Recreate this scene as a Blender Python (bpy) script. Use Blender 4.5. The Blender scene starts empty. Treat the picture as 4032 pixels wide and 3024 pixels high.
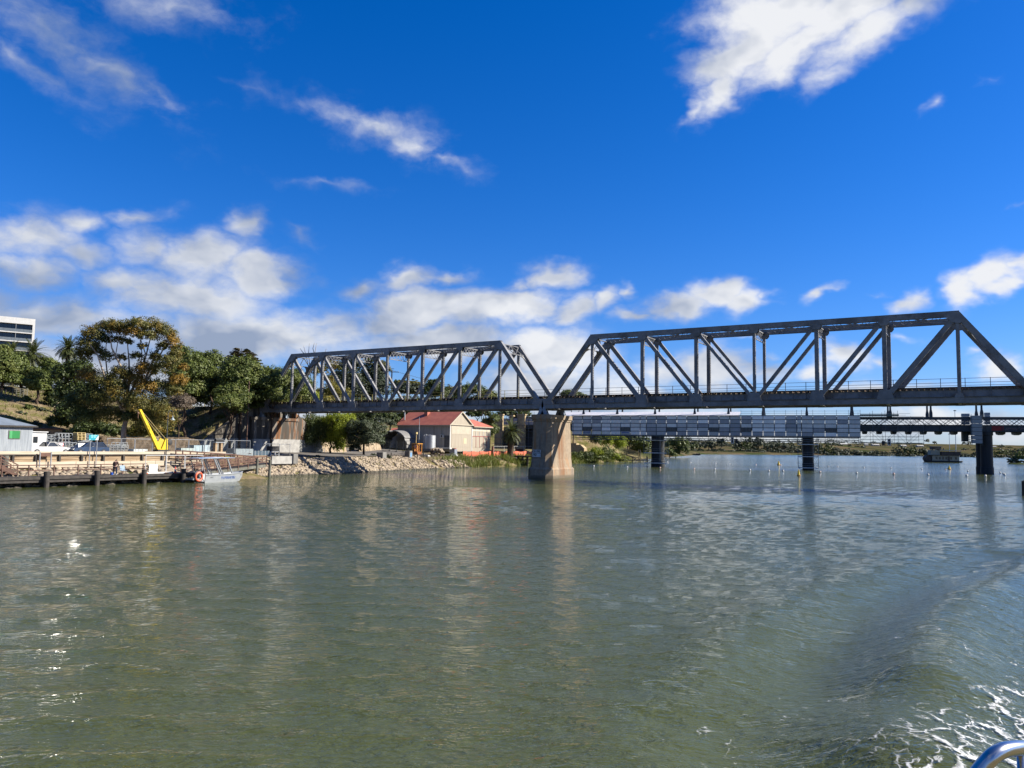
import bpy, bmesh, math, random
import numpy as np
from mathutils import Vector, Matrix
R = math.radians
C = bpy.context.scene.collection
random.seed(7); RNG = np.random.default_rng(11)
# ---------------------------------------------------------------- camera
# world: x runs along the railway bridge (left bank = -x), y across the river away from the camera, z up, water = 0
CAM = Vector((56.23, -105.05, 4.7)); HEAD = R(30.4724); PITCH = R(4.55); ROLL = R(.8353); FPX = 3091.3
cd = bpy.data.cameras.new('camera'); cam = bpy.data.objects.new('camera', cd); C.objects.link(cam)
cd.sensor_width = 36; cd.lens = 36*FPX/4032; cd.clip_start = .1; cd.clip_end = 60000
MROT = Matrix.Rotation(HEAD, 4, 'Z') @ Matrix.Rotation(math.pi/2+PITCH, 4, 'X') @ Matrix.Rotation(ROLL, 4, 'Z')
cam.matrix_world = Matrix.Translation(CAM) @ MROT
bpy.context.scene.camera = cam
SC = bpy.context.scene
SC.view_settings.view_transform = 'Standard'; SC.view_settings.look = 'None'; SC.view_settings.gamma = 1
SC.view_settings.exposure = 1.34
# ---------------------------------------------------------------- sun
SUN = Vector((.69, .44, .575)).normalized()
sl = bpy.data.lights.new('sun', 'SUN'); sl.energy = 5.0; sl.angle = R(.5); sl.color = (1, .93, .82)
so = bpy.data.objects.new('sun', sl); C.objects.link(so); so.rotation_euler = SUN.to_track_quat('Z', 'Y').to_euler()
# ---------------------------------------------------------------- measuring helpers (photo pixel -> point of the place)
def ray(x, y): return (MROT.to_3x3() @ Vector(((x-2016)/FPX, -(y-1512)/FPX, -1)))
FWD = Vector((-math.sin(HEAD), math.cos(HEAD), 0)); RGT = Vector((math.cos(HEAD), math.sin(HEAD), 0))
def ld(x, y, d): v = ray(x, y); return CAM + v*(d/v.dot(FWD))          # at a distance in front of the camera
def ln(x, y, n): v = ray(x, y); return CAM + v*((n-CAM.y)/v.y)         # on a plane parallel to the bridge
def lt(x, y, t): v = ray(x, y); return CAM + v*((t-CAM.x)/v.x)         # on a plane across the bridge
def lz(x, y, z=0): v = ray(x, y); return CAM + v*((z-CAM.z)/v.z)       # on a level
def px(m, d): return m*d/FPX
# ---------------------------------------------------------------- world: sky and clouds
def azel(x, y):
    v = ray(x*4032/2212, y*4032/2212).normalized(); return math.atan2(v.dot(RGT), v.dot(FWD)), math.asin(v.z)
w = bpy.data.worlds.new('World'); SC.world = w; w.use_nodes = True
w.cycles.sampling_method = 'MANUAL'; w.cycles.sample_map_resolution = 256
NT = w.node_tree; NT.nodes.clear()
def nd(t, typ, **k):
    n = t.nodes.new(typ)
    for a, b in k.items(): setattr(n, a, b)
    return n
def setin(t, sock, v):
    if isinstance(v, bpy.types.NodeSocket): t.links.new(v, sock)
    else: sock.default_value = v
def mth(t, op, a, b=0., c=None, clamp=False):
    n = nd(t, 'ShaderNodeMath', operation=op, use_clamp=clamp); setin(t, n.inputs[0], a); setin(t, n.inputs[1], b)
    if c is not None: setin(t, n.inputs[2], c)
    return n.outputs[0]
def vm(t, op, a, b=(0, 0, 0)):
    n = nd(t, 'ShaderNodeVectorMath', operation=op); setin(t, n.inputs[0], a); setin(t, n.inputs[1], b)
    return n.outputs['Value'] if op in ('DOT_PRODUCT', 'LENGTH') else n.outputs['Vector']
def mrange(t, v, a, b, c=0., d=1., smooth=True):
    n = nd(t, 'ShaderNodeMapRange', interpolation_type='SMOOTHSTEP' if smooth else 'LINEAR', clamp=True)
    for i, q in enumerate((v, a, b, c, d)): setin(t, n.inputs[i], q)
    return n.outputs[0]
def mix(t, f, a, b, typ='MIX'):
    n = nd(t, 'ShaderNodeMix', data_type='RGBA', blend_type=typ); setin(t, n.inputs[0], f); setin(t, n.inputs[6], a); setin(t, n.inputs[7], b)
    return n.outputs[2]
def noise(t, vec, scale, detail=4, rough=.55, dist=0.):
    n = nd(t, 'ShaderNodeTexNoise'); setin(t, n.inputs['Vector'], vec); n.inputs['Scale'].default_value = scale
    n.inputs['Detail'].default_value = detail; n.inputs['Roughness'].default_value = rough; n.inputs['Distortion'].default_value = dist
    return n.outputs[0]
def comb(t, x, y, z=0.):
    n = nd(t, 'ShaderNodeCombineXYZ')
    for i, q in enumerate((x, y, z)): setin(t, n.inputs[i], q)
    return n.outputs[0]
t = NT
tc = nd(t, 'ShaderNodeTexCoord').outputs['Generated']
sx = nd(t, 'ShaderNodeSeparateXYZ'); t.links.new(tc, sx.inputs[0])
sky = nd(t, 'ShaderNodeTexSky', sky_type='NISHITA', sun_disc=False, sun_elevation=math.asin(SUN.z), sun_rotation=math.atan2(SUN.x, SUN.y),
         altitude=20, air_density=1.0, dust_density=.35, ozone_density=2.5)
skyc = mix(t, 1., sky.outputs[0], (.65, .80, 1.24, 1), 'MULTIPLY')
hsv = nd(t, 'ShaderNodeHueSaturation'); hsv.inputs['Saturation'].default_value = 1.2; hsv.inputs['Value'].default_value = 1.0
t.links.new(skyc, hsv.inputs['Color']); skyc = hsv.outputs[0]
az = mth(t, 'ARCTAN2', vm(t, 'DOT_PRODUCT', tc, tuple(RGT)), vm(t, 'DOT_PRODUCT', tc, tuple(FWD)))
el = mth(t, 'ARCSINE', sx.outputs[2])
P = comb(t, az, el)
den = mth(t, 'ADD', mth(t, 'MAXIMUM', sx.outputs[2], 0.), .16)
pl = comb(t, mth(t, 'DIVIDE', vm(t, 'DOT_PRODUCT', tc, tuple(RGT)), den), mth(t, 'DIVIDE', vm(t, 'DOT_PRODUCT', tc, tuple(FWD)), den), 0.)
# clouds where the photograph has them: (x, y, rx, ry, tilt, strength) with x..ry as seen in the picture, turned into directions
CLOUDS = [
 (1690, 30, 220, 85, 0, 1.15), (1830, 20, 190, 80, 12, 1.1), (1610, 105, 150, 70, 20, 1.15), (1720, 110, 150, 65, 25, 1.1), (1560, 180, 95, 45, 40, 1.0), (1510, 228, 55, 26, 40, .7), (1850, 85, 130, 60, 22, .9), (1950, 35, 130, 40, 15, .7), (1780, 165, 90, 28, 18, .6),
 (800, 268, 160, 42, -6, .64), (890, 310, 130, 42, -22, .62), (960, 345, 80, 22, -16, .5), (740, 262, 90, 22, 0, .45), (705, 398, 95, 12, 0, .34),
 (110, 70, 290, 90, -22, .50), (220, 140, 220, 56, -28, .52), (330, 200, 100, 24, -32, .5), (60, 130, 170, 46, -25, .42), (380, 20, 210, 64, 0, .44), (500, 45, 70, 16, -10, .3), (520, 185, 70, 10, -10, .2),
 (60, 500, 180, 70, 5, .9), (40, 570, 150, 55, 0, .95), (190, 470, 110, 34, 10, .75), (310, 458, 80, 28, 8, .7), (180, 540, 100, 40, 0, .7), (330, 530, 80, 60, 25, .7), (430, 560, 130, 70, 8, 1.0), (530, 480, 60, 40, 35, .8), (560, 590, 120, 55, 5, 1.1), (400, 640, 200, 60, 0, 1.1), (640, 500, 50, 18, -30, .4), (270, 610, 110, 50, 0, .9),
 (110, 680, 300, 70, -3, .9), (520, 730, 380, 80, 3, 1.15), (250, 790, 420, 80, 0, 1.0), (690, 690, 120, 34, 0, .7),
 (780, 625, 70, 36, 12, .8), (890, 600, 70, 38, 14, .9), (970, 590, 60, 26, 10, .8), (930, 660, 160, 50, 6, 1.2), (1040, 670, 130, 54, 6, 1.2), (840, 700, 120, 44, 0, 1.1), (1120, 610, 60, 24, 14, .7), (1190, 595, 80, 30, 8, .9), (1130, 660, 110, 46, 15, 1.1), (1230, 665, 80, 40, 20, 1.0), (1310, 640, 50, 30, 30, .9), (1362, 615, 22, 22, 50, .7), (960, 740, 240, 50, 0, 1.15), (1180, 760, 140, 70, 0, 1.15), (1180, 840, 200, 80, 0, 1.1),
 (1460, 655, 90, 36, 2, 1.15), (1540, 640, 80, 34, 4, 1.2), (1600, 655, 80, 30, 0, 1.1), (1390, 668, 70, 20, 0, .9), (1650, 645, 40, 18, 0, .7),
 (1778, 637, 46, 16, 32, .8), (1945, 640, 62, 22, 14, .9), (1870, 636, 36, 8, 20, .4), (2090, 625, 80, 38, 15, 1.1), (2160, 600, 70, 42, 25, 1.15), (2200, 572, 40, 24, 0, .8), (2022, 222, 46, 13, 28, .4), (2180, 468, 42, 11, 12, .42), (2165, 170, 30, 10, 0, .2),
 (1545, 800, 110, 60, 0, 1.05), (1440, 800, 110, 50, 0, .8), (1820, 775, 60, 40, 0, 1.0), (1765, 810, 70, 28, 0, .8), (1890, 790, 40, 18, 0, .6), (1960, 720, 46, 10, 0, .5), (2150, 795, 90, 44, 0, 1.05), (2085, 748, 36, 14, 0, .5), (1650, 810, 90, 30, 0, .8),
 (1300, 870, 340, 44, 0, .95), (1900, 845, 200, 20, 0, .7), (1400, 925, 800, 50, 0, .95), (2050, 925, 500, 46, 0, .95), (500, 900, 800, 70, 0, .95), (1600, 728, 70, 9, 0, .45), (1480, 765, 80, 12, 0, .5), (1650, 770, 70, 12, 0, .5),
]
PN = vm(t, 'MULTIPLY', P, (1, 1.55, 0))
wn = nd(t, 'ShaderNodeTexNoise'); t.links.new(PN, wn.inputs['Vector']); wn.inputs['Scale'].default_value = 9.; wn.inputs['Detail'].default_value = 4; wn.inputs['Roughness'].default_value = .6
wv3 = vm(t, 'SUBTRACT', wn.outputs['Color'], (.5, .5, .5))
PW = vm(t, 'ADD', P, vm(t, 'MULTIPLY', wv3, (.11, .06, 0)))
PNW = vm(t, 'ADD', PN, vm(t, 'MULTIPLY', wv3, (.05, .05, 0)))
n_hi = noise(t, PNW, 13., 8, .62)
n_a = noise(t, PNW, 7., 4, .5); n_lit = noise(t, vm(t, 'ADD', PNW, (.020, .045, 0)), 7., 4, .5)
field = None
psx = nd(t, 'ShaderNodeSeparateXYZ'); t.links.new(PW, psx.inputs[0])
for (cx, cy, rx, ry, tl, st) in CLOUDS:
    a0, e0 = azel(cx, cy); a1, _ = azel(cx+rx, cy); _, e1 = azel(cx, cy-ry)
    mp = nd(t, 'ShaderNodeMapping', vector_type='TEXTURE'); t.links.new(comb(t, psx.outputs[0], psx.outputs[1], 0. if field is None else field), mp.inputs[0])
    mp.inputs[1].default_value = (a0, e0, 0); mp.inputs[2].default_value = (0, 0, R(tl)); mp.inputs[3].default_value = (1.3*abs(a1-a0), 1.3*abs(e1-e0), 1e9)
    f = mth(t, 'MULTIPLY', mth(t, 'SUBTRACT', 1., vm(t, 'LENGTH', mp.outputs[0])), st)
    field = f if field is None else mth(t, 'SMOOTH_MAX', field, f, .05)
behind = mth(t, 'MULTIPLY', mrange(t, vm(t, 'DOT_PRODUCT', tc, tuple(FWD)), -.05, -.35), mth(t, 'ADD', .18, mth(t, 'MULTIPLY', mth(t, 'SUBTRACT', noise(t, tc, 2.4, 3, .5), .5), 2.2)))  # unseen clouds added behind the camera as whitish fill light
field = mth(t, 'MAXIMUM', field, mth(t, 'SUBTRACT', behind, mrange(t, vm(t, 'DOT_PRODUCT', tc, tuple(FWD)), -.35, -.05, 0., 2.)))
wig = mth(t, 'MULTIPLY', mth(t, 'SUBTRACT', n_hi, .5), 1.7)
dens = mth(t, 'ADD', field, wig)
alpha = mth(t, 'MULTIPLY', mrange(t, dens, -.06, .84), mrange(t, field, -.05, .75, .15, 1.))
# whiter on the sun side of each billow, greyer in the thick lower parts
lit = mth(t, 'ADD', mth(t, 'MULTIPLY', mth(t, 'SUBTRACT', n_a, n_lit), 3.2), .69)
n_big = noise(t, PN, 4.5, 3, .5)
lit = mth(t, 'ADD', lit, mth(t, 'MULTIPLY', mth(t, 'SUBTRACT', n_big, .5), 1.5))
lit = mth(t, 'SUBTRACT', lit, mrange(t, dens, .6, 1.4, 0., .22), clamp=True)
lit = mth(t, 'ADD', lit, mth(t, 'MULTIPLY', mth(t, 'SUBTRACT', n_hi, .5), .55))
lit = mth(t, 'ADD', lit, mrange(t, az, -.55, .45, -.34, .16), clamp=True)
cc = mix(t, lit, (2.5, 3.05, 4.2, 1), (7.0, 7.1, 7.3, 1))
col = mix(t, mth(t, 'MULTIPLY', alpha, .97), skyc, cc)
bg = nd(t, 'ShaderNodeBackground'); t.links.new(col, bg.inputs[0]); bg.inputs[1].default_value = .05
wo = nd(t, 'ShaderNodeOutputWorld'); t.links.new(bg.outputs[0], wo.inputs[0])
# ---------------------------------------------------------------- building helpers
def ss(v, a, b):
    q = np.clip((np.asarray(v, float)-a)/(b-a), 0, 1); return q*q*(3-2*q)
_perm = RNG.random((257, 257))
def vnoise(x, y):
    x = np.asarray(x, float); y = np.asarray(y, float); xi = np.floor(x).astype(int); yi = np.floor(y).astype(int); fx = x-xi; fy = y-yi
    fx = fx*fx*(3-2*fx); fy = fy*fy*(3-2*fy); a = _perm[xi % 256, yi % 256]; b = _perm[(xi+1) % 256, yi % 256]; c = _perm[xi % 256, (yi+1) % 256]; d = _perm[(xi+1) % 256, (yi+1) % 256]
    return (a*(1-fx)+b*fx)*(1-fy)+(c*(1-fx)+d*fx)*fy
def fbm(x, y, o=4):
    s = 0; a = 1; tot = 0
    for i in range(o): s = s+a*vnoise(x*2**i+17*i, y*2**i+31*i); tot += a; a *= .5
    return s/tot
class MB:
    def __init__(s): s.v = []; s.f = []
    def add(s, vs, fs):
        o = len(s.v); s.v += [tuple(q) for q in vs]; s.f += [tuple(i+o for i in f) for f in fs]; return s
    def box(s, x0, x1, y0, y1, z0, z1):
        return s.add([(x0, y0, z0), (x1, y0, z0), (x1, y1, z0), (x0, y1, z0), (x0, y0, z1), (x1, y0, z1), (x1, y1, z1), (x0, y1, z1)],
                     [(0, 3, 2, 1), (4, 5, 6, 7), (0, 1, 5, 4), (1, 2, 6, 5), (2, 3, 7, 6), (3, 0, 4, 7)])
    def bar(s, p, q, w, h, up=(0, 0, 1)):
        p = Vector(p); q = Vector(q); d = (q-p).normalized(); u = Vector(up)
        if abs(d.dot(u)) > .99: u = Vector((0, 1, 0))
        r = d.cross(u).normalized(); u = r.cross(d).normalized(); r = r*w/2; u = u*h/2
        return s.add([p-r-u, p+r-u, p+r+u, p-r+u, q-r-u, q+r-u, q+r+u, q-r+u], [(0, 1, 2, 3), (7, 6, 5, 4), (0, 4, 5, 1), (1, 5, 6, 2), (2, 6, 7, 3), (3, 7, 4, 0)])
    def tube(s, pts, r, n=8, cap=True):
        pts = [Vector(p) for p in pts]; m = len(pts); rr = r if isinstance(r, (list, tuple)) else [r]*m; o = len(s.v); ref = None
        for i, p in enumerate(pts):
            d = (pts[min(i+1, m-1)]-pts[max(i-1, 0)]).normalized()
            if ref is None: ref = Vector((0, 0, 1)) if abs(d.z) < .9 else Vector((1, 0, 0))
            a = (ref-d*ref.dot(d)).normalized(); ref = a; b = d.cross(a)
            for k in range(n):
                an = 2*math.pi*k/n; s.v.append(tuple(p+(a*math.cos(an)+b*math.sin(an))*rr[i]))
        for i in range(m-1):
            for k in range(n): s.f.append((o+i*n+k, o+i*n+(k+1) % n, o+(i+1)*n+(k+1) % n, o+(i+1)*n+k))
        if cap: s.f.append(tuple(o+k for k in range(n))[::-1]); s.f.append(tuple(o+(m-1)*n+k for k in range(n)))
        return s
    def lathe(s, c, prof, n=16, axis=None):
        c = Vector(c); o = len(s.v); A = Vector(axis or (0, 0, 1)).normalized(); a = A.orthogonal().normalized(); b = A.cross(a)
        for (r, z) in prof:
            for k in range(n): an = 2*math.pi*k/n; s.v.append(tuple(c+A*z+(a*math.cos(an)+b*math.sin(an))*r))
        for i in range(len(prof)-1):
            for k in range(n): s.f.append((o+i*n+k, o+i*n+(k+1) % n, o+(i+1)*n+(k+1) % n, o+(i+1)*n+k))
        s.f.append(tuple(o+k for k in range(n))[::-1]); s.f.append(tuple(o+(len(prof)-1)*n+k for k in range(n))); return s
    def prism(s, pts, vec):
        n = len(pts); v = Vector(vec); P = [Vector(p) for p in pts]
        return s.add(P+[p+v for p in P], [tuple(range(n))[::-1], tuple(range(n, 2*n))]+[(i, (i+1) % n, n+(i+1) % n, n+i) for i in range(n)])
    def ball(s, c, r, nu=10, nv=6, sz=1.):
        c = Vector(c); return s.lathe((0, 0, 0), [(max(.001, r*math.sin(math.pi*i/nv)), -r*sz*math.cos(math.pi*i/nv)) for i in range(nv+1)], nu) if c.length == 0 else s.lathe(c, [(max(.001, r*math.sin(math.pi*i/nv)), -r*sz*math.cos(math.pi*i/nv)) for i in range(nv+1)], nu)
    def build(s, name, mat, parent=None, world=False, smooth=False, fix=True):
        vs = s.v
        if world and parent is not None:
            inv = (Matrix.Translation(parent.location) @ Matrix.Rotation(parent.rotation_euler.z, 4, 'Z')).inverted()
            if parent.parent is not None: inv = (Matrix.Translation(parent.parent.location) @ Matrix.Rotation(parent.parent.rotation_euler.z, 4, 'Z')).inverted()
            vs = [inv @ Vector(q) for q in vs]
        me = bpy.data.meshes.new(name); me.from_pydata([tuple(q) for q in vs], [], s.f)
        if fix:
            b = bmesh.new(); b.from_mesh(me); bmesh.ops.recalc_face_normals(b, faces=b.faces); b.to_mesh(me); b.free()
        me.materials.append(mat)
        if smooth: me.polygons.foreach_set('use_smooth', [True]*len(me.polygons))
        o = bpy.data.objects.new(name, me); C.objects.link(o)
        if parent is not None: o.parent = parent
        return o
def tag(o, label, cat, group=None):
    o['label'] = label; o['category'] = cat
    if group: o['group'] = group
    return o
def thing(name, label, cat, loc=(0, 0, 0), rz=0., group=None):
    o = bpy.data.objects.new(name, None); C.objects.link(o); o.location = loc; o.rotation_euler = (0, 0, rz); o.empty_display_size = .3
    return tag(o, label, cat, group)
def dup(root, loc, rz=None, label=None):
    r = root.copy(); C.objects.link(r); r.location = loc
    if rz is not None: r.rotation_euler = (0, 0, rz)
    if label: r['label'] = label
    for ch in list(root.children):
        c = ch.copy(); C.objects.link(c); c.parent = r
        for g in ch.children: d = g.copy(); C.objects.link(d); d.parent = c
    return r
def fastmesh(name, verts, quads, mat, parent=None, smooth=False):
    verts = np.asarray(verts, np.float32); quads = np.asarray(quads, np.int32)
    me = bpy.data.meshes.new(name); me.vertices.add(len(verts)); me.vertices.foreach_set('co', verts.ravel())
    k = quads.shape[1]; me.loops.add(quads.size); me.loops.foreach_set('vertex_index', quads.ravel())
    me.polygons.add(len(quads)); me.polygons.foreach_set('loop_start', np.arange(0, quads.size, k, dtype=np.int32))
    if smooth: me.polygons.foreach_set('use_smooth', np.ones(len(quads), bool))
    me.update(calc_edges=True); me.materials.append(mat)
    o = bpy.data.objects.new(name, me); C.objects.link(o)
    if parent is not None: o.parent = parent
    return o
# ---------------------------------------------------------------- materials
KALB = .70                                                             # one scale for every paint and stone, set against the sun
def M(name, c1, c2=None, scale=3., rough=.7, metal=0., bump=0., stretch=(1, 1, 1), lo=.35, hi=.65, detail=6, spec=.4, c3=None, s3=.6):
    c1, c2, c3 = [None if q is None else tuple(v*KALB for v in q) for q in (c1, c2, c3)]
    m = bpy.data.materials.new(name); m.use_nodes = True; t = m.node_tree; b = t.nodes['Principled BSDF']
    b.inputs['Roughness'].default_value = rough; b.inputs['Metallic'].default_value = metal; b.inputs['Specular IOR Level'].default_value = spec if rough < .85 else 0.
    g = nd(t, 'ShaderNodeNewGeometry').outputs['Position']; v = vm(t, 'MULTIPLY', g, stretch)
    n = noise(t, v, scale, detail, .6)
    c = mix(t, mrange(t, n, lo, hi), (*c1, 1), (*(c2 or [q*.75 for q in c1]), 1))
    if c3: c = mix(t, mrange(t, noise(t, vm(t, 'ADD', v, (41, 7, 3)), s3, 5, .6), .5, .66), c, (*c3, 1))
    t.links.new(c, b.inputs['Base Color'])
    if bump:
        bn = nd(t, 'ShaderNodeBump'); bn.inputs['Strength'].default_value = bump; bn.inputs['Distance'].default_value = .05
        t.links.new(noise(t, v, scale*2.3, 5), bn.inputs['Height']); t.links.new(bn.outputs[0], b.inputs['Normal'])
    return m
def MLEAF(name, a, b_, c_=None, trans=.25):
    m = bpy.data.materials.new(name); m.use_nodes = True; t = m.node_tree; b = t.nodes['Principled BSDF']
    a, b_, c_ = [None if q is None else tuple(v*.90 for v in q) for q in (a, b_, c_)]; g = nd(t, 'ShaderNodeNewGeometry'); r = g.outputs['Random Per Island']
    c = mix(t, r, (*a, 1), (*b_, 1))
    nz = noise(t, g.outputs['Position'], .55, 3)
    if c_: c = mix(t, mrange(t, nz, .5, .66), c, (*c_, 1))
    t.links.new(c, b.inputs['Base Color']); b.inputs['Roughness'].default_value = .55; b.inputs['Specular IOR Level'].default_value = .3
    tr = nd(t, 'ShaderNodeBsdfTranslucent'); t.links.new(mix(t, .5, c, (.08, .11, .015, 1)), tr.inputs[0])
    ms = nd(t, 'ShaderNodeMixShader'); ms.inputs[0].default_value = trans; t.links.new(b.outputs[0], ms.inputs[1]); t.links.new(tr.outputs[0], ms.inputs[2])
    t.links.new(ms.outputs[0], t.nodes['Material Output'].inputs[0]); return m
steel = M('grey_bridge_paint', (.255, .257, .262), (.185, .187, .192), 1.6, .5, bump=.1, c3=(.13, .125, .12), s3=.35)
steel_far = M('dark_bridge_paint', (.045, .06, .075), (.03, .04, .05), 1.2, .6)
bearing = M('bearing_paint', (.30, .36, .42), (.22, .27, .33), 4, .5)
sleeper_m = M('sleeper_timber', (.16, .13, .10), (.09, .07, .055), 5, .85)
rail_m = M('rail_steel', (.12, .08, .06), (.2, .16, .13), 4, .4, .6)
yellowrail = M('yellow_rail_paint', (.55, .47, .12), (.40, .34, .12), 6, .5)
darkrail = M('dark_rail_paint', (.10, .10, .11), (.16, .13, .11), 6, .6)
conc = M('aged_concrete', (.36, .31, .25), (.25, .215, .175), .9, .9, bump=.25, stretch=(1, 1, .35), c3=(.42, .33, .23), s3=.5)
conc_g = M('grey_concrete', (.27, .26, .24), (.18, .175, .165), 1.1, .9, bump=.25, stretch=(1, 1, .4))
conc_l = M('pale_concrete', (.44, .43, .40), (.33, .32, .30), 1.3, .9, bump=.15)
timber_p = M('pale_timber', (.58, .50, .38), (.47, .39, .28), 1.4, .8, bump=.15, stretch=(1, .25, 4))
timber_t = M('tan_timber', (.46, .35, .23), (.30, .21, .13), 1.6, .85, bump=.2, stretch=(1, .3, 5))
timber_d = M('dark_wet_timber', (.055, .045, .038), (.028, .024, .02), 2.2, .75, bump=.2)
timber_b = M('red_brown_timber', (.15, .075, .05), (.09, .05, .035), 3, .75)
timber_g = M('weathered_grey_timber', (.20, .20, .17), (.12, .12, .10), 2.5, .85, bump=.2, stretch=(2, 2, .4))
galv = M('galvanised_steel', (.52, .54, .55), (.42, .44, .45), 6, .4, .5)
white_p = M('white_paint', (.66, .66, .645), (.58, .58, .56), 1.2, .6)
yellow_p = M('yellow_paint', (.80, .58, .02), (.70, .48, .02), 1.5, .4)
orange_p = M('orange_plastic', (.85, .16, .03), (.75, .12, .03), 3, .5)
red_roof = M('red_corrugated_roof', (.50, .165, .10), (.41, .125, .08), .8, .55, bump=.05)
black_m = M('black_rubber', (.02, .02, .022), (.03, .03, .03), 3, .7)
glass_d = M('dark_glass', (.02, .025, .03), (.03, .035, .04), 1, .08, spec=.6)
alum = M('marine_aluminium', (.58, .60, .60), (.50, .52, .53), 2.5, .38, .55)
blue_p = M('blue_paint', (.04, .13, .42), (.03, .10, .36), 3, .5)
teal_p = M('teal_sign_paint', (.01, .32, .40), (.01, .29, .37), 3, .5)
cream_p = M('cream_paint', (.50, .44, .335), (.45, .39, .295), 1, .75)
brick = M('sandstone_block', (.50, .39, .24), (.36, .27, .16), 1.5, .9, bump=.3)
tan_stone = M('tan_stone', (.50, .40, .28), (.34, .26, .18), 1.2, .9, bump=.5)
bark = M('pale_gum_bark', (.50, .42, .33), (.26, .2, .15), 1.2, .9, stretch=(1, 1, .4))
bark_d = M('brown_bark', (.11, .08, .06), (.07, .05, .04), 3, .9)
steelplate = M('scaffold_steel', (.34, .37, .38), (.28, .30, .31), 4, .45, .4)
# ---------------------------------------------------------------- the ground
SHX = [(-400, -23), (-64, -24), (-48, -24.5), (-25, -30.4), (-10, -31.0), (-2, -32.8), (7, -34.4), (20, -37.4), (32, -38.3), (65, -41.8), (104, -44.8), (140, -49), (151, -48.5), (170, -52), (205, -63), (321, -92), (447, -121), (608, -160), (660, -166)]
_sy = [a for a, b in SHX]; _sx = [b for a, b in SHX]
def shore_x(y): return np.interp(y, _sy, _sx)
def far_y(x): return np.interp(x, [-400, -160, -115, -41, 103, 300, 700, 2000], [600, 608, 818, 1010, 1131, 1220, 1330, 1500])
ISL = lz(4006, 1825, .2)
def H(x, y):
    x = np.asarray(x, float); y = np.asarray(y, float)
    s = shore_x(y)-x + (fbm(x*.35, y*.35, 3)-.5)*1.6
    up = 3.05+1.35*ss(y, 25, 45)-1.2*ss(y, 110, 180)
    bank = np.interp(s, [-60, -8, -2.5, 0, 2.5, 5.2], [-6, -3, -1, -.05, 1.1, 2.3]) + np.interp(s, [5.2, 9, 20, 34], [0, .12, .55, 1])*(up-2.3)
    wz = np.interp(x, [-60, -33.35, -33.3, -30, -24, -21, -10], [2.9, 2.9, 1.5, 1.0, -.15, -1.2, -4])
    wmix = 1-ss(y, -31, -27); bank = bank*(1-wmix)+wz*wmix
    xf = np.interp(y, [-120, -50, -14, -8, 8, 14, 30, 60, 95, 130, 150, 220, 450, 700], [-60, -60, -61, -62, -62, -66, -76, -88, -88, -66, -56, -76, -135, -180])
    t = np.maximum(0, xf-x); slope = np.interp(y, [-50, -28, 0, 30, 100, 140, 160, 220, 600], [.35, .46, .6, .5, .3, 2.2, 2.2, .2, .05]); hm = np.interp(y, [-200, -50, -28, 0, 60, 130, 160, 260, 450, 700], [24, 21, 12, 10, 9, 8, 11, 10, 8, 5])
    hill = hm*np.tanh(slope*t/hm) * (.88+.24*fbm(x*.09, y*.09, 3)) + np.minimum(t*.3, .5)*(fbm(x*.5, y*.5, 3)-.5)*2.2
    z = bank+hill
    emb = 11.7-.7*np.maximum(0, np.abs(y-3)-5.6)-30*np.maximum(0, x+63.2); z = np.where(x < -62, np.maximum(z, emb), z)
    # far bank and plain
    s2 = y-far_y(x); fb = np.interp(s2, [-60, -12, 0, 6, 60, 200, 600, 1500], [-8, -2, 0, 1.1, 1.6, 3, 15, 24])+ss(s2, 60, 500)*(fbm(x*.004, y*.004, 3)-.5)*9
    land = (s > -60) & (y < 640)
    z = np.where(land, np.maximum(z, fb), fb)
    z = np.maximum(z, -7+ 8.6*np.exp(-(((x-ISL.x)/7)**2+((y-ISL.y)/16)**2)*.6))
    r = np.hypot(x-CAM.x, y-CAM.y); z = z+ss(r, 4500, 9000)*(25+95*fbm(x*.00035, y*.00035, 3))
    return np.where((~land) & (s2 < -60) & (z < -6), -7, z)
def grow(a, b, st, k):
    o = [a]; st = math.copysign(st, b-a)
    while abs(o[-1]-a) < abs(b-a): o.append(o[-1]+st); st *= k
    return o
xs_ = grow(-72, -16000, 1.2, 1.035)[::-1][:-1]+list(np.arange(-72, -33.5, .6))+[-33.4, -33.34, -33.3, -33.2, -32.8]+list(np.arange(-32.4, -15, .45))+grow(-14, 16000, 1., 1.06)
ys_ = grow(-80, -900, 1.5, 1.12)[::-1][:-1]+list(np.arange(-80, 62, .75))+grow(62, 20000, .8, 1.022)
X, Y = np.meshgrid(np.array(xs_), np.array(ys_)); Z = H(X, Y)
nx = len(xs_); ny = len(ys_); ii = (np.arange(ny-1)[:, None]*nx+np.arange(nx-1)[None, :]).ravel()
gm = bpy.data.materials.new('bank_earth'); gm.use_nodes = True; t = gm.node_tree; b = t.nodes['Principled BSDF']; b.inputs['Roughness'].default_value = .95; b.inputs['Specular IOR Level'].default_value = 0.
g = nd(t, 'ShaderNodeNewGeometry').outputs['Position']; n1 = noise(t, vm(t, 'MULTIPLY', g, (1, 1, 1.6)), .33, 7, .65); n2 = noise(t, g, 1.3, 6, .65); n3 = noise(t, g, .09, 4)
c = mix(t, mrange(t, n2, .35, .65), (0.204, 0.160, 0.099, 1), (0.116, 0.088, 0.051, 1))            # dry earth
c = mix(t, mrange(t, n1, .42, .56), c, (0.116, 0.102, 0.041, 1))                               # dry grass
c = mix(t, mrange(t, n1, .56, .66), c, (0.051, 0.061, 0.019, 1))                              # green patches
c = mix(t, mrange(t, n2, .60, .70), c, (0.272, 0.224, 0.163, 1))                               # pale stones
sp = nd(t, 'ShaderNodeSeparateXYZ'); t.links.new(g, sp.inputs[0])
far = mix(t, mrange(t, noise(t, g, .02, 6, .6), .4, .6), (0.034, 0.042, 0.017, 1), (0.085, 0.066, 0.040, 1))
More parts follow.
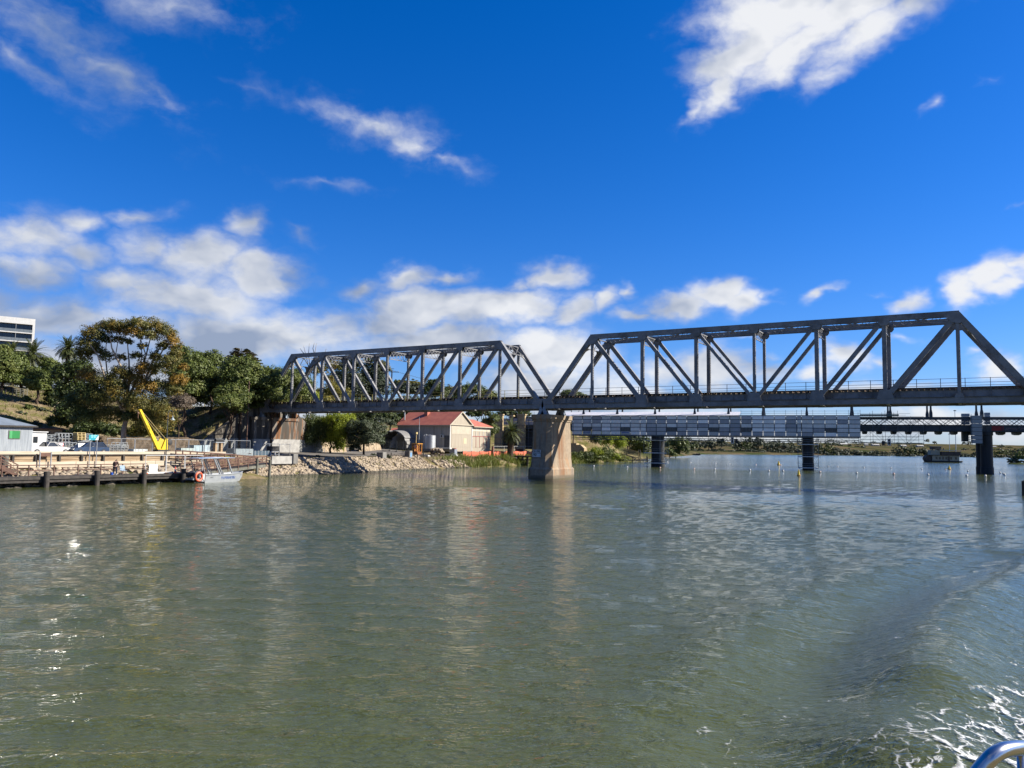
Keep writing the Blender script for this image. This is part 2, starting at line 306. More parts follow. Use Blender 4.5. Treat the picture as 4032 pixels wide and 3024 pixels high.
c = mix(t, mrange(t, sp.outputs[1], 180, 260), c, far)
t.links.new(c, b.inputs['Base Color']); bn = nd(t, 'ShaderNodeBump'); bn.inputs['Distance'].default_value = .25; bn.inputs['Strength'].default_value = .8; t.links.new(n2, bn.inputs['Height']); t.links.new(bn.outputs[0], b.inputs['Normal'])
ground = fastmesh('ground', np.stack([X.ravel(), Y.ravel(), Z.ravel()], 1), np.stack([ii, ii+1, ii+nx+1, ii+nx], 1), gm, smooth=True); ground['kind'] = 'structure'
def hz(x, y): return float(H(x, y))
# gravel yard and road along the bank
def sheet(name, poly, mat, off=.05, n=40, kind='structure'):
    (xa, ya), (xb, yb), (xc, yc), (xd, yd) = poly; U, V = np.meshgrid(np.linspace(0, 1, n), np.linspace(0, 1, n))
    x = (xa*(1-U)+xb*U)*(1-V)+(xd*(1-U)+xc*U)*V; y = (ya*(1-U)+yb*U)*(1-V)+(yd*(1-U)+yc*U)*V
    i = (np.arange(n-1)[:, None]*n+np.arange(n-1)[None, :]).ravel()
    o = fastmesh(name, np.stack([x.ravel(), y.ravel(), (H(x, y)+off).ravel()], 1), np.stack([i, i+1, i+n+1, i+n], 1), mat, smooth=True); o['kind'] = kind; return o
road_m = M('worn_asphalt', (.20, .185, .165), (.13, .12, .11), .8, .9, bump=.2, stretch=(1, .3, 1), c3=(.26, .23, .19), s3=.25)
sheet('road', [(-40.5, -20), (-57, -20), (-73, 42), (-47, 38)], road_m, .07, 90)
yard_m = M('pale_yard_gravel', (.34, .28, .20), (.22, .18, .13), 1.4, .95, bump=.3)
sheet('yard', [(-34.2, -75), (-58, -75), (-58, -22), (-34.2, -22)], yard_m, .06, 60)
# ---------------------------------------------------------------- the river
wm = bpy.data.materials.new('river_water'); wm.use_nodes = True; t = wm.node_tree; b = t.nodes['Principled BSDF']
b.inputs['Base Color'].default_value = (0.047, 0.055, 0.017, 1); b.inputs['IOR'].default_value = 1.333; b.inputs['Specular IOR Level'].default_value = .5
g = nd(t, 'ShaderNodeNewGeometry').outputs['Position']
rot = nd(t, 'ShaderNodeVectorRotate', rotation_type='Z_AXIS'); t.links.new(g, rot.inputs[0]); rot.inputs['Angle'].default_value = -HEAD-R(8)
gr = rot.outputs[0]
dist = vm(t, 'LENGTH', vm(t, 'SUBTRACT', g, tuple(CAM)))
a1 = noise(t, vm(t, 'MULTIPLY', gr, (.62, 1.4, 1)), 5.2, 3, .6, .6); a2 = noise(t, vm(t, 'MULTIPLY', gr, (.65, 1.25, 1)), 1.5, 3, .55, .5); a3 = noise(t, vm(t, 'MULTIPLY', gr, (.12, 1., 1)), .03, 4, .6)
amp = mth(t, 'ADD', .5, mth(t, 'MULTIPLY', mrange(t, a3, .35, .65), 1.0))
hgt = mth(t, 'MULTIPLY', mth(t, 'ADD', mth(t, 'MULTIPLY', a1, .048), mth(t, 'MULTIPLY', a2, .070)), amp)
bn = nd(t, 'ShaderNodeBump'); bn.inputs['Strength'].default_value = 1.; bn.inputs['Distance'].default_value = 1.
t.links.new(hgt, bn.inputs['Height']); t.links.new(bn.outputs[0], b.inputs['Normal'])
t.links.new(mrange(t, dist, 15, 600, .02, .12, False), b.inputs['Roughness'])
rad = [4.0]
while rad[-1] < 13000: rad.append(rad[-1]*(1.006 if rad[-1] < 90 else 1.03))
rad = np.array(rad); ang = np.linspace(-R(62), R(62), 560); A, Q = np.meshgrid(ang, rad)
WX = CAM.x+Q*(np.sin(A)*RGT.x+np.cos(A)*FWD.x); WY = CAM.y+Q*(np.sin(A)*RGT.y+np.cos(A)*FWD.y)
def seg_dist(px_, py_, pts):
    best = np.full(px_.shape, 1e9)
    for (ax, ay), (bx, by) in zip(pts[:-1], pts[1:]):
        vx, vy = bx-ax, by-ay; q = np.clip(((px_-ax)*vx+(py_-ay)*vy)/(vx*vx+vy*vy), 0, 1); best = np.minimum(best, np.hypot(px_-ax-q*vx, py_-ay-q*vy))
    return best
WZ = np.zeros_like(WX); rr = np.random.default_rng(3)
for i in range(26):
    lam = rr.uniform(.5, 1.8); th = -HEAD+math.pi/2+math.pi+rr.normal(0, .45); k = 2*math.pi/lam
    WZ += .0017*lam**.8*np.sin(k*(WX*math.cos(th+2*HEAD)+WY*math.sin(th+2*HEAD))+rr.uniform(0, 6.28))
WZ *= (.5+1.0*fbm(WX*.06, WY*.06, 3))*(1-ss(Q, 90, 160))
def wpath(pts): return [tuple(lz(x*4032/2212, y*4032/2212, 0)[:2]) for x, y in pts]
wake1 = wpath([(1960, 1640), (1965, 1520), (1985, 1420), (2035, 1330), (2110, 1270), (2260, 1215)])
wake2 = wpath([(2040, 1480), (2060, 1380), (2130, 1300), (2300, 1245)])
for wk, am in ((wake1, .27), (wake2, .19)):
    d_ = seg_dist(WX, WY, wk); WZ += am*np.exp(-(d_/1.15)**2)-am*.55*np.exp(-((d_-2.3)/1.2)**2)+am*.35*np.exp(-((d_-4.4)/1.3)**2)
nr, na = WX.shape; i = (np.arange(nr-1)[:, None]*na+np.arange(na-1)[None, :]).ravel()
water = fastmesh('water', np.stack([WX.ravel(), WY.ravel(), WZ.ravel()], 1), np.stack([i, i+1, i+na+1, i+na], 1), wm, smooth=True); water['kind'] = 'structure'
# ---------------------------------------------------------------- railway bridge: two through-truss spans
ZB, ZT, WTR = 10.48, 21.33, 5.84
def laced(mb, a, b, yc, w, dep, th=.05, pitch=None, solid=False, cover=False, lace=.075, both=True):
    """a built-up member in the truss plane from a to b (x, z): two side plates joined by lacing"""
    A = Vector((a[0], yc, a[1])); B = Vector((b[0], yc, b[1])); d = (B-A); L = d.length; d.normalize(); Yv = Vector((0, 1, 0)); n = Yv.cross(d).normalized()
    if n.z < 0 or (abs(n.z) < .01 and n.x < 0): n = -n
    for s in (-1, 1):
        o = Yv*(s*(dep/2-th/2)); mb.bar(A+o, B+o, th, w, n)
        for e in (-1, 1):                                              # flange angles
            f = Yv*(s*(dep/2-.07))+n*(e*(w/2-.012)); mb.bar(A+f, B+f, .13, .024, n)
    if cover: mb.bar(A+n*(w/2+.016), B+n*(w/2+.016), dep+.06, .03, n)
    k = max(2, int(L/(pitch or dep*.95)))
    for e in ((1, -1) if both and not cover else (-1,)):
        for i in range(k):
            p = A+d*(L*i/k)+n*(e*w/2); q = A+d*(L*(i+1)/k)+n*(e*w/2); s = 1 if i % 2 else -1; yy = Yv*(dep/2-.06)
            mb.bar(p-yy*s, q+yy*s, lace, .02, n)
def truss_span(name, label, x0, P, end_rail):
    root = thing(name, label, 'bridge span', (x0, 0, ZB))
    X = [x0+P*i for i in range(9)]; zb = ZB+.36; zt = ZT-.36
    part = lambda mb, nm, m=steel: mb.build(nm, m, root, True)
    for yc in (0., WTR):
        m = MB(); m.box(X[0]-.1, X[8]+.1, yc-.28, yc-.24, ZB+.04, ZB+.66); m.box(X[0]-.1, X[8]+.1, yc+.24, yc+.28, ZB+.04, ZB+.66)
        for e in (ZB+.04, ZB+.66): m.box(X[0]-.1, X[8]+.1, yc-.36, yc-.2, e-.018, e+.018); m.box(X[0]-.1, X[8]+.1, yc+.2, yc+.36, e-.018, e+.018)
        for i in range(120):
            xa = X[0]+(X[8]-X[0])*i/120; xb = xa+(X[8]-X[0])/120; s = 1 if i % 2 else -1; m.bar((xa, yc-.2*s, ZB+.02), (xb, yc+.2*s, ZB+.02), .08, .02)
        part(m, 'bottom_chord')
        m = MB(); laced(m, (X[1]-.25, zt), (X[7]+.25, zt), yc, .66, .56, cover=True); part(m, 'top_chord')
        for (i, j) in ((0, 1), (8, 7)):
            m = MB(); laced(m, (X[i], zb-.1), (X[j], zt), yc, .66, .56, cover=True); part(m, 'end_post')
        for i in range(1, 8):
            m = MB(); w_ = .34 if i in (1, 4, 7) else .48; laced(m, (X[i], zb), (X[i], zt-.2), yc, w_, .42, lace=.15, pitch=.34); part(m, 'vertical_post')
        for (i, j) in ((1, 2), (2, 3), (3, 4), (7, 6), (6, 5), (5, 4)):
            m = MB(); w_ = {1: .56, 2: .46, 3: .38, 7: .56, 6: .46, 5: .38}[i]; laced(m, (X[i], zt-.1), (X[j], zb+.3), yc, w_, .38, lace=.14, pitch=.4, cover=True); part(m, 'diagonal')
        for i in range(9):
            wd = .5 if i in (1, 7) else .95; hh = 1.15 if i in (1, 7) else 1.75
            if i in (0, 8): s = 1 if i == 0 else -1; poly = [(X[i]-.45*s, ZB-.02), (X[i]+1.5*s, ZB-.02), (X[i]+1.5*s, ZB+.9), (X[i]+1.0*s, ZB+1.5), (X[i]-.25*s, ZB+1.5), (X[i]-.45*s, ZB+.6)]
            else: poly = [(X[i]-wd, ZB), (X[i]+wd, ZB), (X[i]+wd*.97, ZB+.75), (X[i]+wd*.66, ZB+hh), (X[i]-wd*.66, ZB+hh), (X[i]-wd*.97, ZB+.75)]
            m = MB()
            for sy in (-.315, .285): m.prism([(x, yc+sy, z) for x, z in poly], (0, .03, 0))
            part(m, 'gusset_plate')
        for i in range(1, 8):
            if i in (1, 7): s = 1 if i == 1 else -1; poly = [(X[i]-.75*s, ZT-.75), (X[i]-.1*s, ZT-.08), (X[i]+1.0*s, ZT-.08), (X[i]+1.0*s, ZT-.75), (X[i]+.55*s, ZT-1.35), (X[i]-.3*s, ZT-1.5), (X[i]-.9*s, ZT-1.25)]
            else: poly = [(X[i]-.62, ZT-.2), (X[i]+.62, ZT-.2), (X[i]+.62, ZT-.95), (X[i]+.38, ZT-1.25), (X[i]-.38, ZT-1.25), (X[i]-.62, ZT-.95)]
            m = MB()
            for sy in (-.315, .285): m.prism([(x, yc+sy, z) for x, z in poly], (0, .03, 0))
            part(m, 'gusset_plate')
    for i in range(9):                                                  # floor beams
        m = MB(); m.box(X[i]-.02, X[i]+.02, .3, WTR-.3, ZB+.12, ZB+1.3); m.box(X[i]-.17, X[i]+.17, .3, WTR-.3, ZB+.09, ZB+.12); m.box(X[i]-.17, X[i]+.17, .3, WTR-.3, ZB+1.3, ZB+1.33); part(m, 'floor_beam')
    for yc in (.95, 2.15, 3.7, 4.9):                                    # stringers with stiffeners
        m = MB(); m.box(X[0], X[8], yc-.015, yc+.015, ZB+.85, ZB+1.62); m.box(X[0], X[8], yc-.13, yc+.13, ZB+.82, ZB+.85); m.box(X[0], X[8], yc-.13, yc+.13, ZB+1.62, ZB+1.65)
        k = 40
        for q in range(k+1): xq = X[0]+(X[8]-X[0])*q/k; m.box(xq-.04, xq+.04, yc-.12, yc+.12, ZB+.85, ZB+1.62)
        part(m, 'stringer')
    for i in range(8):                                                  # bottom laterals
        m = MB(); m.bar((X[i], .3, ZB+.2), (X[i+1], WTR-.3, ZB+.2), .16, .1); m.bar((X[i], WTR-.3, ZB+.21), (X[i+1], .3, ZB+.31), .16, .1); part(m, 'bottom_lateral')
    n = int(8*P/.66); sl0 = None
    for i in range(n):
        x = X[0]+.3+(8*P-.6)*i/(n-1)
        if sl0 is None: mm = MB(); mm.box(-.12, .12, .62, WTR-.62, ZB+1.66-ZB, ZB+1.90-ZB); sl0 = mm.build('sleeper', sleeper_m, root); sl0.location = (x-x0, 0, 0)
        else: c = sl0.copy(); c.name = 'sleeper'; C.objects.link(c); c.location = (x-x0+random.uniform(-.04, .04), random.uniform(-.12, .12), 0)
    for yc in (WTR/2-.8, WTR/2+.8):
        m = MB(); m.box(X[0], X[8], yc-.07, yc+.07, ZB+1.90, ZB+1.92); m.box(X[0], X[8], yc-.012, yc+.012, ZB+1.92, ZB+2.03); m.box(X[0], X[8], yc-.035, yc+.035, ZB+2.03, ZB+2.07); part(m, 'running_rail', rail_m)
    m = MB()
    for yc in (.9, 1.15, 1.4, 4.5, 4.75, 5.0): m.box(X[0], X[8], yc-.11, yc+.11, ZB+1.905, ZB+1.955)
    part(m, 'walkway_plank', sleeper_m)
    hy = .66; m = MB()
    for zz in (2.95, 2.45, 2.12): m.tube([(X[0]-.6, hy, ZB+zz), (X[8]+.6, hy, ZB+zz)], .025, 6)
    hr = part(m, 'handrail', end_rail)
    for q in range(26):
        xq = X[0]-.4+(8*P+.8)*q/25; m = MB(); m.box(xq-.035, xq+.035, hy-.07, hy-.028, ZB+1.6, ZB+3.0); bo = m.build('rail_post', yellowrail if (name == 'railway_truss_span' and q % 2 == 0 and q < 14 and end_rail is yellowrail) else end_rail, hr, True)
    for i in range(1, 8):                                               # sway frames between the trusses
        if i in (1, 7): continue
        m = MB(); za, zb_ = ZT-.55, ZT-1.85
        m.bar((X[i], .3, za), (X[i], WTR-.3, za), .14, .14); m.bar((X[i], .3, zb_), (X[i], WTR-.3, zb_), .12, .12); k = 6
        for q in range(k):
            ya = .3+(WTR-.6)*q/k; yb = .3+(WTR-.6)*(q+1)/k; m.bar((X[i]-.02, ya, za), (X[i]-.02, yb, zb_), .09, .03, (1, 0, 0)); m.bar((X[i]+.02, yb, za), (X[i]+.02, ya, zb_), .09, .03, (1, 0, 0))
        part(m, 'sway_frame')
    for i in range(1, 7):
        m = MB()
        for (ya, yb) in ((.3, WTR-.3), (WTR-.3, .3)):
            for dz in (0, -.32): m.bar((X[i], ya, ZT-.35+dz), (X[i+1], yb, ZT-.35+dz), .14, .04)
            k = 16
            for q in range(k):
                fa, fb = q/k, (q+1)/k; s = 0 if q % 2 else -.32
                m.bar((X[i]+P*fa, ya+(yb-ya)*fa, ZT-.35+s), (X[i]+P*fb, ya+(yb-ya)*fb, ZT-.67-s), .06, .03)
        part(m, 'top_lateral')
    for (i, j) in ((1, 0), (7, 8)):                                     # portals in the plane of the end posts
        m = MB(); dx = (X[j]-X[i])/(ZT-ZB); f = lambda y, dz: Vector((X[i]+dx*dz, y, ZT-.3-dz))
        for dz in (.15, 1.65): m.bar(f(.3, dz), f(WTR-.3, dz), .22, .12)
        for (ya, yb) in ((.3, WTR/2), (WTR/2, .3), (WTR-.3, WTR/2), (WTR/2, WTR-.3)): m.bar(f(ya, .15), f(yb, 1.65), .15, .06)
        m.bar(f(WTR/2, .15), f(WTR/2, 1.65), .12, .06)
        for s in (0, 1):                                                # curved knee brackets
            pts = []
            for q in range(9): an = q/8*math.pi/2; yk = .28+1.7*(1-math.sin(an)); zk = 1.65+1.9*(1-math.cos(an)); pts.append(f(yk if s == 0 else WTR-yk, zk))
            for a_, b_ in zip(pts[:-1], pts[1:]): m.bar(a_, b_, .16, .06)
            m.prism([f(.3 if s == 0 else WTR-.3, 1.65)]+pts, (.02, 0, .012))
        part(m, 'portal_frame')
    for xe in (X[0], X[8]):
        for yc in (0., WTR):
            m = MB()
            for s in (-.34, .30): m.prism([(xe-.52, yc+s, ZB-.78), (xe+.52, yc+s, ZB-.78), (xe+.40, yc+s, ZB-.5), (xe+.12, yc+s, ZB+.28), (xe-.12, yc+s, ZB+.28), (xe-.40, yc+s, ZB-.5)], (0, .04, 0))
            m.box(xe-.56, xe+.56, yc-.42, yc+.42, ZB-.88, ZB-.78); m.lathe((xe, yc-.4, ZB-.02), [(.11, 0), (.11, .8)], 12, (0, 1, 0)); m.box(xe-.3, xe+.3, yc-.22, yc+.22, ZB-.78, ZB-.3)
            part(m, 'bearing_shoe', bearing)
    return root
PL_, PR_ = 7.5625, 7.8031
truss_span('railway_truss_span', 'grey steel railway truss span from the abutment on the left bank to the stone pier', -.283-8*PL_, PL_, yellowrail)
truss_span('railway_truss_span', 'larger looking grey railway truss span over open water right of the stone pier', .283, PR_, darkrail)
# ---------------------------------------------------------------- piers and abutment of the railway bridge
def octa(xh, y0, y1, ch, z): return [(-xh+ch, y0, z), (xh-ch, y0, z), (xh, y0+ch, z), (xh, y1-ch, z), (xh-ch, y1, z), (-xh+ch, y1, z), (-xh, y1-ch, z), (-xh, y0+ch, z)]
def loft(mb, rings):
    o = len(mb.v); n = len(rings[0])
    for r in rings: mb.v += [tuple(p) for p in r]
    for i in range(len(rings)-1):
        for k in range(n): mb.f.append((o+i*n+k, o+i*n+(k+1) % n, o+(i+1)*n+(k+1) % n, o+(i+1)*n+k))
    mb.f.append(tuple(o+k for k in range(n))[::-1]); mb.f.append(tuple(o+(len(rings)-1)*n+k for k in range(n))); return mb
pm = bpy.data.materials.new('stained_pier_concrete'); pm.use_nodes = True; t = pm.node_tree; b = t.nodes['Principled BSDF']; b.inputs['Roughness'].default_value = .9
g = nd(t, 'ShaderNodeNewGeometry').outputs['Position']; v1 = vm(t, 'MULTIPLY', g, (1.2, 1.2, .12)); n1 = noise(t, v1, 1.3, 6, .6); n2 = noise(t, g, 2.2, 6, .6)
c = mix(t, mrange(t, n2, .3, .7), (0.245, 0.190, 0.128, 1), (0.180, 0.135, 0.090, 1)); c = mix(t, mrange(t, n1, .54, .66), c, (0.245, 0.129, 0.054, 1)); c = mix(t, mrange(t, noise(t, vm(t, 'ADD', v1, (9, 2, 5)), 1.0, 5), .56, .68), c, (0.136, 0.109, 0.082, 1))
sp = nd(t, 'ShaderNodeSeparateXYZ'); t.links.new(g, sp.inputs[0]); moss = mth(t, 'MULTIPLY', mrange(t, sp.outputs[0], -1.1, -1.7), mrange(t, n2, .38, .55)); c = mix(t, moss, c, (0.058, 0.058, 0.014, 1))
c = mix(t, mth(t, 'MULTIPLY', mrange(t, sp.outputs[2], .35, .1), mrange(t, n2, .2, .5)), c, (0.048, 0.044, 0.031, 1))
t.links.new(c, b.inputs['Base Color']); stk = mth(t, 'MULTIPLY', mth(t, 'MULTIPLY', mrange(t, sp.outputs[1], 1.0, 2.0), mrange(t, sp.outputs[1], 4.2, 3.0)), mth(t, 'MULTIPLY', mrange(t, sp.outputs[0], .8, 1.3), mrange(t, n1, .30, .58)))
c = mix(t, mth(t, 'MULTIPLY', mth(t, 'MULTIPLY', stk, mrange(t, sp.outputs[2], 8.6, 5.5)), .85), c, (.15, .07, .028, 1))
pour = mth(t, 'FRACT', mth(t, 'ADD', mth(t, 'DIVIDE', sp.outputs[2], 1.22), mth(t, 'MULTIPLY', n2, .03))); c = mix(t, mth(t, 'MULTIPLY', mrange(t, pour, .035, .0), .45), c, (.10, .075, .05, 1))
c = mix(t, mth(t, 'MULTIPLY', mrange(t, mth(t, 'ADD', sp.outputs[2], mth(t, 'MULTIPLY', n2, .5)), .85, .60), .75), c, (.085, .07, .045, 1)); t.links.new(c, b.inputs['Base Color'])
bn = nd(t, 'ShaderNodeBump'); bn.inputs['Strength'].default_value = .35; bn.inputs['Distance'].default_value = .06; t.links.new(n2, bn.inputs['Height']); t.links.new(bn.outputs[0], b.inputs['Normal'])
def river_pier(x, label):
    r = thing('concrete_pier', label, 'bridge pier', (x, 2.9, 0))
    f = lambda xh, y0, y1, ch, z: [(a, b_-2.9, c_) for a, b_, c_ in octa(xh, y0, y1, ch, z)]
    m = MB(); loft(m, [f(2.15, -1.55, 7.35, .85, -2.5), f(2.1, -1.5, 7.3, .85, 1.35), f(1.95, -1.36, 7.16, .8, 1.62)]); m.build('footing', pm, r)
    m = MB(); loft(m, [f(1.95, -1.3, 7.1, .95, 1.6), f(1.74, -1.08, 6.9, .72, 2.9), f(1.52, -.85, 6.69, .56, 8.66)]); m.build('shaft', pm, r)
    m = MB(); loft(m, [f(1.62, -.98, 6.82, .5, 8.62), f(1.62, -.98, 6.82, .5, 8.82), f(1.75, -1.1, 6.94, .5, 8.92), f(1.75, -1.1, 6.94, .5, 9.58)]); m.build('cap', pm, r)
    return r
river_pier(0, 'tapered rust stained concrete pier standing in the river under the meeting of two truss spans')
# flood level board wrapped round the pier's corner
tx_m = M('sign_lettering', (.012, .02, .03), rough=.6); sign_w = M('flood_sign_white', (.62, .68, .70), (.5, .56, .58), 3, .6)
def text_mesh(s, size, mat, parent, mtx, name='lettering', width=None, bold=.0):
    cu = bpy.data.curves.new(name, 'FONT'); cu.body = s; cu.size = size; cu.extrude = .004; cu.offset = bold; cu.align_x = 'CENTER'; cu.align_y = 'CENTER'
    to = bpy.data.objects.new(name, cu); dg = bpy.context.evaluated_depsgraph_get(); C.objects.link(to); bpy.context.view_layer.update()
    me = bpy.data.meshes.new_from_object(to.evaluated_get(bpy.context.evaluated_depsgraph_get())); bpy.data.objects.remove(to); bpy.data.curves.remove(cu)
    if width: ws = [v.co.x for v in me.vertices]; k = width/max(1e-6, max(ws)-min(ws)); me.transform(Matrix.Diagonal((k, 1, 1, 1)))
    me.transform(mtx); me.materials.clear(); me.materials.append(mat); me.name = name
    o = bpy.data.objects.new(name, me); C.objects.link(o); o.parent = parent; return o
def face(o, xdir, zdir=(0, 0, 1)):
    x = Vector(xdir).normalized(); z = Vector(zdir).normalized(); n = x.cross(z).normalized()
    return Matrix.Translation(o) @ Matrix(((x.x, z.x, n.x, 0), (x.y, z.y, n.y, 0), (x.z, z.z, n.z, 0), (0, 0, 0, 1)))
sg = thing('flood_level_sign', 'white flood level board lettered 1956 wrapped round the corner of the stone pier', 'sign', (-1.0, -1.2, 3.7))
p0 = Vector((-1.02, -1.215, 3.72)); d1 = Vector((1, 0, 0)); d0 = Vector((.62, -.78, 0)).normalized()
for (a_, b_, nm) in ((p0, p0+d1*1.30, 'board'), (p0-d0*.80, p0, 'board')):
    m = MB(); m.bar(a_, b_, .035, 1.08); m.build(nm, sign_w, sg, True)
    m = MB(); dd = (b_-a_).normalized(); nn = dd.cross(Vector((0, 0, 1))); m.bar(a_+nn*.022+Vector((0, 0, .02)), b_+nn*.022+Vector((0, 0, .02)), .012, .05); m.build('divider', tx_m, sg, True)
inv = Vector(sg.location)
def put(s, at, dirv, size, wd): text_mesh(s, size, tx_m, sg, face(Vector(at)-inv+Vector(dirv).cross(Vector((0, 0, 1))).normalized()*.026, dirv), width=wd, bold=.012)
put('FLO', p0-d0*.40+Vector((0, 0, .29)), d0, .44, .62); put('OD LEVEL', p0+d1*.64+Vector((0, 0, .29)), d1, .44, 1.22)
put('1', p0-d0*.12+Vector((0, 0, -.26)), d0, .42, .10); put('956', p0+d1*.40+Vector((0, 0, -.26)), d1, .5, .60)
# abutment on the left bank
am_ = bpy.data.materials.new('stained_abutment_concrete'); am_.use_nodes = True; t = am_.node_tree; b = t.nodes['Principled BSDF']; b.inputs['Roughness'].default_value = .92
g = nd(t, 'ShaderNodeNewGeometry').outputs['Position']; v1 = vm(t, 'MULTIPLY', g, (.8, .8, .1)); n1 = noise(t, v1, 1.2, 5, .6); n2 = noise(t, g, 1.2, 6, .6); sp = nd(t, 'ShaderNodeSeparateXYZ'); t.links.new(g, sp.inputs[0])
c = mix(t, mrange(t, n2, .3, .7), (0.156, 0.136, 0.112, 1), (0.102, 0.088, 0.071, 1)); c = mix(t, mth(t, 'MULTIPLY', mrange(t, n1, .46, .6), mrange(t, sp.outputs[1], .8, 2.4)), c, (0.135, 0.052, 0.014, 1)); c = mix(t, mth(t, 'MULTIPLY', mrange(t, noise(t, vm(t, 'ADD', v1, (4, 5, 1)), 1.3, 5), .44, .54), .9), c, (0.034, 0.029, 0.022, 1))
c = mix(t, mrange(t, mth(t, 'ADD', sp.outputs[2], mth(t, 'MULTIPLY', n2, .5)), 5.75, 5.6), c, (0.184, 0.187, 0.177, 1)); t.links.new(c, b.inputs['Base Color'])
ab = thing('bridge_abutment', 'concrete abutment with sloping wing wall carrying the left end of the railway truss', 'abutment', (-61, 3, 3))
m = MB(); m.box(-64, -60.15, -2.4, 8.6, 2.0, 9.6); m.box(-64, -59.95, -2.6, 8.8, 9.6-.55, 9.6); m.build('front_wall', am_, ab, True)
m = MB(); m.box(-64, -62.0, -2.2, 8.4, 9.6, 12.0); m.build('back_wall', am_, ab, True)
m = MB(); m.prism([(-61.4, -2.4, 2.0), (-61.4, -2.4, 11.6), (-61.9, -12.6, 4.3), (-61.9, -13.2, 2.0)], (-.9, 0, 0)); m.build('wing_wall', am_, ab, True)
m = MB(); m.prism([(-61.4, 8.6, 2.0), (-61.4, 8.6, 11.2), (-61.9, 17, 6.3), (-61.9, 18, 2.0)], (-.9, 0, 0)); m.build('wing_wall', am_, ab, True)
m = MB(); m.box(-60.15, -59.75, -2.7, 8.9, 2.0, 5.4); m.build('apron', conc_l, ab, True)
# ---------------------------------------------------------------- the old road bridge behind, wrapped in scaffold sheeting
RB = CAM+RGT*73.3+FWD*194.4; RB.z = 0; RBZ = HEAD-R(20.8)
RU = Vector((math.cos(RBZ), math.sin(RBZ), 0)); RV = Vector((-math.sin(RBZ), math.cos(RBZ), 0))
def lu(x, y, v=0.):                                                    # photo pixel -> (u, z) on a plane v of the road bridge
    q = ray(x, y); o = RB+RV*v; k = (o-CAM).dot(RV)/q.dot(RV); p = CAM+q*k; return (p-RB).dot(RU), p.z
def rloc(u, v=0, z=0): p = RB+RU*u+RV*v; return (p.x, p.y, z)
rb = thing('road_bridge', 'dark iron lattice girder road bridge crossing the river behind the railway truss', 'bridge', RB, RBZ)
girder_m = M('dark_iron', (.050, .062, .075), (.03, .038, .048), 1.5, .6); UMIN, UMAX = -78, 92
for v in (0., 6.2):
    m = MB(); m.box(UMIN, UMAX, v-.22, v+.22, 12.62, 13.06); m.build('top_chord', girder_m, rb)
    m = MB(); m.box(UMIN, UMAX, v-.03, v+.03, 9.75, 11.15); m.box(UMIN, UMAX, v-.24, v+.24, 9.69, 9.75); m.box(UMIN, UMAX, v-.24, v+.24, 11.15, 11.22); k = 54
    for i in range(k+1): q = UMIN+(UMAX-UMIN)*i/k; m.box(q-.05, q+.05, v-.18, v+.18, 9.75, 11.15)
    m.build('plate_girder', girder_m, rb)
    m = MB(); k = int((UMAX-UMIN)/1.75)
    for i in range(k):
        a = UMIN+i*1.75
        m.bar((a, v-.06, 11.2), (a+1.75, v-.06, 12.64), .1, .2, (0, 1, 0)) if i % 2 == 0 else m.bar((a, v-.06, 12.64), (a+1.75, v-.06, 11.2), .1, .2, (0, 1, 0))
        m.bar((a+.87, v+.06, 11.2), (a+2.62, v+.06, 12.64), .08, .18, (0, 1, 0)) if i % 2 else m.bar((a+.87, v+.06, 12.64), (a+2.62, v+.06, 11.2), .08, .18, (0, 1, 0))
    m.build('lattice_web', girder_m, rb)
    for xq in (2310, 2441, 2588, 2742, 2873, 3007, 3177, 3354, 3501, 3658, 3855, 4060):
        u, _ = lu(xq, 1640, 3.1); m = MB(); loft(m, [[(u-a, v-a, z), (u+a, v-a, z), (u+a, v+a, z), (u-a, v+a, z)] for a, z in ((.33, 12.9), (.33, 14.0), (.2, 14.8), (.16, 17.0))]); m.build('portal_post', girder_m, rb)
for i in range(int((UMAX-UMIN)/3.2)):
    u = UMIN+1+i*3.2; m = MB(); m.prism([(u, -.2, 9.69), (u, .5, 9.15), (u, 3.1, 8.95), (u, 5.7, 9.15), (u, 6.4, 9.69)], (.9, 0, 0)); m.build('floor_beam', girder_m, rb)
m = MB(); m.box(UMIN, UMAX, .3, 5.9, 11.0, 11.12); m.build('deck', girder_m, rb)
red_g = M('red_graffiti_paint', (.32, .02, .02), (.2, .015, .02), 2.5, .6, lo=.45, hi=.55)
ua, za = lu(3905, 1683, -.05); ub, zb = lu(3952, 1675, -.05)
m = MB(); m.box(ua, ub, -.06, -.034, 9.9, 11.0); g1 = m.build('graffiti', red_g, rb); g1['label'] = 'red spray painted patch on the girder'
m = MB()
for i in range(14): u = ub+.3+i*.42; m.bar((u, -.045, 10.0+.5*random.random()), (u+.35, -.045, 10.4+.6*random.random()), .02, .11, (0, 0, 1))
m.build('graffiti', M('faded_pink_paint', (.30, .10, .10), (.2, .18, .18), 3), rb)
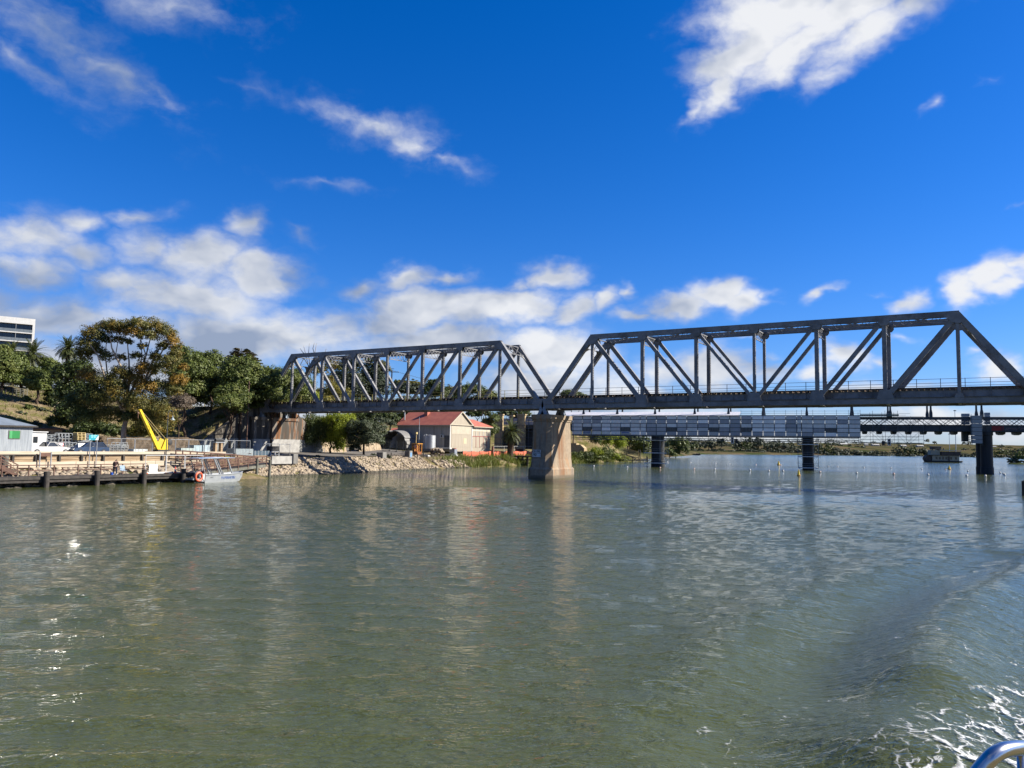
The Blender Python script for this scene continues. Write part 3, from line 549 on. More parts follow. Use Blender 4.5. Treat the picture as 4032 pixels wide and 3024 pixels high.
# river piers: pairs of iron cylinders with access scaffold
pier_m = M('black_iron_cylinder', (.022, .026, .030), (.014, .017, .02), 1.2, .65, stretch=(1, 1, .2))
def road_pier(u, label, r=1.28):
    p = thing('cylinder_pier', label, 'bridge pier', rloc(u, 3.1), RBZ)
    for v in (-3.1+1.1, 3.1):
        m = MB(); m.lathe((0, v, 0), [(r*1.08, -3), (r*1.08, 1.5), (r, 1.6), (r, 8.8), (r*1.12, 8.9), (r*1.12, 9.68)], 20); m.build('cylinder', pier_m, p, smooth=False)
    m = MB(); m.box(-.25, .25, -1, 2.2, 1, 9.2); m.build('web_wall', pier_m, p)
    return p
road_pier(lu(2585, 1834, 1.5)[0], 'dark cylinder pier with access scaffold, farthest left of the road bridge river piers')
road_pier(0, 'dark cylinder pier with access scaffold in midstream under the clad road bridge')
road_pier(lu(3886, 1868, 1.5)[0], 'dark twin cylinder pier at right under the grey clad scaffold tower')
plank_m = M('scaffold_plank', (.85, .85, .80), (.7, .7, .66), 4, .8)
def pier_scaffold(u, label, levels, w=2.35):
    s = thing('pier_scaffold', label, 'scaffold', rloc(u, .6), RBZ); m = MB()
    for a in (-w, -1.35, 1.35, w):
        for v in (-1.5, 2.9): m.tube([(a, v, levels[0]-.2), (a, v, 9.4)], .035, 6)
    for z in levels:
        for dz in (.55, 1.05): m.tube([(-w, -1.5, z+dz), (w, -1.5, z+dz)], .03, 6); m.tube([(-w, -1.5, z+dz), (-w, 2.9, z+dz)], .03, 6); m.tube([(w, -1.5, z+dz), (w, 2.9, z+dz)], .03, 6)
        for sgn in (-1, 1): m.bar((sgn*w, -1.4, z), (sgn*1.4, -1.4, z-.5), .05, .05)
    m.build('tube_frame', steelplate, s)
    for z in levels:
        q = MB(); q.box(-w, w, -1.55, -.9, z-.14, z+.06); q.box(-w, -1.35, -.9, 2.9, z-.05, z+.03); q.box(1.35, w, -.9, 2.9, z-.05, z+.03); q.build('platform', plank_m, s)
    return s
pier_scaffold(lu(2585, 1834, 1.5)[0], 'tube scaffold with pale planks ringing the left river pier of the road bridge', (.95, 3.6, 6.9), 2.9)
pier_scaffold(0, 'tube scaffold with planks ringing the midstream road bridge pier', (.55, 3.3, 6.3))
# sheeting: one scaffold per bridge section, every sheet a part
SHEET = [M('grey_scaffold_sheet', c, tuple(q*.88 for q in c), .9, .6, stretch=(.4, .4, 3)) for c in ((.86, .85, .80), (.98, .97, .92), (.70, .70, .68), (.42, .43, .45), (.54, .55, .56), (1.15, 1.14, 1.10))]
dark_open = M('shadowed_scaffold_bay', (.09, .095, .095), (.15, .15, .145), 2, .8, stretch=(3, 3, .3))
frame_m = M('dark_scaffold_tube', (.10, .13, .15), (.07, .09, .11), 3, .5)
ed1 = [2200+z/2.765 for z in (140, 155, 258, 360, 465, 567, 672, 778, 886, 955)]; ed2 = [2200+z/2.765 for z in (955, 1062, 1172, 1287, 1395, 1513, 1630, 1745, 1862, 1980)]+[2900+z/3.687 for z in (65, 225, 385, 550, 715, 875, 945)]; ed3 = [2900+z/3.687 for z in (945, 1110, 1285, 1455, 1630, 1800)]
ed0 = [2200+z/2.765 for z in (-330, -230, -130, 20, 40, 140)]
VS = -1.4
special = {(2, 3): 'o', (6, 3): 'o', (2, 4): 'b', (6, 4): 'b', (11, 0): 5, (12, 0): 5, (14, 1): 5, (11, 2): 1, (11, 3): 'o', (15, 3): 'o', (15, 4): 'w', (3, 0): 3, (3, 1): 3, (3, 3): 3, (4, 3): 5, (19, 3): 'o', (27, 3): 'o', (27, 4): 5, (32, 3): 'w', (32, 0): 'n', (32, 4): 'b'}
sheet_w = M('white_tarp', (.55, .57, .56), (.45, .47, .46), 2, .6)
colno = 0
for (eds, label, base) in ((ed1, 'pale grey sheeted scaffold on the road bridge just right of the stone pier', 0), (ed2, 'long blue grey sheeted scaffold on the road bridge middle section between two river piers', 1), (ed3, 'right hand sheeted scaffold section that ends in open tubes beyond the midstream pier', 2)):
    us = [lu(x, 1680, VS)[0] for x in eds]; s = thing('sheeted_scaffold', label, 'scaffold', rloc(us[0], VS, 8.2), RBZ); u0 = us[0]; Z0 = 8.2; DZ = 1.03
    for c_ in range(len(us)-1):
        for r_ in range(5):
            k = special.get((colno, 4-r_) if False else (colno, r_)); zt_ = 5.15-r_*DZ
            if k == 'n': continue
            if base == 0: mm = SHEET[random.choices((0, 1, 2, 4), (6, 3, 1, 1))[0]]
            elif base == 1: mm = SHEET[random.choices((2, 3, 4, 0, 1), (3, 4, 4, 1.6, .4))[0]]
            else: mm = SHEET[random.choices((0, 1, 2, 3), (3, 3, 3, 2))[0]]
            if base == 1 and c_ >= 11 and r_ < 4 and c_ < 14: mm = SHEET[random.choice((1, 5, 5))]
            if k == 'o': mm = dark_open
            elif k in ('w', 'b'): mm = sheet_w
            elif isinstance(k, int): mm = SHEET[k]
            m = MB(); y0 = random.uniform(-.02, .02); a, b_ = us[c_]-u0+.09, us[c_+1]-u0-.09; n_ = 4; zt2, zb2 = zt_-.09, zt_-DZ+.09
            for i in range(n_):
                xa, xb = a+(b_-a)*i/n_, a+(b_-a)*(i+1)/n_; ya, yb = y0+.05*math.sin(i*2.1+c_), y0+.05*math.sin((i+1)*2.1+c_)
                m.prism([(xa, ya, zb2), (xb, yb, zb2), (xb, yb, zt2), (xa, ya, zt2)], (0, .012, 0))
            o = m.build('sheet', mm, s)
            if k == 'b':
                o['label'] = 'white banner sheet with dark blue lettering'; wd = b_-a
                q = MB()
                for i in range(9): xx = a+.12*wd+.085*wd*i; q.prism([(xx, y0-.075, zb2+.46), (xx+.07*wd, y0-.075, zb2+.46), (xx+.06*wd, y0-.075, zb2+.72), (xx+.012*wd, y0-.075, zb2+.72)], (0, .012, 0))
                for i in range(8): xx = a+.14*wd+.095*wd*i; q.box(xx, xx+.03*wd, y0-.075, y0-.063, zb2+.18, zb2+.25)
                q.build('lettering', blue_p, o)
        colno += 1
    m = MB()
    for u in us: m.tube([(u-u0, .08, -1.3), (u-u0, .08, 5.3+(1.25 if base == 2 or (base == 1 and u > us[9]) else 0))], .035, 6)
    for r_ in range(6): m.box(0, us[-1]-u0, .07, .11, 5.15-r_*DZ-.09, 5.15-r_*DZ+.09)
    for dz in (-.25, -.75, -1.2): m.bar((0, .1, dz), (us[-1]-u0, .1, dz), .06, .10); m.bar((0, 3.4, dz), (us[-1]-u0, 3.4, dz), .06, .10); m.bar((0, 7.5, dz), (us[-1]-u0, 7.5, dz), .06, .1)
    if base: 
        for dz in (5.7, 6.25): m.tube([((us[9]-u0) if base == 1 else 0, .1, dz), (us[-1]-u0, .1, dz)], .03, 6)
    k = int((us[-1]-us[0])/2.4)
    for i in range(k): ua = (us[-1]-u0)*i/k; ub = (us[-1]-u0)*(i+1)/k; m.bar((ua, .1, -.2), (ub, .1, -1.2), .04, .04); m.bar((ua, 0.1, -1.2), (ua, 7.5, -1.2), .08, .08)
    m.build('tube_frame', frame_m, s)
    m = MB(); m.box(0, us[-1]-u0, .1, .9, -.16, -.08); m.box(0, us[-1]-u0, 6.6, 7.5, -.16, -.08); m.build('platform', frame_m, s)
# corrugated roof sheets over the left part
roof_m = M('white_roof_sheeting', (.66, .66, .68), (.56, .56, .60), 1.2, .5, stretch=(2.5, .4, 1))
re = [lu(x, 1630, VS)[0] for x in np.linspace(2212, 2912, 24)]
rf = thing('scaffold_roof', 'pale corrugated temporary roof over the sheeted road bridge scaffold', 'roof', rloc(re[0], VS, 13.4), RBZ)
for a, b_ in zip(re[:-1], re[1:]):
    m = MB(); m.prism([(a-re[0]+.03, -.45, -.03), (b_-re[0]-.03, -.45, -.03), (b_-re[0]-.03, 4.2, 1.06), (a-re[0]+.03, 4.2, 1.06)], (0, 0, .03)); m.build('roof_sheet', roof_m, rf)
# open scaffold right of the sheeting
u0, _ = lu(3388, 1680, VS); u1, _ = lu(3636, 1680, VS); n = 5
s = thing('open_scaffold', 'open tube scaffold hanging round the road bridge girder right of the sheeting', 'scaffold', rloc(u0, VS, 6.9), RBZ); m = MB(); L_ = u1-u0
for v in (0, 9.0):
    for i in range(n+1): m.tube([(L_*i/n, v, -.6), (L_*i/n, v, 7.6 if i < 4 else 6.3)], .04, 6)
    for z in (0, .75, 1.5, 2.7, 3.9, 5.1, 6.2, 6.9): m.tube([(0, v, z), (L_*(1 if z < 6.5 else .8), v, z)], .03, 6)
    for i in range(n): m.bar((L_*i/n, v, 2.7 if i % 2 else 0), (L_*(i+1)/n, v, 0 if i % 2 else 2.7), .05, .05)
m.build('tube_frame', frame_m, s)
m = MB(); m.box(0, L_, 0, 9, -.12, -.02); m.build('platform', frame_m, s)
m = MB(); m.box(0, L_*.62, -.02, 1.2, 6.35, 6.75); m.build('edge_panel', M('green_grey_panel', (.13, .17, .15), (.1, .13, .12), 2), s)
# scaffold tower at the right pier
uc = lu(3846, 1680, VS)[0]; clad = M('ribbed_grey_cladding', (.36, .39, .41), (.28, .31, .33), 1.6, .5, stretch=(.5, .5, 4))
s = thing('scaffold_tower', 'grey clad scaffold tower hung on the right road bridge pier', 'scaffold', rloc(uc, VS, 6.9), RBZ)
for i in range(7): m = MB(); m.box(-1.0, 1.0, -.3, 1.1, .06+.92*i, .92*(i+1)-.02); m.build('cladding_panel', clad, s)
for (xa, xb, ya, yb, v, nm) in ((3787, 3819, 1628, 1672, 7.2, 'side_panel'), (3878, 3900, 1624, 1671, 7.6, 'side_panel')):
    ua, zt_ = lu(xa, ya, v); ub, zb_ = lu(xb, yb, v); k = 4
    for i in range(k): m = MB(); m.box(ua-uc, ub-uc, v-VS-.03, v-VS+1.2, zb_-6.9+(zt_-zb_)*i/k+.03, zb_-6.9+(zt_-zb_)*(i+1)/k-.03); m.build(nm, clad, s)
m = MB()
for a in (-1.04, 1.04):
    for v in (-.35, 1.15): m.tube([(a, v, -.4), (a, v, 6.7)], .04, 6)
ua, zt_ = lu(3788, 1697, 3); ub, zb_ = lu(3820, 1738, 3)
for a in (ua-uc, (ua+ub)/2-uc, ub-uc):
    for v in (3, 5.5): m.tube([(a, v, zb_-6.9), (a, v, zt_-6.9)], .05, 6)
for i in range(6): z = zb_-6.9+(zt_-zb_)*i/5; m.tube([(ua-uc, 3, z), (ub-uc+.8, 3, z)], .04, 6); m.tube([(ua-uc, 5.5, z), (ub-uc, 5.5, z)], .04, 6)
m.bar((ua-uc, 3, zb_-6.9), (ua-uc+1.6, 3, zb_-8.5), .06, .06); m.build('tube_frame', frame_m, s)
m = MB(); m.box(ua-uc, ub-uc-.5, 3.2, 5.3, zb_-6.9, zt_-6.9); m.build('netting', M('dark_netting', (.05, .055, .05), (.09, .085, .06), 3), s)
# navigation boards hanging under the scaffold
def nav_board(xw, label, xb, label2):
    u, _ = lu(xw, 1728, VS-.4); s = thing('navigation_board', label, 'sign', rloc(u, VS-.35, 7.8), RBZ); m = MB(); m.box(-.36, .36, 0, .05, -1.55, 0); m.box(-.03, .03, .02, .06, 0, .7); m.build('board', white_p, s)
    m = MB(); m.lathe((0, .0, -.32), [(.24, -.02), (.24, .0)], 16, (0, 1, 0)); m.prism([(-.1, -.015, -.62), (.1, -.015, -.62), (.2, -.015, -.9), (-.2, -.015, -.9)], (0, .012, 0)); m.lathe((0, 0, -1.12), [(.24, -.02), (.24, 0)], 16, (0, 1, 0)); m.build('symbol', black_m, s)
    u, _ = lu(xb, 1733, VS-.4); s = thing('navigation_board', label2, 'sign', rloc(u, VS-.35, 7.3), RBZ); m = MB(); m.box(-.33, .33, 0, .05, -1.0, 0); m.box(-.03, .03, .02, .06, 0, 1.2); m.build('board', black_m, s)
nav_board(2883.5, 'white board with black shapes hanging under the long middle sheeting', 2900, 'plain black board hanging under the long middle sheeting')
nav_board(3501, 'white board with black shapes hanging under the open scaffold at right', 3478, 'plain black board hanging under the open scaffold at right')
# left approach of the road bridge: block piers with parapet screens
ap = thing('bridge_approach', 'stone piers and pale parapet screens of the road bridge approach behind the date palm', 'bridge approach', rloc(lu(2000, 1660, 0)[0], 0, 4), RBZ)
for (xa, xb, yt) in ((1948, 1979, 1630), (2006, 2020, 1634), (2036, 2067, 1630)):
    ua, zt_ = lu(xa, yt, -1); ub, _ = lu(xb, yt, -1); m = MB(); m.box(ua, ub, -1, 0, 4, zt_-.4); m.build('block_pier', brick, ap, False); o = bpy.data.objects[-1] if False else None
    m = MB(); m.box(ua-.15, ub+.15, -1.15, .15, zt_-.4, zt_); m.build('coping', brick, ap)
for o in ap.children: o.location = (-lu(2000, 1660, 0)[0], 0, -4)
for (xa, xb) in ((1982, 2006), (2021, 2036), (2068, 2112)):
    ua, zt_ = lu(xa, 1647, -1.3); ub, zb_ = lu(xb, 1673, -1.3); q = lu(2000, 1660, 0)[0]
    for i in range(2): m = MB(); m.box(ua-q+.04, ub-q-.04, -1.3, -1.27, zb_-4+(zt_-zb_)*i/2+.03, zb_-4+(zt_-zb_)*(i+1)/2-.03); m.build('parapet_screen', M('pinkish_screen', (.42, .38, .37), (.36, .33, .33), 1), ap)
m = MB(); q = lu(2000, 1660, 0)[0]; ua, _ = lu(1940, 1690, -1.2); ub, _ = lu(2130, 1690, -1.2)
for x in np.linspace(1950, 2125, 9): u, _ = lu(x, 1690, -1.3); m.tube([(u-q, -1.4, 0), (u-q, -1.4, 10.4)], .045, 6)
for z in (1.5, 3.2, 5, 6.6): m.tube([(ua-q, -1.4, z), (ub-q, -1.4, z)], .04, 6)
m.build('tube_frame', frame_m, ap)
m = MB(); m.box(ua-q, ub-q, 1.5, 5, 0, 6.2); m.build('abutment_block', M('dark_stone', (.07, .065, .06), (.04, .04, .04), 1.5), ap)
# ---------------------------------------------------------------- left bank: jetty, wall, yard
def rt(x, y, far=400):                                                  # where the sight line meets the ground
    v = ray(x, y); k = 30.
    while k < far:
        p = CAM+v*k
        if p.z < hz(p.x, p.y): return p
        k += .25
    return CAM+v*k
def yt(x, y, t): return lt(x, y, t).y
jt = thing('timber_jetty', 'long dark timber jetty with stout piles along the rocky left bank', 'jetty', (-25, -56, 0))
m = MB()
for i in range(74): y = -72+.4*i; m.box(-26.7, -23.35, y+.01, y+.385, .93, 1.0)
m.build('deck', timber_d, jt, True)
for x in (-23.3, -26.5): m = MB(); m.box(x-.09, x+.09, -72, -42.4, .48, .92); m.build('edge_beam', timber_d, jt, True)
m = MB(); m.box(-23.22, -23.1, -72, -42.4, .78, 1.06); m.build('fender_rail', timber_d, jt, True)
for y in (-71.5, -66.2, -61, -55.8, -50.4, -45.4):
    m = MB(); m.tube([(-22.85, y, -2), (-22.85, y, 1.58)], .27, 12); m.build('pile', timber_d, jt, True)
    m = MB(); m.tube([(-25.2, y+2.6, -2), (-25.2, y+2.6, .9)], .24, 10); m.build('pile', timber_d, jt, True)
    m = MB(); m.box(-26.6, -22.9, y-.13, y+.13, .2, .48); m.build('cross_beam', timber_d, jt, True)
m = MB()
for z in (1.55, 2.08): m.box(-26.62, -26.54, -72, -47.5, z-.05, z+.05)
hr = m.build('handrail', timber_b, jt, True)
for i in range(10): y = -71+2.55*i; m = MB(); m.box(-26.54, -26.44, y-.05, y+.05, .95, 2.1); m.build('rail_post', timber_b, hr, True)
# stairs at the far left
st = thing('jetty_stair', 'brown timber stair with handrail between the jetty and the wall at far left', 'stairs', (-28.5, -64, 1)); ya, yb = yt(30, 1800, -28.6), yt(52, 1880, -28.6)
for q, x in enumerate((-29.2, -27.9)):
    m = MB(); m.bar((x, ya-2.6, 2.9), (x, yb, 1.0), .08, .28); m.build('stringer', timber_b, st, True)
    m = MB(); m.bar((x, ya-2.6, 3.95), (x, yb, 2.1), .07, .1); m.bar((x, ya-2.6, 3.4), (x, yb, 1.55), .06, .08)
    for f in (0, .5, 1): y = ya-2.6+(yb-ya+2.6)*f; z = 2.9-1.9*f; m.box(x-.05, x+.05, y-.05, y+.05, z, z+1.15)
    m.build('handrail', timber_b, st, True)
m = MB()
for i in range(9): f = i/9; y = ya-2.6+(yb-ya+2.6)*f; z = 2.9-1.9*f; m.box(-29.15, -27.95, y, y+.3, z-.05, z)
m.build('tread', timber_b, st, True)
m = MB(); y = yt(36, 1860, -28.9); m.tube([(-29.8, y, -.5), (-29.8, y, 3.0)], .32, 12); tag(m.build('mooring_pile', timber_g), 'thick grey green pile standing behind the jetty stair', 'pile')
# ramp up from the jetty to the bank
rp = thing('jetty_ramp', 'sloping timber ramp with red brown handrails at the right end of the jetty', 'ramp', (-27, -36, 1)); A = Vector((-25.3, -43, .95)); B = Vector((-29.6, -28.0, 1.75)); C2 = Vector((-32.2, -27.2, 2.2)); dv = (B-A).normalized(); rv = dv.cross(Vector((0, 0, 1))).normalized()
m = MB(); m.bar(A, B, 1.7, .07); m.bar(B, C2, 1.9, .07); m.build('deck', timber_d, rp, True)
for s in (-.9, .9): m = MB(); m.bar(A+rv*s-Vector((0, 0, .22)), B+rv*s-Vector((0, 0, .22)), .14, .36); m.build('side_beam', timber_g, rp, True)
for s in (-.92, .92):
    m = MB()
    for dz in (.35, .72, 1.1): m.bar(A+rv*s+Vector((0, 0, dz)), B+rv*s+Vector((0, 0, dz)), .06, .12)
    h_ = m.build('handrail', timber_b, rp, True)
    for i in range(8): p = A.lerp(B, i/7)+rv*s*1.05; m = MB(); m.box(p.x-.05, p.x+.05, p.y-.05, p.y+.05, p.z-.3, p.z+1.15); m.build('rail_post', timber_b, h_, True)
for (x, y, zt_) in ((-28.0, -30.0, 2.55), (-28.8, -27.0, 2.35), (-26.6, -37.5, 2.1), (-29.9, -33.2, 2.4)): m = MB(); m.tube([(x, y, -2), (x, y, zt_)], .19, 10); m.build('pile', timber_g, rp, True)
ur = thing('upper_ramp', 'red brown timber railed ramp sloping down from the right end of the plank wall', 'ramp', (-32.4, -30, 2.5)); A = Vector((-32.3, -39.5, 3.2)); B = Vector((-32.3, -26.4, 2.35))
for x in (-32.35, -31.0):
    m = MB()
    for dz in (-.55, -.1, .35): m.bar(A+Vector((x+32.3, 0, dz)), B+Vector((x+32.3, 0, dz)), .07, .13)
    h_ = m.build('handrail', timber_b, ur, True)
    for i in range(7): p = A.lerp(B, i/6); m = MB(); m.box(x-.06, x+.06, p.y-.06, p.y+.06, p.z-1.4, p.z+.42); m.build('rail_post', timber_b, h_, True)
m = MB(); m.bar(A+Vector((.65, 0, -1.0)), B+Vector((.65, 0, -1.0)), 1.25, .1); m.build('deck', timber_t, ur, True)
# retaining wall of planks between posts
rw = thing('plank_wall', 'pale timber plank retaining wall with dark posts above the riprap', 'retaining wall', (-33, -52, 1.6)); YA, YB = -76, -31.2
m = MB(); rq = random.Random(4)
for z0_, z1_ in ((2.2, 2.50), (2.53, 2.76), (2.79, 3.04)):
    y = YA
    while y < YB: L_ = rq.uniform(2.2, 3.6); y1 = min(YB, y+L_); k_ = rq.uniform(-.03, .03); m.box(-33.25, -33.05+k_, y+.01, y1-.01, z0_, z1_); y = y1
m.build('upper_planks', timber_t, rw, True)
m = MB()
for i in range(12): y = YA+(YB-4-YA)*i/12; m.box(-33.0, -32.84, y+.02, y+(YB-4-YA)/12-.02, 1.62, 2.26)
m.build('lower_planks', timber_p, rw, True)
m = MB(); m.box(-33.3, -32.86, YA, YB, 2.98, 3.08); m.build('dark_rail', timber_d, rw, True)
m = MB(); m.box(-33.6, -32.9, YA, YB, 3.08, 3.40); m.build('cap_beam', timber_p, rw, True)
for xq in (51, 142, 234, 322, 407, 486, 560, 640, 700, 760, 815): y = yt(xq, 1800, -32.95); m = MB(); m.box(-33.02, -32.83, y-.11, y+.11, 2.26, 2.98); m.build('post', timber_d, rw, True)
m = MB(); m.box(-32.84, -32.78, YA, YB-4, 1.56, 1.64); m.build('bottom_rail', timber_b, rw, True)
ya, yb = yt(1069, 1812, -33.4), yt(1150, 1812, -33.4)
lw = thing('low_wall', 'short cream concrete wall with end block beside the ramp', 'wall', (-33.4, ya, 2)); m = MB(); m.box(-33.6, -33.3, ya, yb, 1.6, 2.75); m.build('wall_panel', conc_l, lw, True); m = MB(); m.box(-33.8, -33.1, yb, yb+.9, 1.6, 3.1); m.build('end_block', conc_g, lw, True)
# white shed with green shutter at the wall's edge
corr = bpy.data.materials.new('white_corrugated_iron'); corr.use_nodes = True; t = corr.node_tree; b = t.nodes['Principled BSDF']; g = nd(t, 'ShaderNodeNewGeometry').outputs['Position']
n = noise(t, vm(t, 'MULTIPLY', g, (1, 3.5, .3)), 1.6, 6, .6); t.links.new(mix(t, mrange(t, n, .35, .7), (0.245, 0.268, 0.285, 1), (0.165, 0.185, 0.205, 1)), b.inputs['Base Color']); b.inputs['Roughness'].default_value = .55
wv = nd(t, 'ShaderNodeTexWave', bands_direction='Y'); wv.inputs['Scale'].default_value = 3.0; t.links.new(g, wv.inputs[0]); bn = nd(t, 'ShaderNodeBump'); bn.inputs['Strength'].default_value = .5; bn.inputs['Distance'].default_value = .04; t.links.new(wv.outputs[0], bn.inputs['Height']); t.links.new(bn.outputs[0], b.inputs['Normal'])
grey_roof = M('blue_grey_roof', (.20, .24, .28), (.16, .19, .22), 1.2, .5)
xs0 = -33.75; yr = yt(124, 1785, xs0); yl = yr-9
sh = thing('white_shed', 'white corrugated iron shed with a green shutter and grey hip roof', 'shed', (xs0-2.5, yr-4, 3.35))
m = MB(); m.box(xs0-5, xs0, yl, yr, 2.8, 6.22); m.build('wall', corr, sh, True)
m = MB(); e = .32; zr = 7.15; z0 = 6.2; m.add([(xs0-5-e, yl-e, z0), (xs0+e, yl-e, z0), (xs0+e, yr+e, z0), (xs0-5-e, yr+e, z0), (xs0-2.5, yl+2.3, zr), (xs0-2.5, yr-2.3, zr)], [(0, 1, 2, 3), (1, 2, 5, 4), (0, 4, 5, 3), (2, 3, 5), (0, 1, 4)]); m.build('roof', grey_roof, sh, True)
m = MB(); m.box(xs0-5-e, xs0+e+.04, yl-e-.04, yr+e+.04, z0-.16, z0-.01); m.build('fascia', timber_d, sh, True)
wa, wb = yt(36, 1710, xs0), yt(77, 1710, xs0); za, zb_ = lt(55, 1697, xs0).z, lt(55, 1726, xs0).z
m = MB(); m.box(xs0, xs0+.05, wa-.07, wb+.07, zb_-.07, za+.07); wf = m.build('window_frame', timber_g, sh, True)
m = MB(); m.box(xs0+.05, xs0+.075, wa+.3, wb, zb_, za); m.build('shutter', M('green_shutter', (.01, .22, .05), (.008, .18, .04), 1), wf, True)
m = MB(); m.box(xs0+.05, xs0+.07, wa, wa+.3, zb_, za); m.build('shutter', M('light_green_shutter', (.06, .36, .12), (.05, .3, .1), 1), wf, True)
xa = -40; ya, yb = yt(126, 1730, xa), yt(183, 1730, xa)
an = thing('white_annex', 'small white flat roofed hut with a dark window behind the white shed', 'hut', (xa-2, yb-1, 3.35)); za = lt(150, 1702, xa).z
m = MB(); m.box(xa-3, xa, ya-1, yb, 2.8, za); m.build('wall', white_p, an, True); m = MB(); m.box(xa-3.1, xa+.15, ya-1.1, yb+.1, za, za+.1); m.build('roof', white_p, an, True)
m = MB(); a_, b_ = yt(131, 1730, xa), yt(148, 1730, xa); m.box(xa, xa+.04, a_, b_, lt(140, 1743, xa).z, lt(140, 1719, xa).z); m.build('window', glass_d, an, True)
hb = rt(205, 1712); hx = -55; ya, yb = yt(167, 1700, hx), yt(244, 1700, hx); zt_ = lt(205, 1684, hx).z; zg = hz(hx, (ya+yb)/2)
hu = thing('timber_hut', 'brown timber hut in tree shade behind the stacked frames', 'hut', (hx, (ya+yb)/2, zg)); m = MB(); m.box(hx-2.5, hx, ya, yb, zg-.5, zt_-.25); m.build('wall', timber_t, hu, True); m = MB(); m.box(hx-2.8, hx+.4, ya-.3, yb+.3, zt_-.25, zt_-.1); m.build('roof', timber_b, hu, True)
for f in (.25, .8): y = ya+(yb-ya)*f; m = MB(); m.box(hx, hx+.04, y-.35, y+.35, zt_-1.25, zt_-.6); m.build('window', glass_d, hu, True)
# parked vehicles in the yard
def car(name, label, loc, rz, body, L=4.6, ute=False, bonnet=None):
    r = thing(name, label, 'car', loc, rz); w = .86
    prof = [(-L/2, .35), (-L/2, .80), (-L/2+.1, .92), (L/2-1.45, .98), (L/2-.25, .82), (L/2, .62), (L/2, .32)]
    m = MB(); m.prism([(x, -w, z) for x, z in prof], (0, 2*w, 0)); m.build('body', body, r)
    if bonnet: m = MB(); m.prism([(L/2-1.4, -w+.05, .985), (L/2-.25, -w+.05, .826), (L/2-.25, w-.05, .826), (L/2-1.4, w-.05, .985)], (0, 0, .02)); m.build('bonnet', bonnet, r)
    cx = -.1 if not ute else .35; l0, l1 = (-L/2+.35, L/2-1.25) if not ute else (-.55, L/2-1.2)
    base = [(l0, -w+.02, .95), (l1, -w+.02, .97), (l1, w-.02, .97), (l0, w-.02, .95)]; top = [(l0+.4, -w+.16, 1.46), (l1-.8, -w+.16, 1.46), (l1-.8, w-.16, 1.46), (l0+.4, w-.16, 1.46)]
    m = MB(); loft(m, [base, top]); m.build('window', glass_d, r); m = MB(); m.prism([(l0+.38, -w+.15, 1.455), (l1-.78, -w+.15, 1.455), (l1-.78, w-.15, 1.455), (l0+.38, w-.15, 1.455)], (0, 0, .06))
    for x in (l0+.4, (l0+l1)/2, l1-.8):
        for s in (-1, 1): q = (x-l0-.4)/max(.1, l1-l0-1.2); m.bar((l0+(l1-l0)*q, s*(w-.01), .95), (x, s*(w-.14), 1.47), .07, .05)
    m.build('cab_roof', body, r)
    for x in (-L/2+.85, L/2-.85):
        for s in (-1, 1): m = MB(); m.lathe((x, s*(w-.02)-.1, .33), [(.2, 0), (.33, .02), (.33, .18), (.2, .2)], 16, (0, 1, 0)); wl = m.build('wheel', black_m, r); m = MB(); m.lathe((x, s*(w-.02)-.11, .33), [(.19, 0), (.19, .22)], 12, (0, 1, 0)); m.build('rim', galv, wl)
    for s in (-1, 1): m = MB(); m.box(L/2-.12, L/2+.012, s*.6-.17, s*.6+.17, .62, .76); m.build('headlight', galv, r)
    return r
yv = yt(200, 1770, -37.6); car('parked_ute', 'white ute parked between the white shed and the stacked frames', (-37.6, yv-.4, 2.95), R(90), white_p, 5.0, True)
yv = yt(343, 1770, -37); pc_ = car('parked_car', 'dark blue car with glinting windscreen parked under the teal sign', (-37, yv, 2.95), R(-82), M('deep_blue_paint', (.04, .07, .13), (.03, .05, .1), 2, .3), 4.9, False, M('dark_blue_paint', (.01, .03, .10), (.012, .03, .08), 2, .25))
# extra windscreen pane added over the car's glass, tilted to throw the sun on to the river
W_ = Vector((-36.6, yv-.75, 4.05)); tgt = Vector((CAM.x, CAM.y, -CAM.z)); nw = (SUN+(tgt-W_).normalized()).normalized(); sx_ = Vector((0, 0, 1)).cross(nw).normalized(); sy_ = nw.cross(sx_); m = MB(); m.prism([W_-sx_*.62-sy_*.30, W_+sx_*.62-sy_*.30, W_+sx_*.55+sy_*.30, W_-sx_*.55+sy_*.30], nw*.01)
gl = bpy.data.materials.new('windscreen_glass'); gl.use_nodes = True; q = gl.node_tree.nodes['Principled BSDF']; q.inputs['Base Color'].default_value = (.03, .04, .05, 1); q.inputs['Roughness'].default_value = .13; q.inputs['Specular IOR Level'].default_value = .9; m.build('windscreen', gl, pc_, True)
# sign boards
y0, y1 = yt(352, 1800, -32.7), yt(379, 1800, -32.7)
ts = thing('teal_sign', 'teal board with pale lettering on two tall posts beside the parked car', 'sign', (-32.7, y0, 1.65)); zt_, zb_ = lt(365, 1712, -32.7).z, lt(365, 1733, -32.7).z
ya, yb = yt(349, 1720, -32.7), yt(387, 1720, -32.7)
for y in (y0, y1): m = MB(); m.tube([(-32.7, y, 1.6), (-32.7, y, zb_+.2)], .05, 8); m.build('post', galv, ts, True)
m = MB(); m.box(-32.66, -32.62, ya, yb, zb_, zt_); m.build('board', teal_p, ts, True); m = MB(); m.prism([(-32.615, yb-.42, zb_+.01), (-32.615, yb-.01, zb_+.01), (-32.615, yb-.01, zt_-.03)], (.006, 0, 0)); m.build('white_corner', white_p, ts, True)
m = MB(); c_ = M('pale_teal_lettering', (.35, .75, .80), rough=.5); W_ = yb-ya; Hh = zt_-zb_
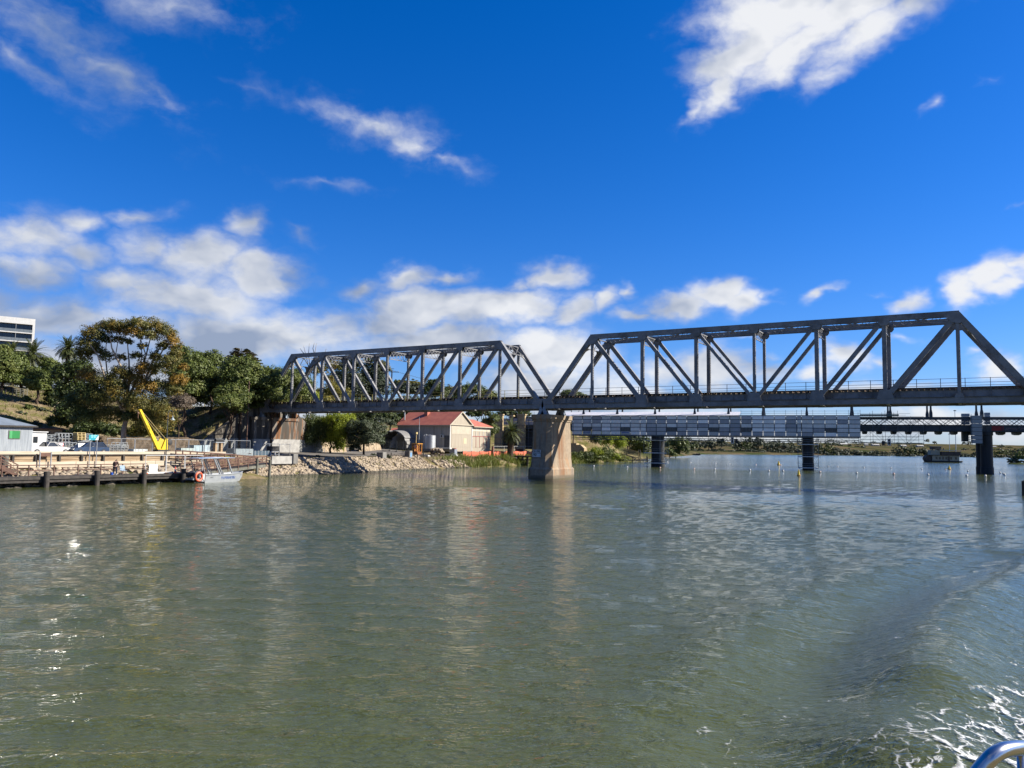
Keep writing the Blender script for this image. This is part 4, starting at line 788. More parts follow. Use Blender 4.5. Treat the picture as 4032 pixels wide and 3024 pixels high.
for (a, b_, z, h) in ((.2, .42, .82, .12), (.46, .80, .82, .12), (.2, .42, .66, .07), (.46, .74, .66, .07), (.22, .42, .48, .11), (.5, .74, .48, .11), (.02, .2, .06, .12)): m.box(-32.617, -32.61, ya+W_*a, ya+W_*b_, zb_+Hh*z, zb_+Hh*(z+h))
m.build('lettering', c_, ts, True)
y0, y1 = yt(157, 1800, -32.6), yt(201, 1800, -32.6); fs = thing('notice_sign', 'low dark notice board between two galvanised posts left of the teal sign', 'sign', (-32.6, y0, 1.65))
for y in (y0, y1): m = MB(); m.tube([(-32.6, y, 1.6), (-32.6, y, 3.35)], .07, 8); m.build('post', galv, fs, True)
m = MB(); m.box(-32.62, -32.57, y0, y1, 2.85, 3.25); m.build('board', timber_b, fs, True)
# stacked frames, racks and pallets
dull_galv = M('dull_galvanised_steel', (.36, .38, .39), (.26, .28, .29), 5, .5, .4)
def rack(label, xa, xb, yt_, t_, rows, cols, mat=None):
    ya, yb = yt(xa, 1760, t_), yt(xb, 1760, t_); zt_ = lt((xa+xb)/2, yt_, t_).z; r = thing('steel_stillage', label, 'rack', (t_, (ya+yb)/2, 3.4), 0, None); m = MB()
    for i in range(cols+1):
        for x in (t_-.9, t_): y = ya+(yb-ya)*i/cols; m.box(x-.03, x+.03, y-.03, y+.03, 2.93, zt_)
    for j in range(rows+1): z = 3.5+(zt_-3.5)*j/rows; m.box(t_-.03, t_+.03, ya, yb, z-.03, z+.03); m.box(t_-.93, t_-.87, ya, yb, z-.03, z+.03)
    m.build('frame', mat or dull_galv, r, True); m = MB()
    for j in range(rows):
        z = 3.5+(zt_-3.5)*j/rows+.06
        for q in range(7): m.tube([(t_-.8+.11*q, ya+.05, z+.05), (t_-.8+.11*q, yb-.05+random.uniform(-.3, .1), z+.05+random.uniform(0, .3))], .035, 6)
    m.build('stored_tubes', steelplate, r, True); return r
rack('dark tube rack nearest the white hut', 184, 228, 1712, -41, 4, 3, steelplate); rack('light steel frame stack standing tall left of the yellow pallets', 230, 282, 1706, -40.5, 3, 4)
rack('steel tube rack behind the red barrier board', 228, 300, 1742, -39, 2, 5); rack('steel tube rack below the yellow pallets', 298, 352, 1735, -40.5, 3, 4); rack('grey frame stack right behind the teal sign', 336, 360, 1708, -41.5, 4, 2, steelplate)
rack('low steel rack right of the parked car', 432, 505, 1752, -40, 2, 5); rack('white framed rack left of the gum trunk', 455, 500, 1742, -42, 2, 3)
ya, yb = yt(301, 1720, -40), yt(337, 1720, -40); zt_, zb_ = lt(320, 1703, -40).z, lt(320, 1734, -40).z
yp = M('yellow_pallet_timber', (.66, .52, .24), (.55, .42, .18), 3, .8)
for i in range(5):
    p = thing('pallet', ['lowest', 'second lowest', 'middle', 'second highest', 'topmost'][i]+' yellow timber pallet of the stack on the tube rack', 'pallet', (-40.4, (ya+yb)/2, zb_+(zt_-zb_)*i/5), R(random.uniform(-4, 4)), 'yellow timber pallets stacked on the rack'); m = MB(); hh = (zt_-zb_)/5
    for q in range(5): m.box(-.5+.22*q, -.38+.22*q, -.55, .55, hh*.72, hh*.95)
    for q in (-.5, 0, .45): m.box(-.5, .5, q, q+.09, .02, hh*.72)
    m.build('slats', yp, p)
ya, yb = yt(231, 1750, -37), yt(250, 1750, -37); m = MB(); m.box(-37.03, -36.97, ya, yb, lt(240, 1757, -37).z, lt(240, 1744, -37).z); bb = thing('barrier_board', 'red and white barrier board on short legs in front of the tube racks', 'barrier', (-37, ya, 3.4)); m.build('board', M('red_white_board', (.55, .05, .07), (.75, .6, .6), 2, .5, lo=.5, hi=.56), bb, True)
m = MB(); m.tube([(-37, ya+.1, 2.93), (-37, ya+.1, lt(240, 1757, -37).z)], .03); m.tube([(-37, yb-.1, 2.93), (-37, yb-.1, lt(240, 1757, -37).z)], .03); m.build('leg', galv, bb, True)
# temporary fence panels
def fence_panel(label, a, b_, zt_, mat=galv, zbase=None):
    a = Vector(a); b_ = Vector(b_); zb_ = zbase if zbase is not None else a.z; r = thing('fence_panel', label, 'fence', (a.x, a.y, zb_), 0, 'temporary mesh fence panels')
    m = MB(); za = Vector((0, 0, zb_+.1)); A = Vector((a.x, a.y, 0)); B = Vector((b_.x, b_.y, 0)); T = Vector((0, 0, zt_)); m.tube([A+za, A+T], .035, 6); m.tube([B+za, B+T], .035, 6); m.tube([A+T, B+T], .035, 6); m.tube([A+za, B+za], .03, 6); m.build('frame', mat, r, True)
    m = MB(); n = max(4, int((B-A).length/.24))
    for i in range(1, n): p = A.lerp(B, i/n); m.bar(p+za, p+T, .004, .004)
    for i in range(1, 8): z = Vector((0, 0, zb_+.1+(zt_-zb_-.1)*i/8)); m.bar(A+z, B+z, .004, .004)
    m.build('mesh_infill', steelplate, r, True)
    for p in (A, B): m = MB(); m.box(p.x-.35, p.x+.35, p.y-.12, p.y+.12, zb_, zb_+.13); m.build('foot', orange_p if False else conc_g, r, True)
    return r
xsf = (420, 477, 531, 600, 691, 743, 805, 875, 924, 986); names = ('behind the parked car', 'in front of the gum trunk', 'left of the yellow crane', 'behind the yellow crane boom', 'right of the crane wheel', 'behind the pale wrapped pallet', 'left of the light tower', 'behind the light tower', 'at the foot of the wing wall')
for i in range(9): pa, pb = lt(xsf[i], 1775, -39.4), lt(xsf[i+1], 1775, -39.4); fence_panel('mesh fence panel '+names[i], (pa.x, pa.y, 2.95), (pb.x-.05, pb.y-.06, 2.95), 4.98)
stone_dark = M('dark_stacked_stone', (.16, .125, .09), (.08, .062, .045), 1.6, .9, bump=.6)
# yellow derrick crane
xc = -35.4; P_ = lambda x, y: lt(x, y, xc); cr = thing('derrick_crane', 'bright yellow hand derrick crane with slanted jib on the wall top', 'crane', (xc, P_(635, 1778).y, 3.4))
def quad_box(mb, pts, w): return mb.prism([(p.x-w/2, p.y, p.z) for p in pts], (w, 0, 0))
m = MB(); quad_box(m, [P_(546, 1614), P_(553, 1611), P_(631, 1768), P_(617, 1770)], .42); m.build('jib', yellow_p, cr, True)
m = MB(); quad_box(m, [P_(611, 1772), P_(655, 1775), P_(656, 1728), P_(651, 1722), P_(632, 1768)], .5); m.build('mast', yellow_p, cr, True)
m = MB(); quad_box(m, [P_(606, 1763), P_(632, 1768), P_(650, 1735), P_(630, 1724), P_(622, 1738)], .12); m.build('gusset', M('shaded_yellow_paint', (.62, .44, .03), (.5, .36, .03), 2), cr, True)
m = MB(); q = P_(632, 1778); m.box(xc-.5, xc+.5, P_(612, 1778).y, P_(655, 1778).y, 3.4, 3.62); m.build('base_plate', black_m, cr, True)
m = MB(); m.box(xc-1.1, xc+1.1, P_(590, 1778).y, P_(676, 1778).y, 2.6, 3.4); m.build('plinth', timber_p, cr, True)
m = MB()
for dx in (-.16, .16): 
    a, b_ = P_(551, 1614), P_(646 if dx > 0 else 637, 1724 if dx > 0 else 1723); m.tube([(a.x+dx, a.y, a.z), (b_.x+dx, b_.y, b_.z)], .035, 6)
m.build('stay_cable', M('tan_rope', (.50, .40, .18)), cr, True)
m = MB(); q = P_(667, 1741); m.lathe((xc+.1, q.y, q.z), [(.12, -.1), (.36, -.06), (.40, 0), (.36, .06), (.12, .1)], 18, (1, 0, .1)); m.build('winch_wheel', black_m, cr, True)
m = MB(); a = P_(548, 1616); m.ball((a.x, a.y-.1, a.z-.35), .14); m.tube([(a.x, a.y-.1, a.z), (a.x, a.y-.1, a.z-1.0)], .03, 6); m.build('hook_block', M('rusty_hook', (.30, .17, .10)), cr, True)
# street lamps
xl = -32.75; b0, t0 = lt(652, 1822, xl), lt(663, 1640, xl); lp = thing('street_lamp', 'dark gooseneck street lamp with a bell shade right of the yellow crane', 'lamp', (xl, b0.y, 1.6)); m = MB(); y = b0.y; hd = lt(680, 1648, xl)
m.tube([(xl, y, 1.55), (xl, y, 4.3), (xl, y+.02, hd.z+.5)], [.07, .06, .045], 8); m.build('pole', steel_far, lp, True)
m = MB(); m.tube([(xl, y+.02, hd.z+.5)]+[(xl, y+.02+(hd.y-y)*(1-math.cos(a))/2, hd.z+.5+.55*math.sin(a)) for a in np.linspace(.2, math.pi, 8)]+[(xl, hd.y, hd.z+.2)], .03, 6); m.build('arm', steel_far, lp, True)
m = MB(); m.lathe((xl, hd.y, hd.z-.2), [(.27, 0), (.20, .14), (.09, .26), (.05, .45), (.03, .6)], 14); m.build('lamp_shade', M('grey_lamp_shade', (.35, .42, .44)), lp, True)
# light tower, crates, cabinets near the abutment
xq = -36.5; f = lambda x, y, t=xq: lt(x, y, t)
lg = thing('water_tank_stand', 'dark capsule tank on timber and metal legs in front of the wing wall', 'tank stand', (xq, f(860, 1776).y, 3.4)); a, b_ = f(846, 1733), f(878, 1733)
m = MB(); m.lathe((xq, a.y, a.z), [(.05, 0), (.24, .06), (.24, b_.y-a.y-.06), (.05, b_.y-a.y)], 14, (0, 1, 0)); m.build('tank', black_m, lg, True); m = MB(); m.box(xq-.35, xq+.35, a.y-.1, b_.y+.1, a.z-.36, a.z-.24); m.build('platform', galv, lg, True)
m = MB()
for y in (a.y+.1, b_.y-.35): m.box(xq-.25, xq+.25, y-.16, y+.16, 2.93, a.z-.36)
m.build('leg', timber_t, lg, True)
def crate(name, label, cat, xa, xb, yt_, t_, mat, dx=1.2, bands=4, lid=None):
    a, b_ = f(xa, 1780, t_), f(xb, 1780, t_); zt_ = f((xa+xb)/2, yt_, t_).z; zg = hz(t_, (a.y+b_.y)/2)+.05; r = thing(name, label, cat, (t_, (a.y+b_.y)/2, zg)); hgt = (zt_-zg)
    m = MB(); m.box(t_-dx, t_, a.y+.05, b_.y-.05, zg+.14, zt_-.05); m.build('load', mat, r, True); m = MB()
    for i in range(bands): y = a.y+(b_.y-a.y)*(i+.5)/bands; m.box(t_-dx-.02, t_+.02, y-.04, y+.04, zg+.1, zt_-.02)
    m.build('strap', lid or galv, r, True); m = MB(); m.box(t_-dx, t_+.03, a.y, b_.y, zg, zg+.12); m.build('pallet_base', timber_t, r, True); return r
wrap = M('pale_green_wrap', (.42, .50, .46), (.34, .40, .38), 2, .5); wrap2 = M('grey_blue_wrap', (.30, .35, .36), (.2, .25, .27), 2, .5)
crate('wrapped_pallet', 'low white wrapped pallet load left of the crane base', 'pallet load', 525, 582, 1767, -38.5, M('white_wrap', (.62, .68, .66), (.5, .55, .55), 2, .5)); crate('wrapped_pallet', 'pale green wrapped pallet load right of the crane wheel', 'pallet load', 712, 766, 1763, -38.5, wrap)
crate('wrapped_pallet', 'wide grey green wrapped stack at the foot of the abutment', 'pallet load', 927, 998, 1766, -42, wrap2, 2, 6); crate('wrapped_pallet', 'long low dark blue wrapped stack before the abutment apron', 'pallet load', 998, 1064, 1774, -43, M('dark_blue_wrap', (.06, .10, .14), (.05, .08, .1), 2, .5), 2, 5)
crate('covered_boat', 'pale blue tarpaulin covered load behind the fence near the crane', 'covered load', 762, 795, 1752, -43, M('pale_blue_tarp', (.40, .52, .56), (.3, .4, .45), 2, .5), 1.5, 2); crate('covered_boat', 'second tarpaulin covered load between the crane and the tank stand', 'covered load', 798, 826, 1751, -44, M('grey_blue_tarp', (.45, .55, .60), (.3, .38, .42), 2, .5), 1.5, 2)
a, b_ = f(1066, 1780, -44), f(1100, 1780, -44); zg = hz(-44, a.y)+.05; zt_ = f(1082, 1757, -44).z; cbt = thing('equipment_cabinet', 'black cabinet on a white frame in front of the abutment', 'cabinet', (-44, a.y, zg)); m = MB(); m.box(-45, -44, a.y, b_.y, (zg+zt_)/2, zt_); m.build('cabinet_box', black_m, cbt, True); m = MB()
for y in (a.y+.05, (a.y+b_.y)/2, b_.y-.05):
    for x in (-44.95, -44.05): m.box(x-.05, x+.05, y-.05, y+.05, zg-.1, (zg+zt_)/2)
m.box(-45, -44, a.y, b_.y, (zg+zt_)/2-.1, (zg+zt_)/2-.002); m.build('frame', white_p, cbt, True)
for (xa, xb, nm) in ((1028, 1062, 'left of the black cabinet'), (1062, 1100, 'behind the black cabinet'), (1100, 1142, 'right of the black cabinet')): pa, pb = f(xa, 1780, -46.5), f(xb, 1780, -46.5); zg = hz(-46.5, pa.y)+.05; fence_panel('mesh fence panel '+nm, (pa.x, pa.y, zg), (pb.x, pb.y-.05, zg), zg+1.9)
# concrete blocks and bollards by the road
def block(label, xa, xb, yt_, yb_, patch=None):
    p = rt((xa+xb)/2, yb_); d = (p-CAM).dot(FWD); s = (xb-xa)*d/FPX*.82; h = (yb_-yt_)*d/FPX; r = thing('concrete_block', label, 'block', (p.x, p.y, p.z-.05), R(8)); m = MB(); loft(m, [[(-s/2, -s/2, 0), (s/2, -s/2, 0), (s/2, s/2, 0), (-s/2, s/2, 0)], [(-s/2, -s/2, h), (s/2, -s/2, h), (s/2, s/2, h), (-s/2, s/2, h)]]); o = m.build('block', conc_g, r); bv = o.modifiers.new('b', 'BEVEL'); bv.width = .05
    m = MB(); m.tube([(0, -.15, h-.01), (0, -.15, h+.1), (0, .15, h+.1), (0, .15, h-.01)], .02, 6); m.build('lifting_loop', black_m, r)
    if patch: m = MB(); m.box(s/2, s/2+.02, -s*.3, s*.3, h*.2, h*.75); m.build('painted_patch', patch, r)
block('grey concrete block at the end of the cream wall under the truss', 1118, 1158, 1786, 1806); block('dark faced concrete block on the bank left of the dry shrub', 1485, 1520, 1780, 1804); block('concrete block with a blue patch beside the orange lift', 1594, 1622, 1774, 1803, M('blue_patch', (.10, .25, .50), (.2, .35, .5), 3))
for (x, yt_, yb_, nm) in ((1540, 1782, 1804, 'between the two concrete blocks'), (1643, 1784, 1804, 'right below the orange lift'), (1667, 1778, 1801, 'right of the orange lift')):
    p = rt(x, yb_); d = (p-CAM).dot(FWD); m = MB(); m.lathe((0, 0, -.1), [(.09, 0), (.09, .1+(yb_-yt_)*d/FPX-.06), (.05, .1+(yb_-yt_)*d/FPX)], 10); r = tag(m.build('bollard', timber_d), 'dark timber bollard '+nm, 'bollard', 'bollards along the bank road'); r.location = p
# rough stone walls below the bushes
def stone_wall(label, pts, h, n=60, mat=None):
    pts = [Vector(p) for p in pts]; r = np.random.default_rng(len(label)); V = []; F = []; rows = 8
    for i in range(n+1):
        f_ = i/n*(len(pts)-1); k = min(int(f_), len(pts)-2); p = pts[k].lerp(pts[k+1], f_-k); d = (pts[k+1]-pts[k]).normalized(); nn = Vector((d.y, -d.x, 0)); hh = h*(.85+.3*r.random())*(.55+.45*min(1, min(i, n-i)/5))
        for j in range(rows+1): q = p+nn*(.45*(1-j/rows)+r.uniform(-.12, .12)); V.append((q.x, q.y, p.z-.3+(hh+.3)*j/rows+r.uniform(-.05, .05)))
        q = p-nn*1.6; V.append((q.x, q.y, p.z+hh+.1))
    w_ = rows+2
    for i in range(n):
        for j in range(w_-1): F.append((i*w_+j, (i+1)*w_+j, (i+1)*w_+j+1, i*w_+j+1))
    return tag(fastmesh('stone_wall', V, F, mat or tan_stone), label, 'wall')
g_ = lambda x, y: rt(x, y)
stone_wall('rough pale stone wall below the weeping tree under the truss', [g_(1172, 1779), g_(1260, 1781), g_(1362, 1781)], 1.9); stone_wall('rough pale stone wall below the grey green bush beside the yard gate', [g_(1412, 1779), g_(1455, 1776), g_(1497, 1772)], 1.9)
stone_wall('long dark stacked stone wall behind the yard fences at the foot of the slope', [Vector((-57.5, y, 2.9)) for y in (-62, -48, -34, -22, -16)], 2.2, 120, stone_dark)
# ---------------------------------------------------------------- riprap: the largest rocks one by one, the rest as a mass
rock_m = bpy.data.materials.new('pale_riprap_stone'); rock_m.use_nodes = True; t = rock_m.node_tree; b = t.nodes['Principled BSDF']; b.inputs['Roughness'].default_value = .9; g = nd(t, 'ShaderNodeNewGeometry'); oi = nd(t, 'ShaderNodeObjectInfo')
rnd = mth(t, 'FRACT', mth(t, 'ADD', g.outputs['Random Per Island'], oi.outputs['Random'])); c = mix(t, rnd, (0.320, 0.255, 0.170, 1), (0.165, 0.135, 0.105, 1)); c = mix(t, mrange(t, noise(t, g.outputs['Position'], 3., 5), .4, .7), c, (0.184, 0.146, 0.102, 1))
sp = nd(t, 'ShaderNodeSeparateXYZ'); t.links.new(g.outputs['Position'], sp.inputs[0]); c = mix(t, mrange(t, sp.outputs[2], .3, .02), c, (0.041, 0.037, 0.027, 1)); t.links.new(c, b.inputs['Base Color'])
RV_ = []; rg = np.random.default_rng(21)
_b = bmesh.new(); bmesh.ops.create_icosphere(_b, subdivisions=1, radius=1); ICO = np.array([v.co[:] for v in _b.verts]); ICF = np.array([[v.index for v in f.verts] for f in _b.faces]); _b.free()
def rock_verts(r, rg):
    v = ICO*(1+rg.uniform(-.28, .28, (len(ICO), 1))); v = v*np.array([rg.uniform(.8, 1.35), rg.uniform(.7, 1.1), rg.uniform(.5, .8)])*r
    m = np.array((Matrix.Rotation(rg.uniform(0, 6.28), 3, 'Z') @ Matrix.Rotation(rg.normal(0, .4), 3, 'X'))); return v @ m.T
spots = []
def add_rocks(n, ya, yb, s0, s1, r0, r1):
    for _ in range(n):
        y = rg.uniform(ya, yb); s = rg.uniform(s0, s1); x = float(shore_x(y))-s; r = r0+(r1-r0)*rg.random()**2.2; spots.append((x, y, hz(x, y)+r*.12, r))
add_rocks(2300, -74, -26, -.7, 8.6, .16, .52); add_rocks(5200, -27, 26, -.8, 5.7, .10, .38); add_rocks(700, -27, 10, -.7, 2.2, .2, .46); add_rocks(260, 28, 40, -.5, 3.5, .15, .55)
spots = [q for q in spots if not (q[0] < -32.7 and q[1] < -27.5)]
spots.sort(key=lambda q: -q[3]/math.hypot(q[0]-CAM.x, q[1]-CAM.y))
protos = []
for i in range(14):
    v = rock_verts(1, rg); me = bpy.data.meshes.new('riprap_rock'); me.from_pydata(v.tolist(), [], ICF.tolist()); me.materials.append(rock_m); protos.append(me)
for i, (x, y, z, r) in enumerate(spots[:290]):
    o = bpy.data.objects.new('riprap_rock', protos[i % 14]); C.objects.link(o); o.location = (x, y, z); o.scale = (r, r, r); o.rotation_euler = (0, 0, rg.uniform(0, 6.28)); tag(o, 'one of the larger pale angular rocks of the riverbank riprap', 'rock', 'larger rocks of the riverbank riprap')
VV = np.concatenate([rock_verts(r, rg)+np.array([x, y, z]) for x, y, z, r in spots[290:]]); FF = np.concatenate([ICF+i*len(ICO) for i in range(len(spots)-290)])
rip = fastmesh('riprap', VV, FF, rock_m); rip['kind'] = 'stuff'
# ---------------------------------------------------------------- red roofed shed group
SX, SY, SZ = -50., 47., 4.3; wall_sh = M('cream_board', (.42, .365, .28), (.36, .31, .235), 1.0, .8, stretch=(4, 4, .3)); wall_grey = M('shed_grey_boards', (.44, .40, .34), (.37, .335, .285), 1, .8, stretch=(4, 4, .3))
rs = thing('goods_shed', 'large cream goods shed with red gable roof below the left truss span', 'shed', (SX-8, SY+5, SZ)); XL = SX-15.6; YR = SY+9.4; EZ = 9.75; RZ = 12.85; YM = (SY+YR)/2
m = MB(); m.box(XL, SX, SY, YR, SZ-1, EZ); m.build('wall', wall_grey, rs, True)
m = MB(); m.prism([(SX-.02, SY, EZ), (SX-.02, YR, EZ), (SX-.02, YM, RZ)], (.06, 0, 0)); m.box(SX, SX+.05, SY+.05, YR-.05, SZ-.9, EZ); m.build('gable_wall', wall_sh, rs, True)
m = MB(); ov = .45
for s in (-1, 1): ye = SY-ov if s < 0 else YR+ov; ez = EZ-ov*(RZ-EZ)/(YM-SY); m.prism([(XL-.3, ye, ez), (SX+.35, ye, ez), (SX+.35, YM, RZ), (XL-.3, YM, RZ)], (0, 0, .09))
m.build('roof', red_roof, rs, True)
m = MB()
for s in (-1, 1): ye = SY-ov if s < 0 else YR+ov; ez = EZ-ov*(RZ-EZ)/(YM-SY); m.bar((SX+.38, ye, ez-.02), (SX+.38, YM, RZ-.02), .06, .26)
m.box(SX+.36, SX+.42, SY-.1, YR+.1, EZ-.12, EZ+.06); m.build('barge_board', cream_p, rs, True)
m = MB(); m.box(XL-.3, SX+.3, SY-.52, SY-.42, EZ-.42, EZ-.28); m.build('gutter', cream_p, rs, True)
m = MB(); m.box(SX+.05, SX+.09, SY+.6, YR-.5, EZ-2.3, EZ-.3); q = m.build('upper_panel', cream_p, rs, True)
m = MB(); m.box(SX+.05, SX+.08, SY+.7, YR-.6, SZ+.1, EZ-2.4); m.build('sliding_door', wall_sh, rs, True); m = MB(); m.box(SX+.08, SX+.10, YM+1.1, YM+2.3, SZ+.9, SZ+2.2); m.build('faded_notice', M('faded_yellow', (.62, .50, .25), (.6, .5, .35), 2), rs, True)
for yy in (SY+.06, YR-.06): m = MB(); m.box(SX+.02, SX+.12, yy-.12, yy+.12, SZ-.8, EZ); m.build('corner_trim', white_p, rs, True)
m = MB(); p = ln(1593, 1650, SY+1.6); m.lathe((p.x, SY+1.6, EZ+.6), [(.17, 0), (.17, 2.6), (.24, 2.62), (.24, 3.0), (.1, 3.05)], 12); m.build('flue', galv, rs, True)
m = MB(); p = ln(1686, 1632, YM-.6); m.box(p.x-.5, p.x+.5, YM-1.6, YM-.5, RZ-1.0, RZ+.15); m.build('roof_vent', red_roof, rs, True)
p = ln(1741, 1717, SY-.3); ac = MB(); ac.box(p.x-.5, p.x+.4, SY-.4, SY, p.z-.35, p.z+.35); o = ac.build('air_conditioner', white_p, rs, True); m = MB(); m.lathe((p.x-.1, SY-.43, p.z), [(.26, 0), (.26, .03)], 14, (0, 1, 0)); m.build('fan_grille', black_m, o, True)
for xq in (1708, 1737): p = ln(xq, 1700, SY-.06); m = MB(); m.tube([(p.x, SY-.08, SZ), (p.x, SY-.08, EZ-.3)], .05, 6); m.build('downpipe', wall_grey, rs, True)
m = MB(); p = ln(1759, 1740, SY-.03); m.box(p.x-.7, p.x+.7, SY-.05, SY, SZ, p.z+1.5); m.build('side_door', M('dark_door', (.10, .095, .09), (.07, .07, .07), 2), rs, True)
# annex on the right with red trimmed doors
ax_ = thing('shed_annex', 'lower cream annex with red door frames and red roof right of the goods shed', 'annex', (SX-3, YR+4, SZ)); YA2 = YR+.1; YB2 = YR+8.7
m = MB(); m.box(SX-7, SX-.1, YA2, YB2, SZ-1, 9.55); m.build('wall', wall_sh, ax_, True)
m = MB(); m.prism([(SX+.5, YA2+.05, 9.5), (SX+.5, YB2+.5, 9.5), (SX-3.6, YB2-2.6, 11.3), (SX-3.6, YA2+.05, 11.3)], (0, 0, .09)); m.prism([(SX+.5, YB2+.5, 9.5), (SX-7.5, YB2+.5, 9.5), (SX-3.6, YB2-2.6, 11.3)], (0, 0, .09)); m.prism([(SX-7.5, YA2+.05, 9.5), (SX-7.5, YB2+.5, 9.5), (SX-3.6, YB2-2.6, 11.3), (SX-3.6, YA2+.05, 11.3)], (0, 0, .09)); m.build('roof', red_roof, ax_, True)
m = MB(); m.box(SX+.48, SX+.56, YA2+.1, YB2+.5, 9.3, 9.48); m.build('gutter', cream_p, ax_, True)
for i in range(5):
    a = YA2+.25+1.66*i; m = MB(); m.box(SX-.1, SX-.05, a+.08, a+1.55, 8.3, 9.25); m.build('clerestory_panel', M('pale_window_sheet', (.66, .60, .46), (.6, .54, .4), 1, .4), ax_, True) if i == 0 else m.build('clerestory_panel', bpy.data.materials['pale_window_sheet'], ax_, True)
    m = MB(); m.box(SX-.1, SX-.06, a+.08, a+1.55, SZ+.05, 7.0); d_ = m.build('door', wall_sh, ax_, True)
m = MB(); rt_ = M('red_trim', (.36, .05, .05), (.3, .04, .04), 2)
for i in range(6): a = YA2+.22+1.66*i; m.box(SX-.1, SX-.01, a-.04, a+.06, SZ, 7.1) if i in (1, 2, 3, 4, 5) else None
m.box(SX-.1, SX-.01, YA2+.2, YB2-.05, 7.02, 7.14); m.build('door_frame', rt_, ax_, True)
m = MB()
for i in range(6): a = YA2+.22+1.66*i; m.box(SX-.1, SX-.02, a-.06, a+.06, 7.14, 9.3)
m.build('mullion', white_p, ax_, True)
# left lean-to and arched shelter
la = thing('shed_lean_to', 'low red roofed lean-to at the left end of the goods shed', 'lean-to', (XL-3, SY+3, SZ)); pa, pb = ln(1494, 1675, SY+2), ln(1560, 1676, SY+2)
m = MB(); m.prism([(XL-6.5, SY+6, 8.9), (XL-.1, SY+6, 8.9), (XL-.1, SY-.6, 7.2), (XL-2.6, SY-.6, 7.2)], (0, 0, .09)); m.build('roof', red_roof, la, True); m = MB(); m.box(XL-5.5, XL-.1, SY+.2, SY+6, SZ-1, 7.3); m.build('wall', wall_grey, la, True)
ar = thing('arched_shelter', 'dark corrugated arched shelter in front of the goods shed', 'shelter', (XL+2, SY-3, SZ)); pa, pb = ln(1509, 1760, SY-3), ln(1622, 1760, SY-3); top = ln(1565, 1698, SY-3).z; cx = (pa.x+pb.x)/2; ra = (pb.x-pa.x)/2; hb_ = top-SZ; V = MB(); pts = [(cx+ra*math.cos(a), SZ-.3+(hb_+.3)*math.sin(a)) for a in np.linspace(0, math.pi, 17)]
dk = M('dark_corrugated_iron', (.24, .235, .22), (.17, .165, .155), 2, .6)
for (x0, z0), (x1, z1) in zip(pts[:-1], pts[1:]): V.add([(x0, SY-5, z0), (x1, SY-5, z1), (x1, SY-.6, z1), (x0, SY-.6, z0)], [(0, 1, 2, 3)])
o = V.build('canopy', dk, ar, True); sm = o.modifiers.new('s', 'SOLIDIFY'); sm.thickness = .22
m = MB(); m.box(cx+ra*.05, cx+ra*.5, SY-.14, SY-.05, SZ, SZ+2.9); m.build('back_door', wall_grey, ar, True)
# yard gate, tank, lift and site gear
for (xa, xb, nm) in ((1508, 1535, 'left leaf of the yard gate before the arched shelter'), (1535, 1562, 'middle leaf of the yard gate before the arched shelter'), (1562, 1588, 'right middle leaf of the yard gate before the arched shelter'), (1588, 1614, 'rightmost leaf of the yard gate before the arched shelter')): pa, pb = ln(xa, 1770, SY-11), ln(xb, 1770, SY-11); zg = hz(pa.x, pa.y); fence_panel(nm, (pa.x, pa.y, zg), (pb.x-.05, pb.y, zg), ln(xa, 1736, SY-11).z, steel_far)
p = ln(1693, 1758, SY-4); tk = thing('water_tank', 'ribbed galvanised water tank standing by the goods shed wall', 'tank', (p.x, SY-4, SZ-.4)); m = MB(); top = ln(1693, 1714, SY-4).z-SZ+.4; prof = []
for i in range(28): z = top*i/27; prof.append((1.28+(.025 if i % 2 else 0), z))
m.lathe((0, 0, 0), prof, 24); m.build('shell', galv, tk); m = MB(); m.lathe((0, 0, top), [(1.3, 0), (.05, .12)], 24); m.build('lid', galv, tk)
m = MB(); m.tube([(-1.5, -.2, 0), (-1.5, -.2, top+.15), (-.9, -.1, top+.15)], .09, 8); m.tube([(-1.2, -.8, 0), (-1.2, -.8, top+.05)], .07, 8); m.build('pipe', white_p, tk)
p = rt(1641, 1790); d = (p-CAM).dot(FWD); u = d/FPX; lf = thing('lift_platform', 'orange access lift with a raised camera mast on the bank road', 'lift', (p.x, p.y, p.z), R(-12)); m = MB(); m.box(-16*u, 16*u, -.7, .7, .05, 12*u); m.build('chassis', M('rust_orange', (.42, .13, .03), (.22, .08, .03), 2, .6), lf); yo = M('orange_yellow_paint', (.78, .36, .03), (.6, .24, .02), 2, .5)
m = MB()
for x in (-15*u, 0, 15*u):
    for y in (-.65, .65): m.box(x-.05, x+.05, y-.05, y+.05, 12*u, 42*u)
for z in (12, 22, 32, 42): m.box(-15.5*u, 15.5*u, -.7, -.62, z*u-.05, z*u+.05); m.box(-15.5*u, 15.5*u, .62, .7, z*u-.05, z*u+.05)
m.box(-17*u, 19*u, -.75, .75, 41*u, 44*u); m.build('cage', yo, lf)
m = MB(); m.box(-14*u, -1*u, -.6, .6, 12*u, 36*u); m.build('engine_box', bpy.data.materials['rust_orange'], lf); m = MB(); m.box(1*u, 12*u, -.745, -.72, 28*u, 38*u); m.build('warning_plate', M('pink_plate', (.75, .45, .45), (.7, .3, .3), 3), lf)
m = MB(); m.tube([(-6*u, 0, 40*u), (-5*u, 0, 84*u)], .07, 8); m.box(-9*u, -1*u, -.2, .2, 80*u, 88*u); m.build('camera_mast', yp, lf)
for x in (-11*u, 11*u):
    for s in (-.75, .6): m = MB(); m.lathe((x, s, .22), [(.1, 0), (.28, .02), (.28, .14), (.1, .16)], 12, (0, 1, 0)); m.build('wheel', black_m, lf)
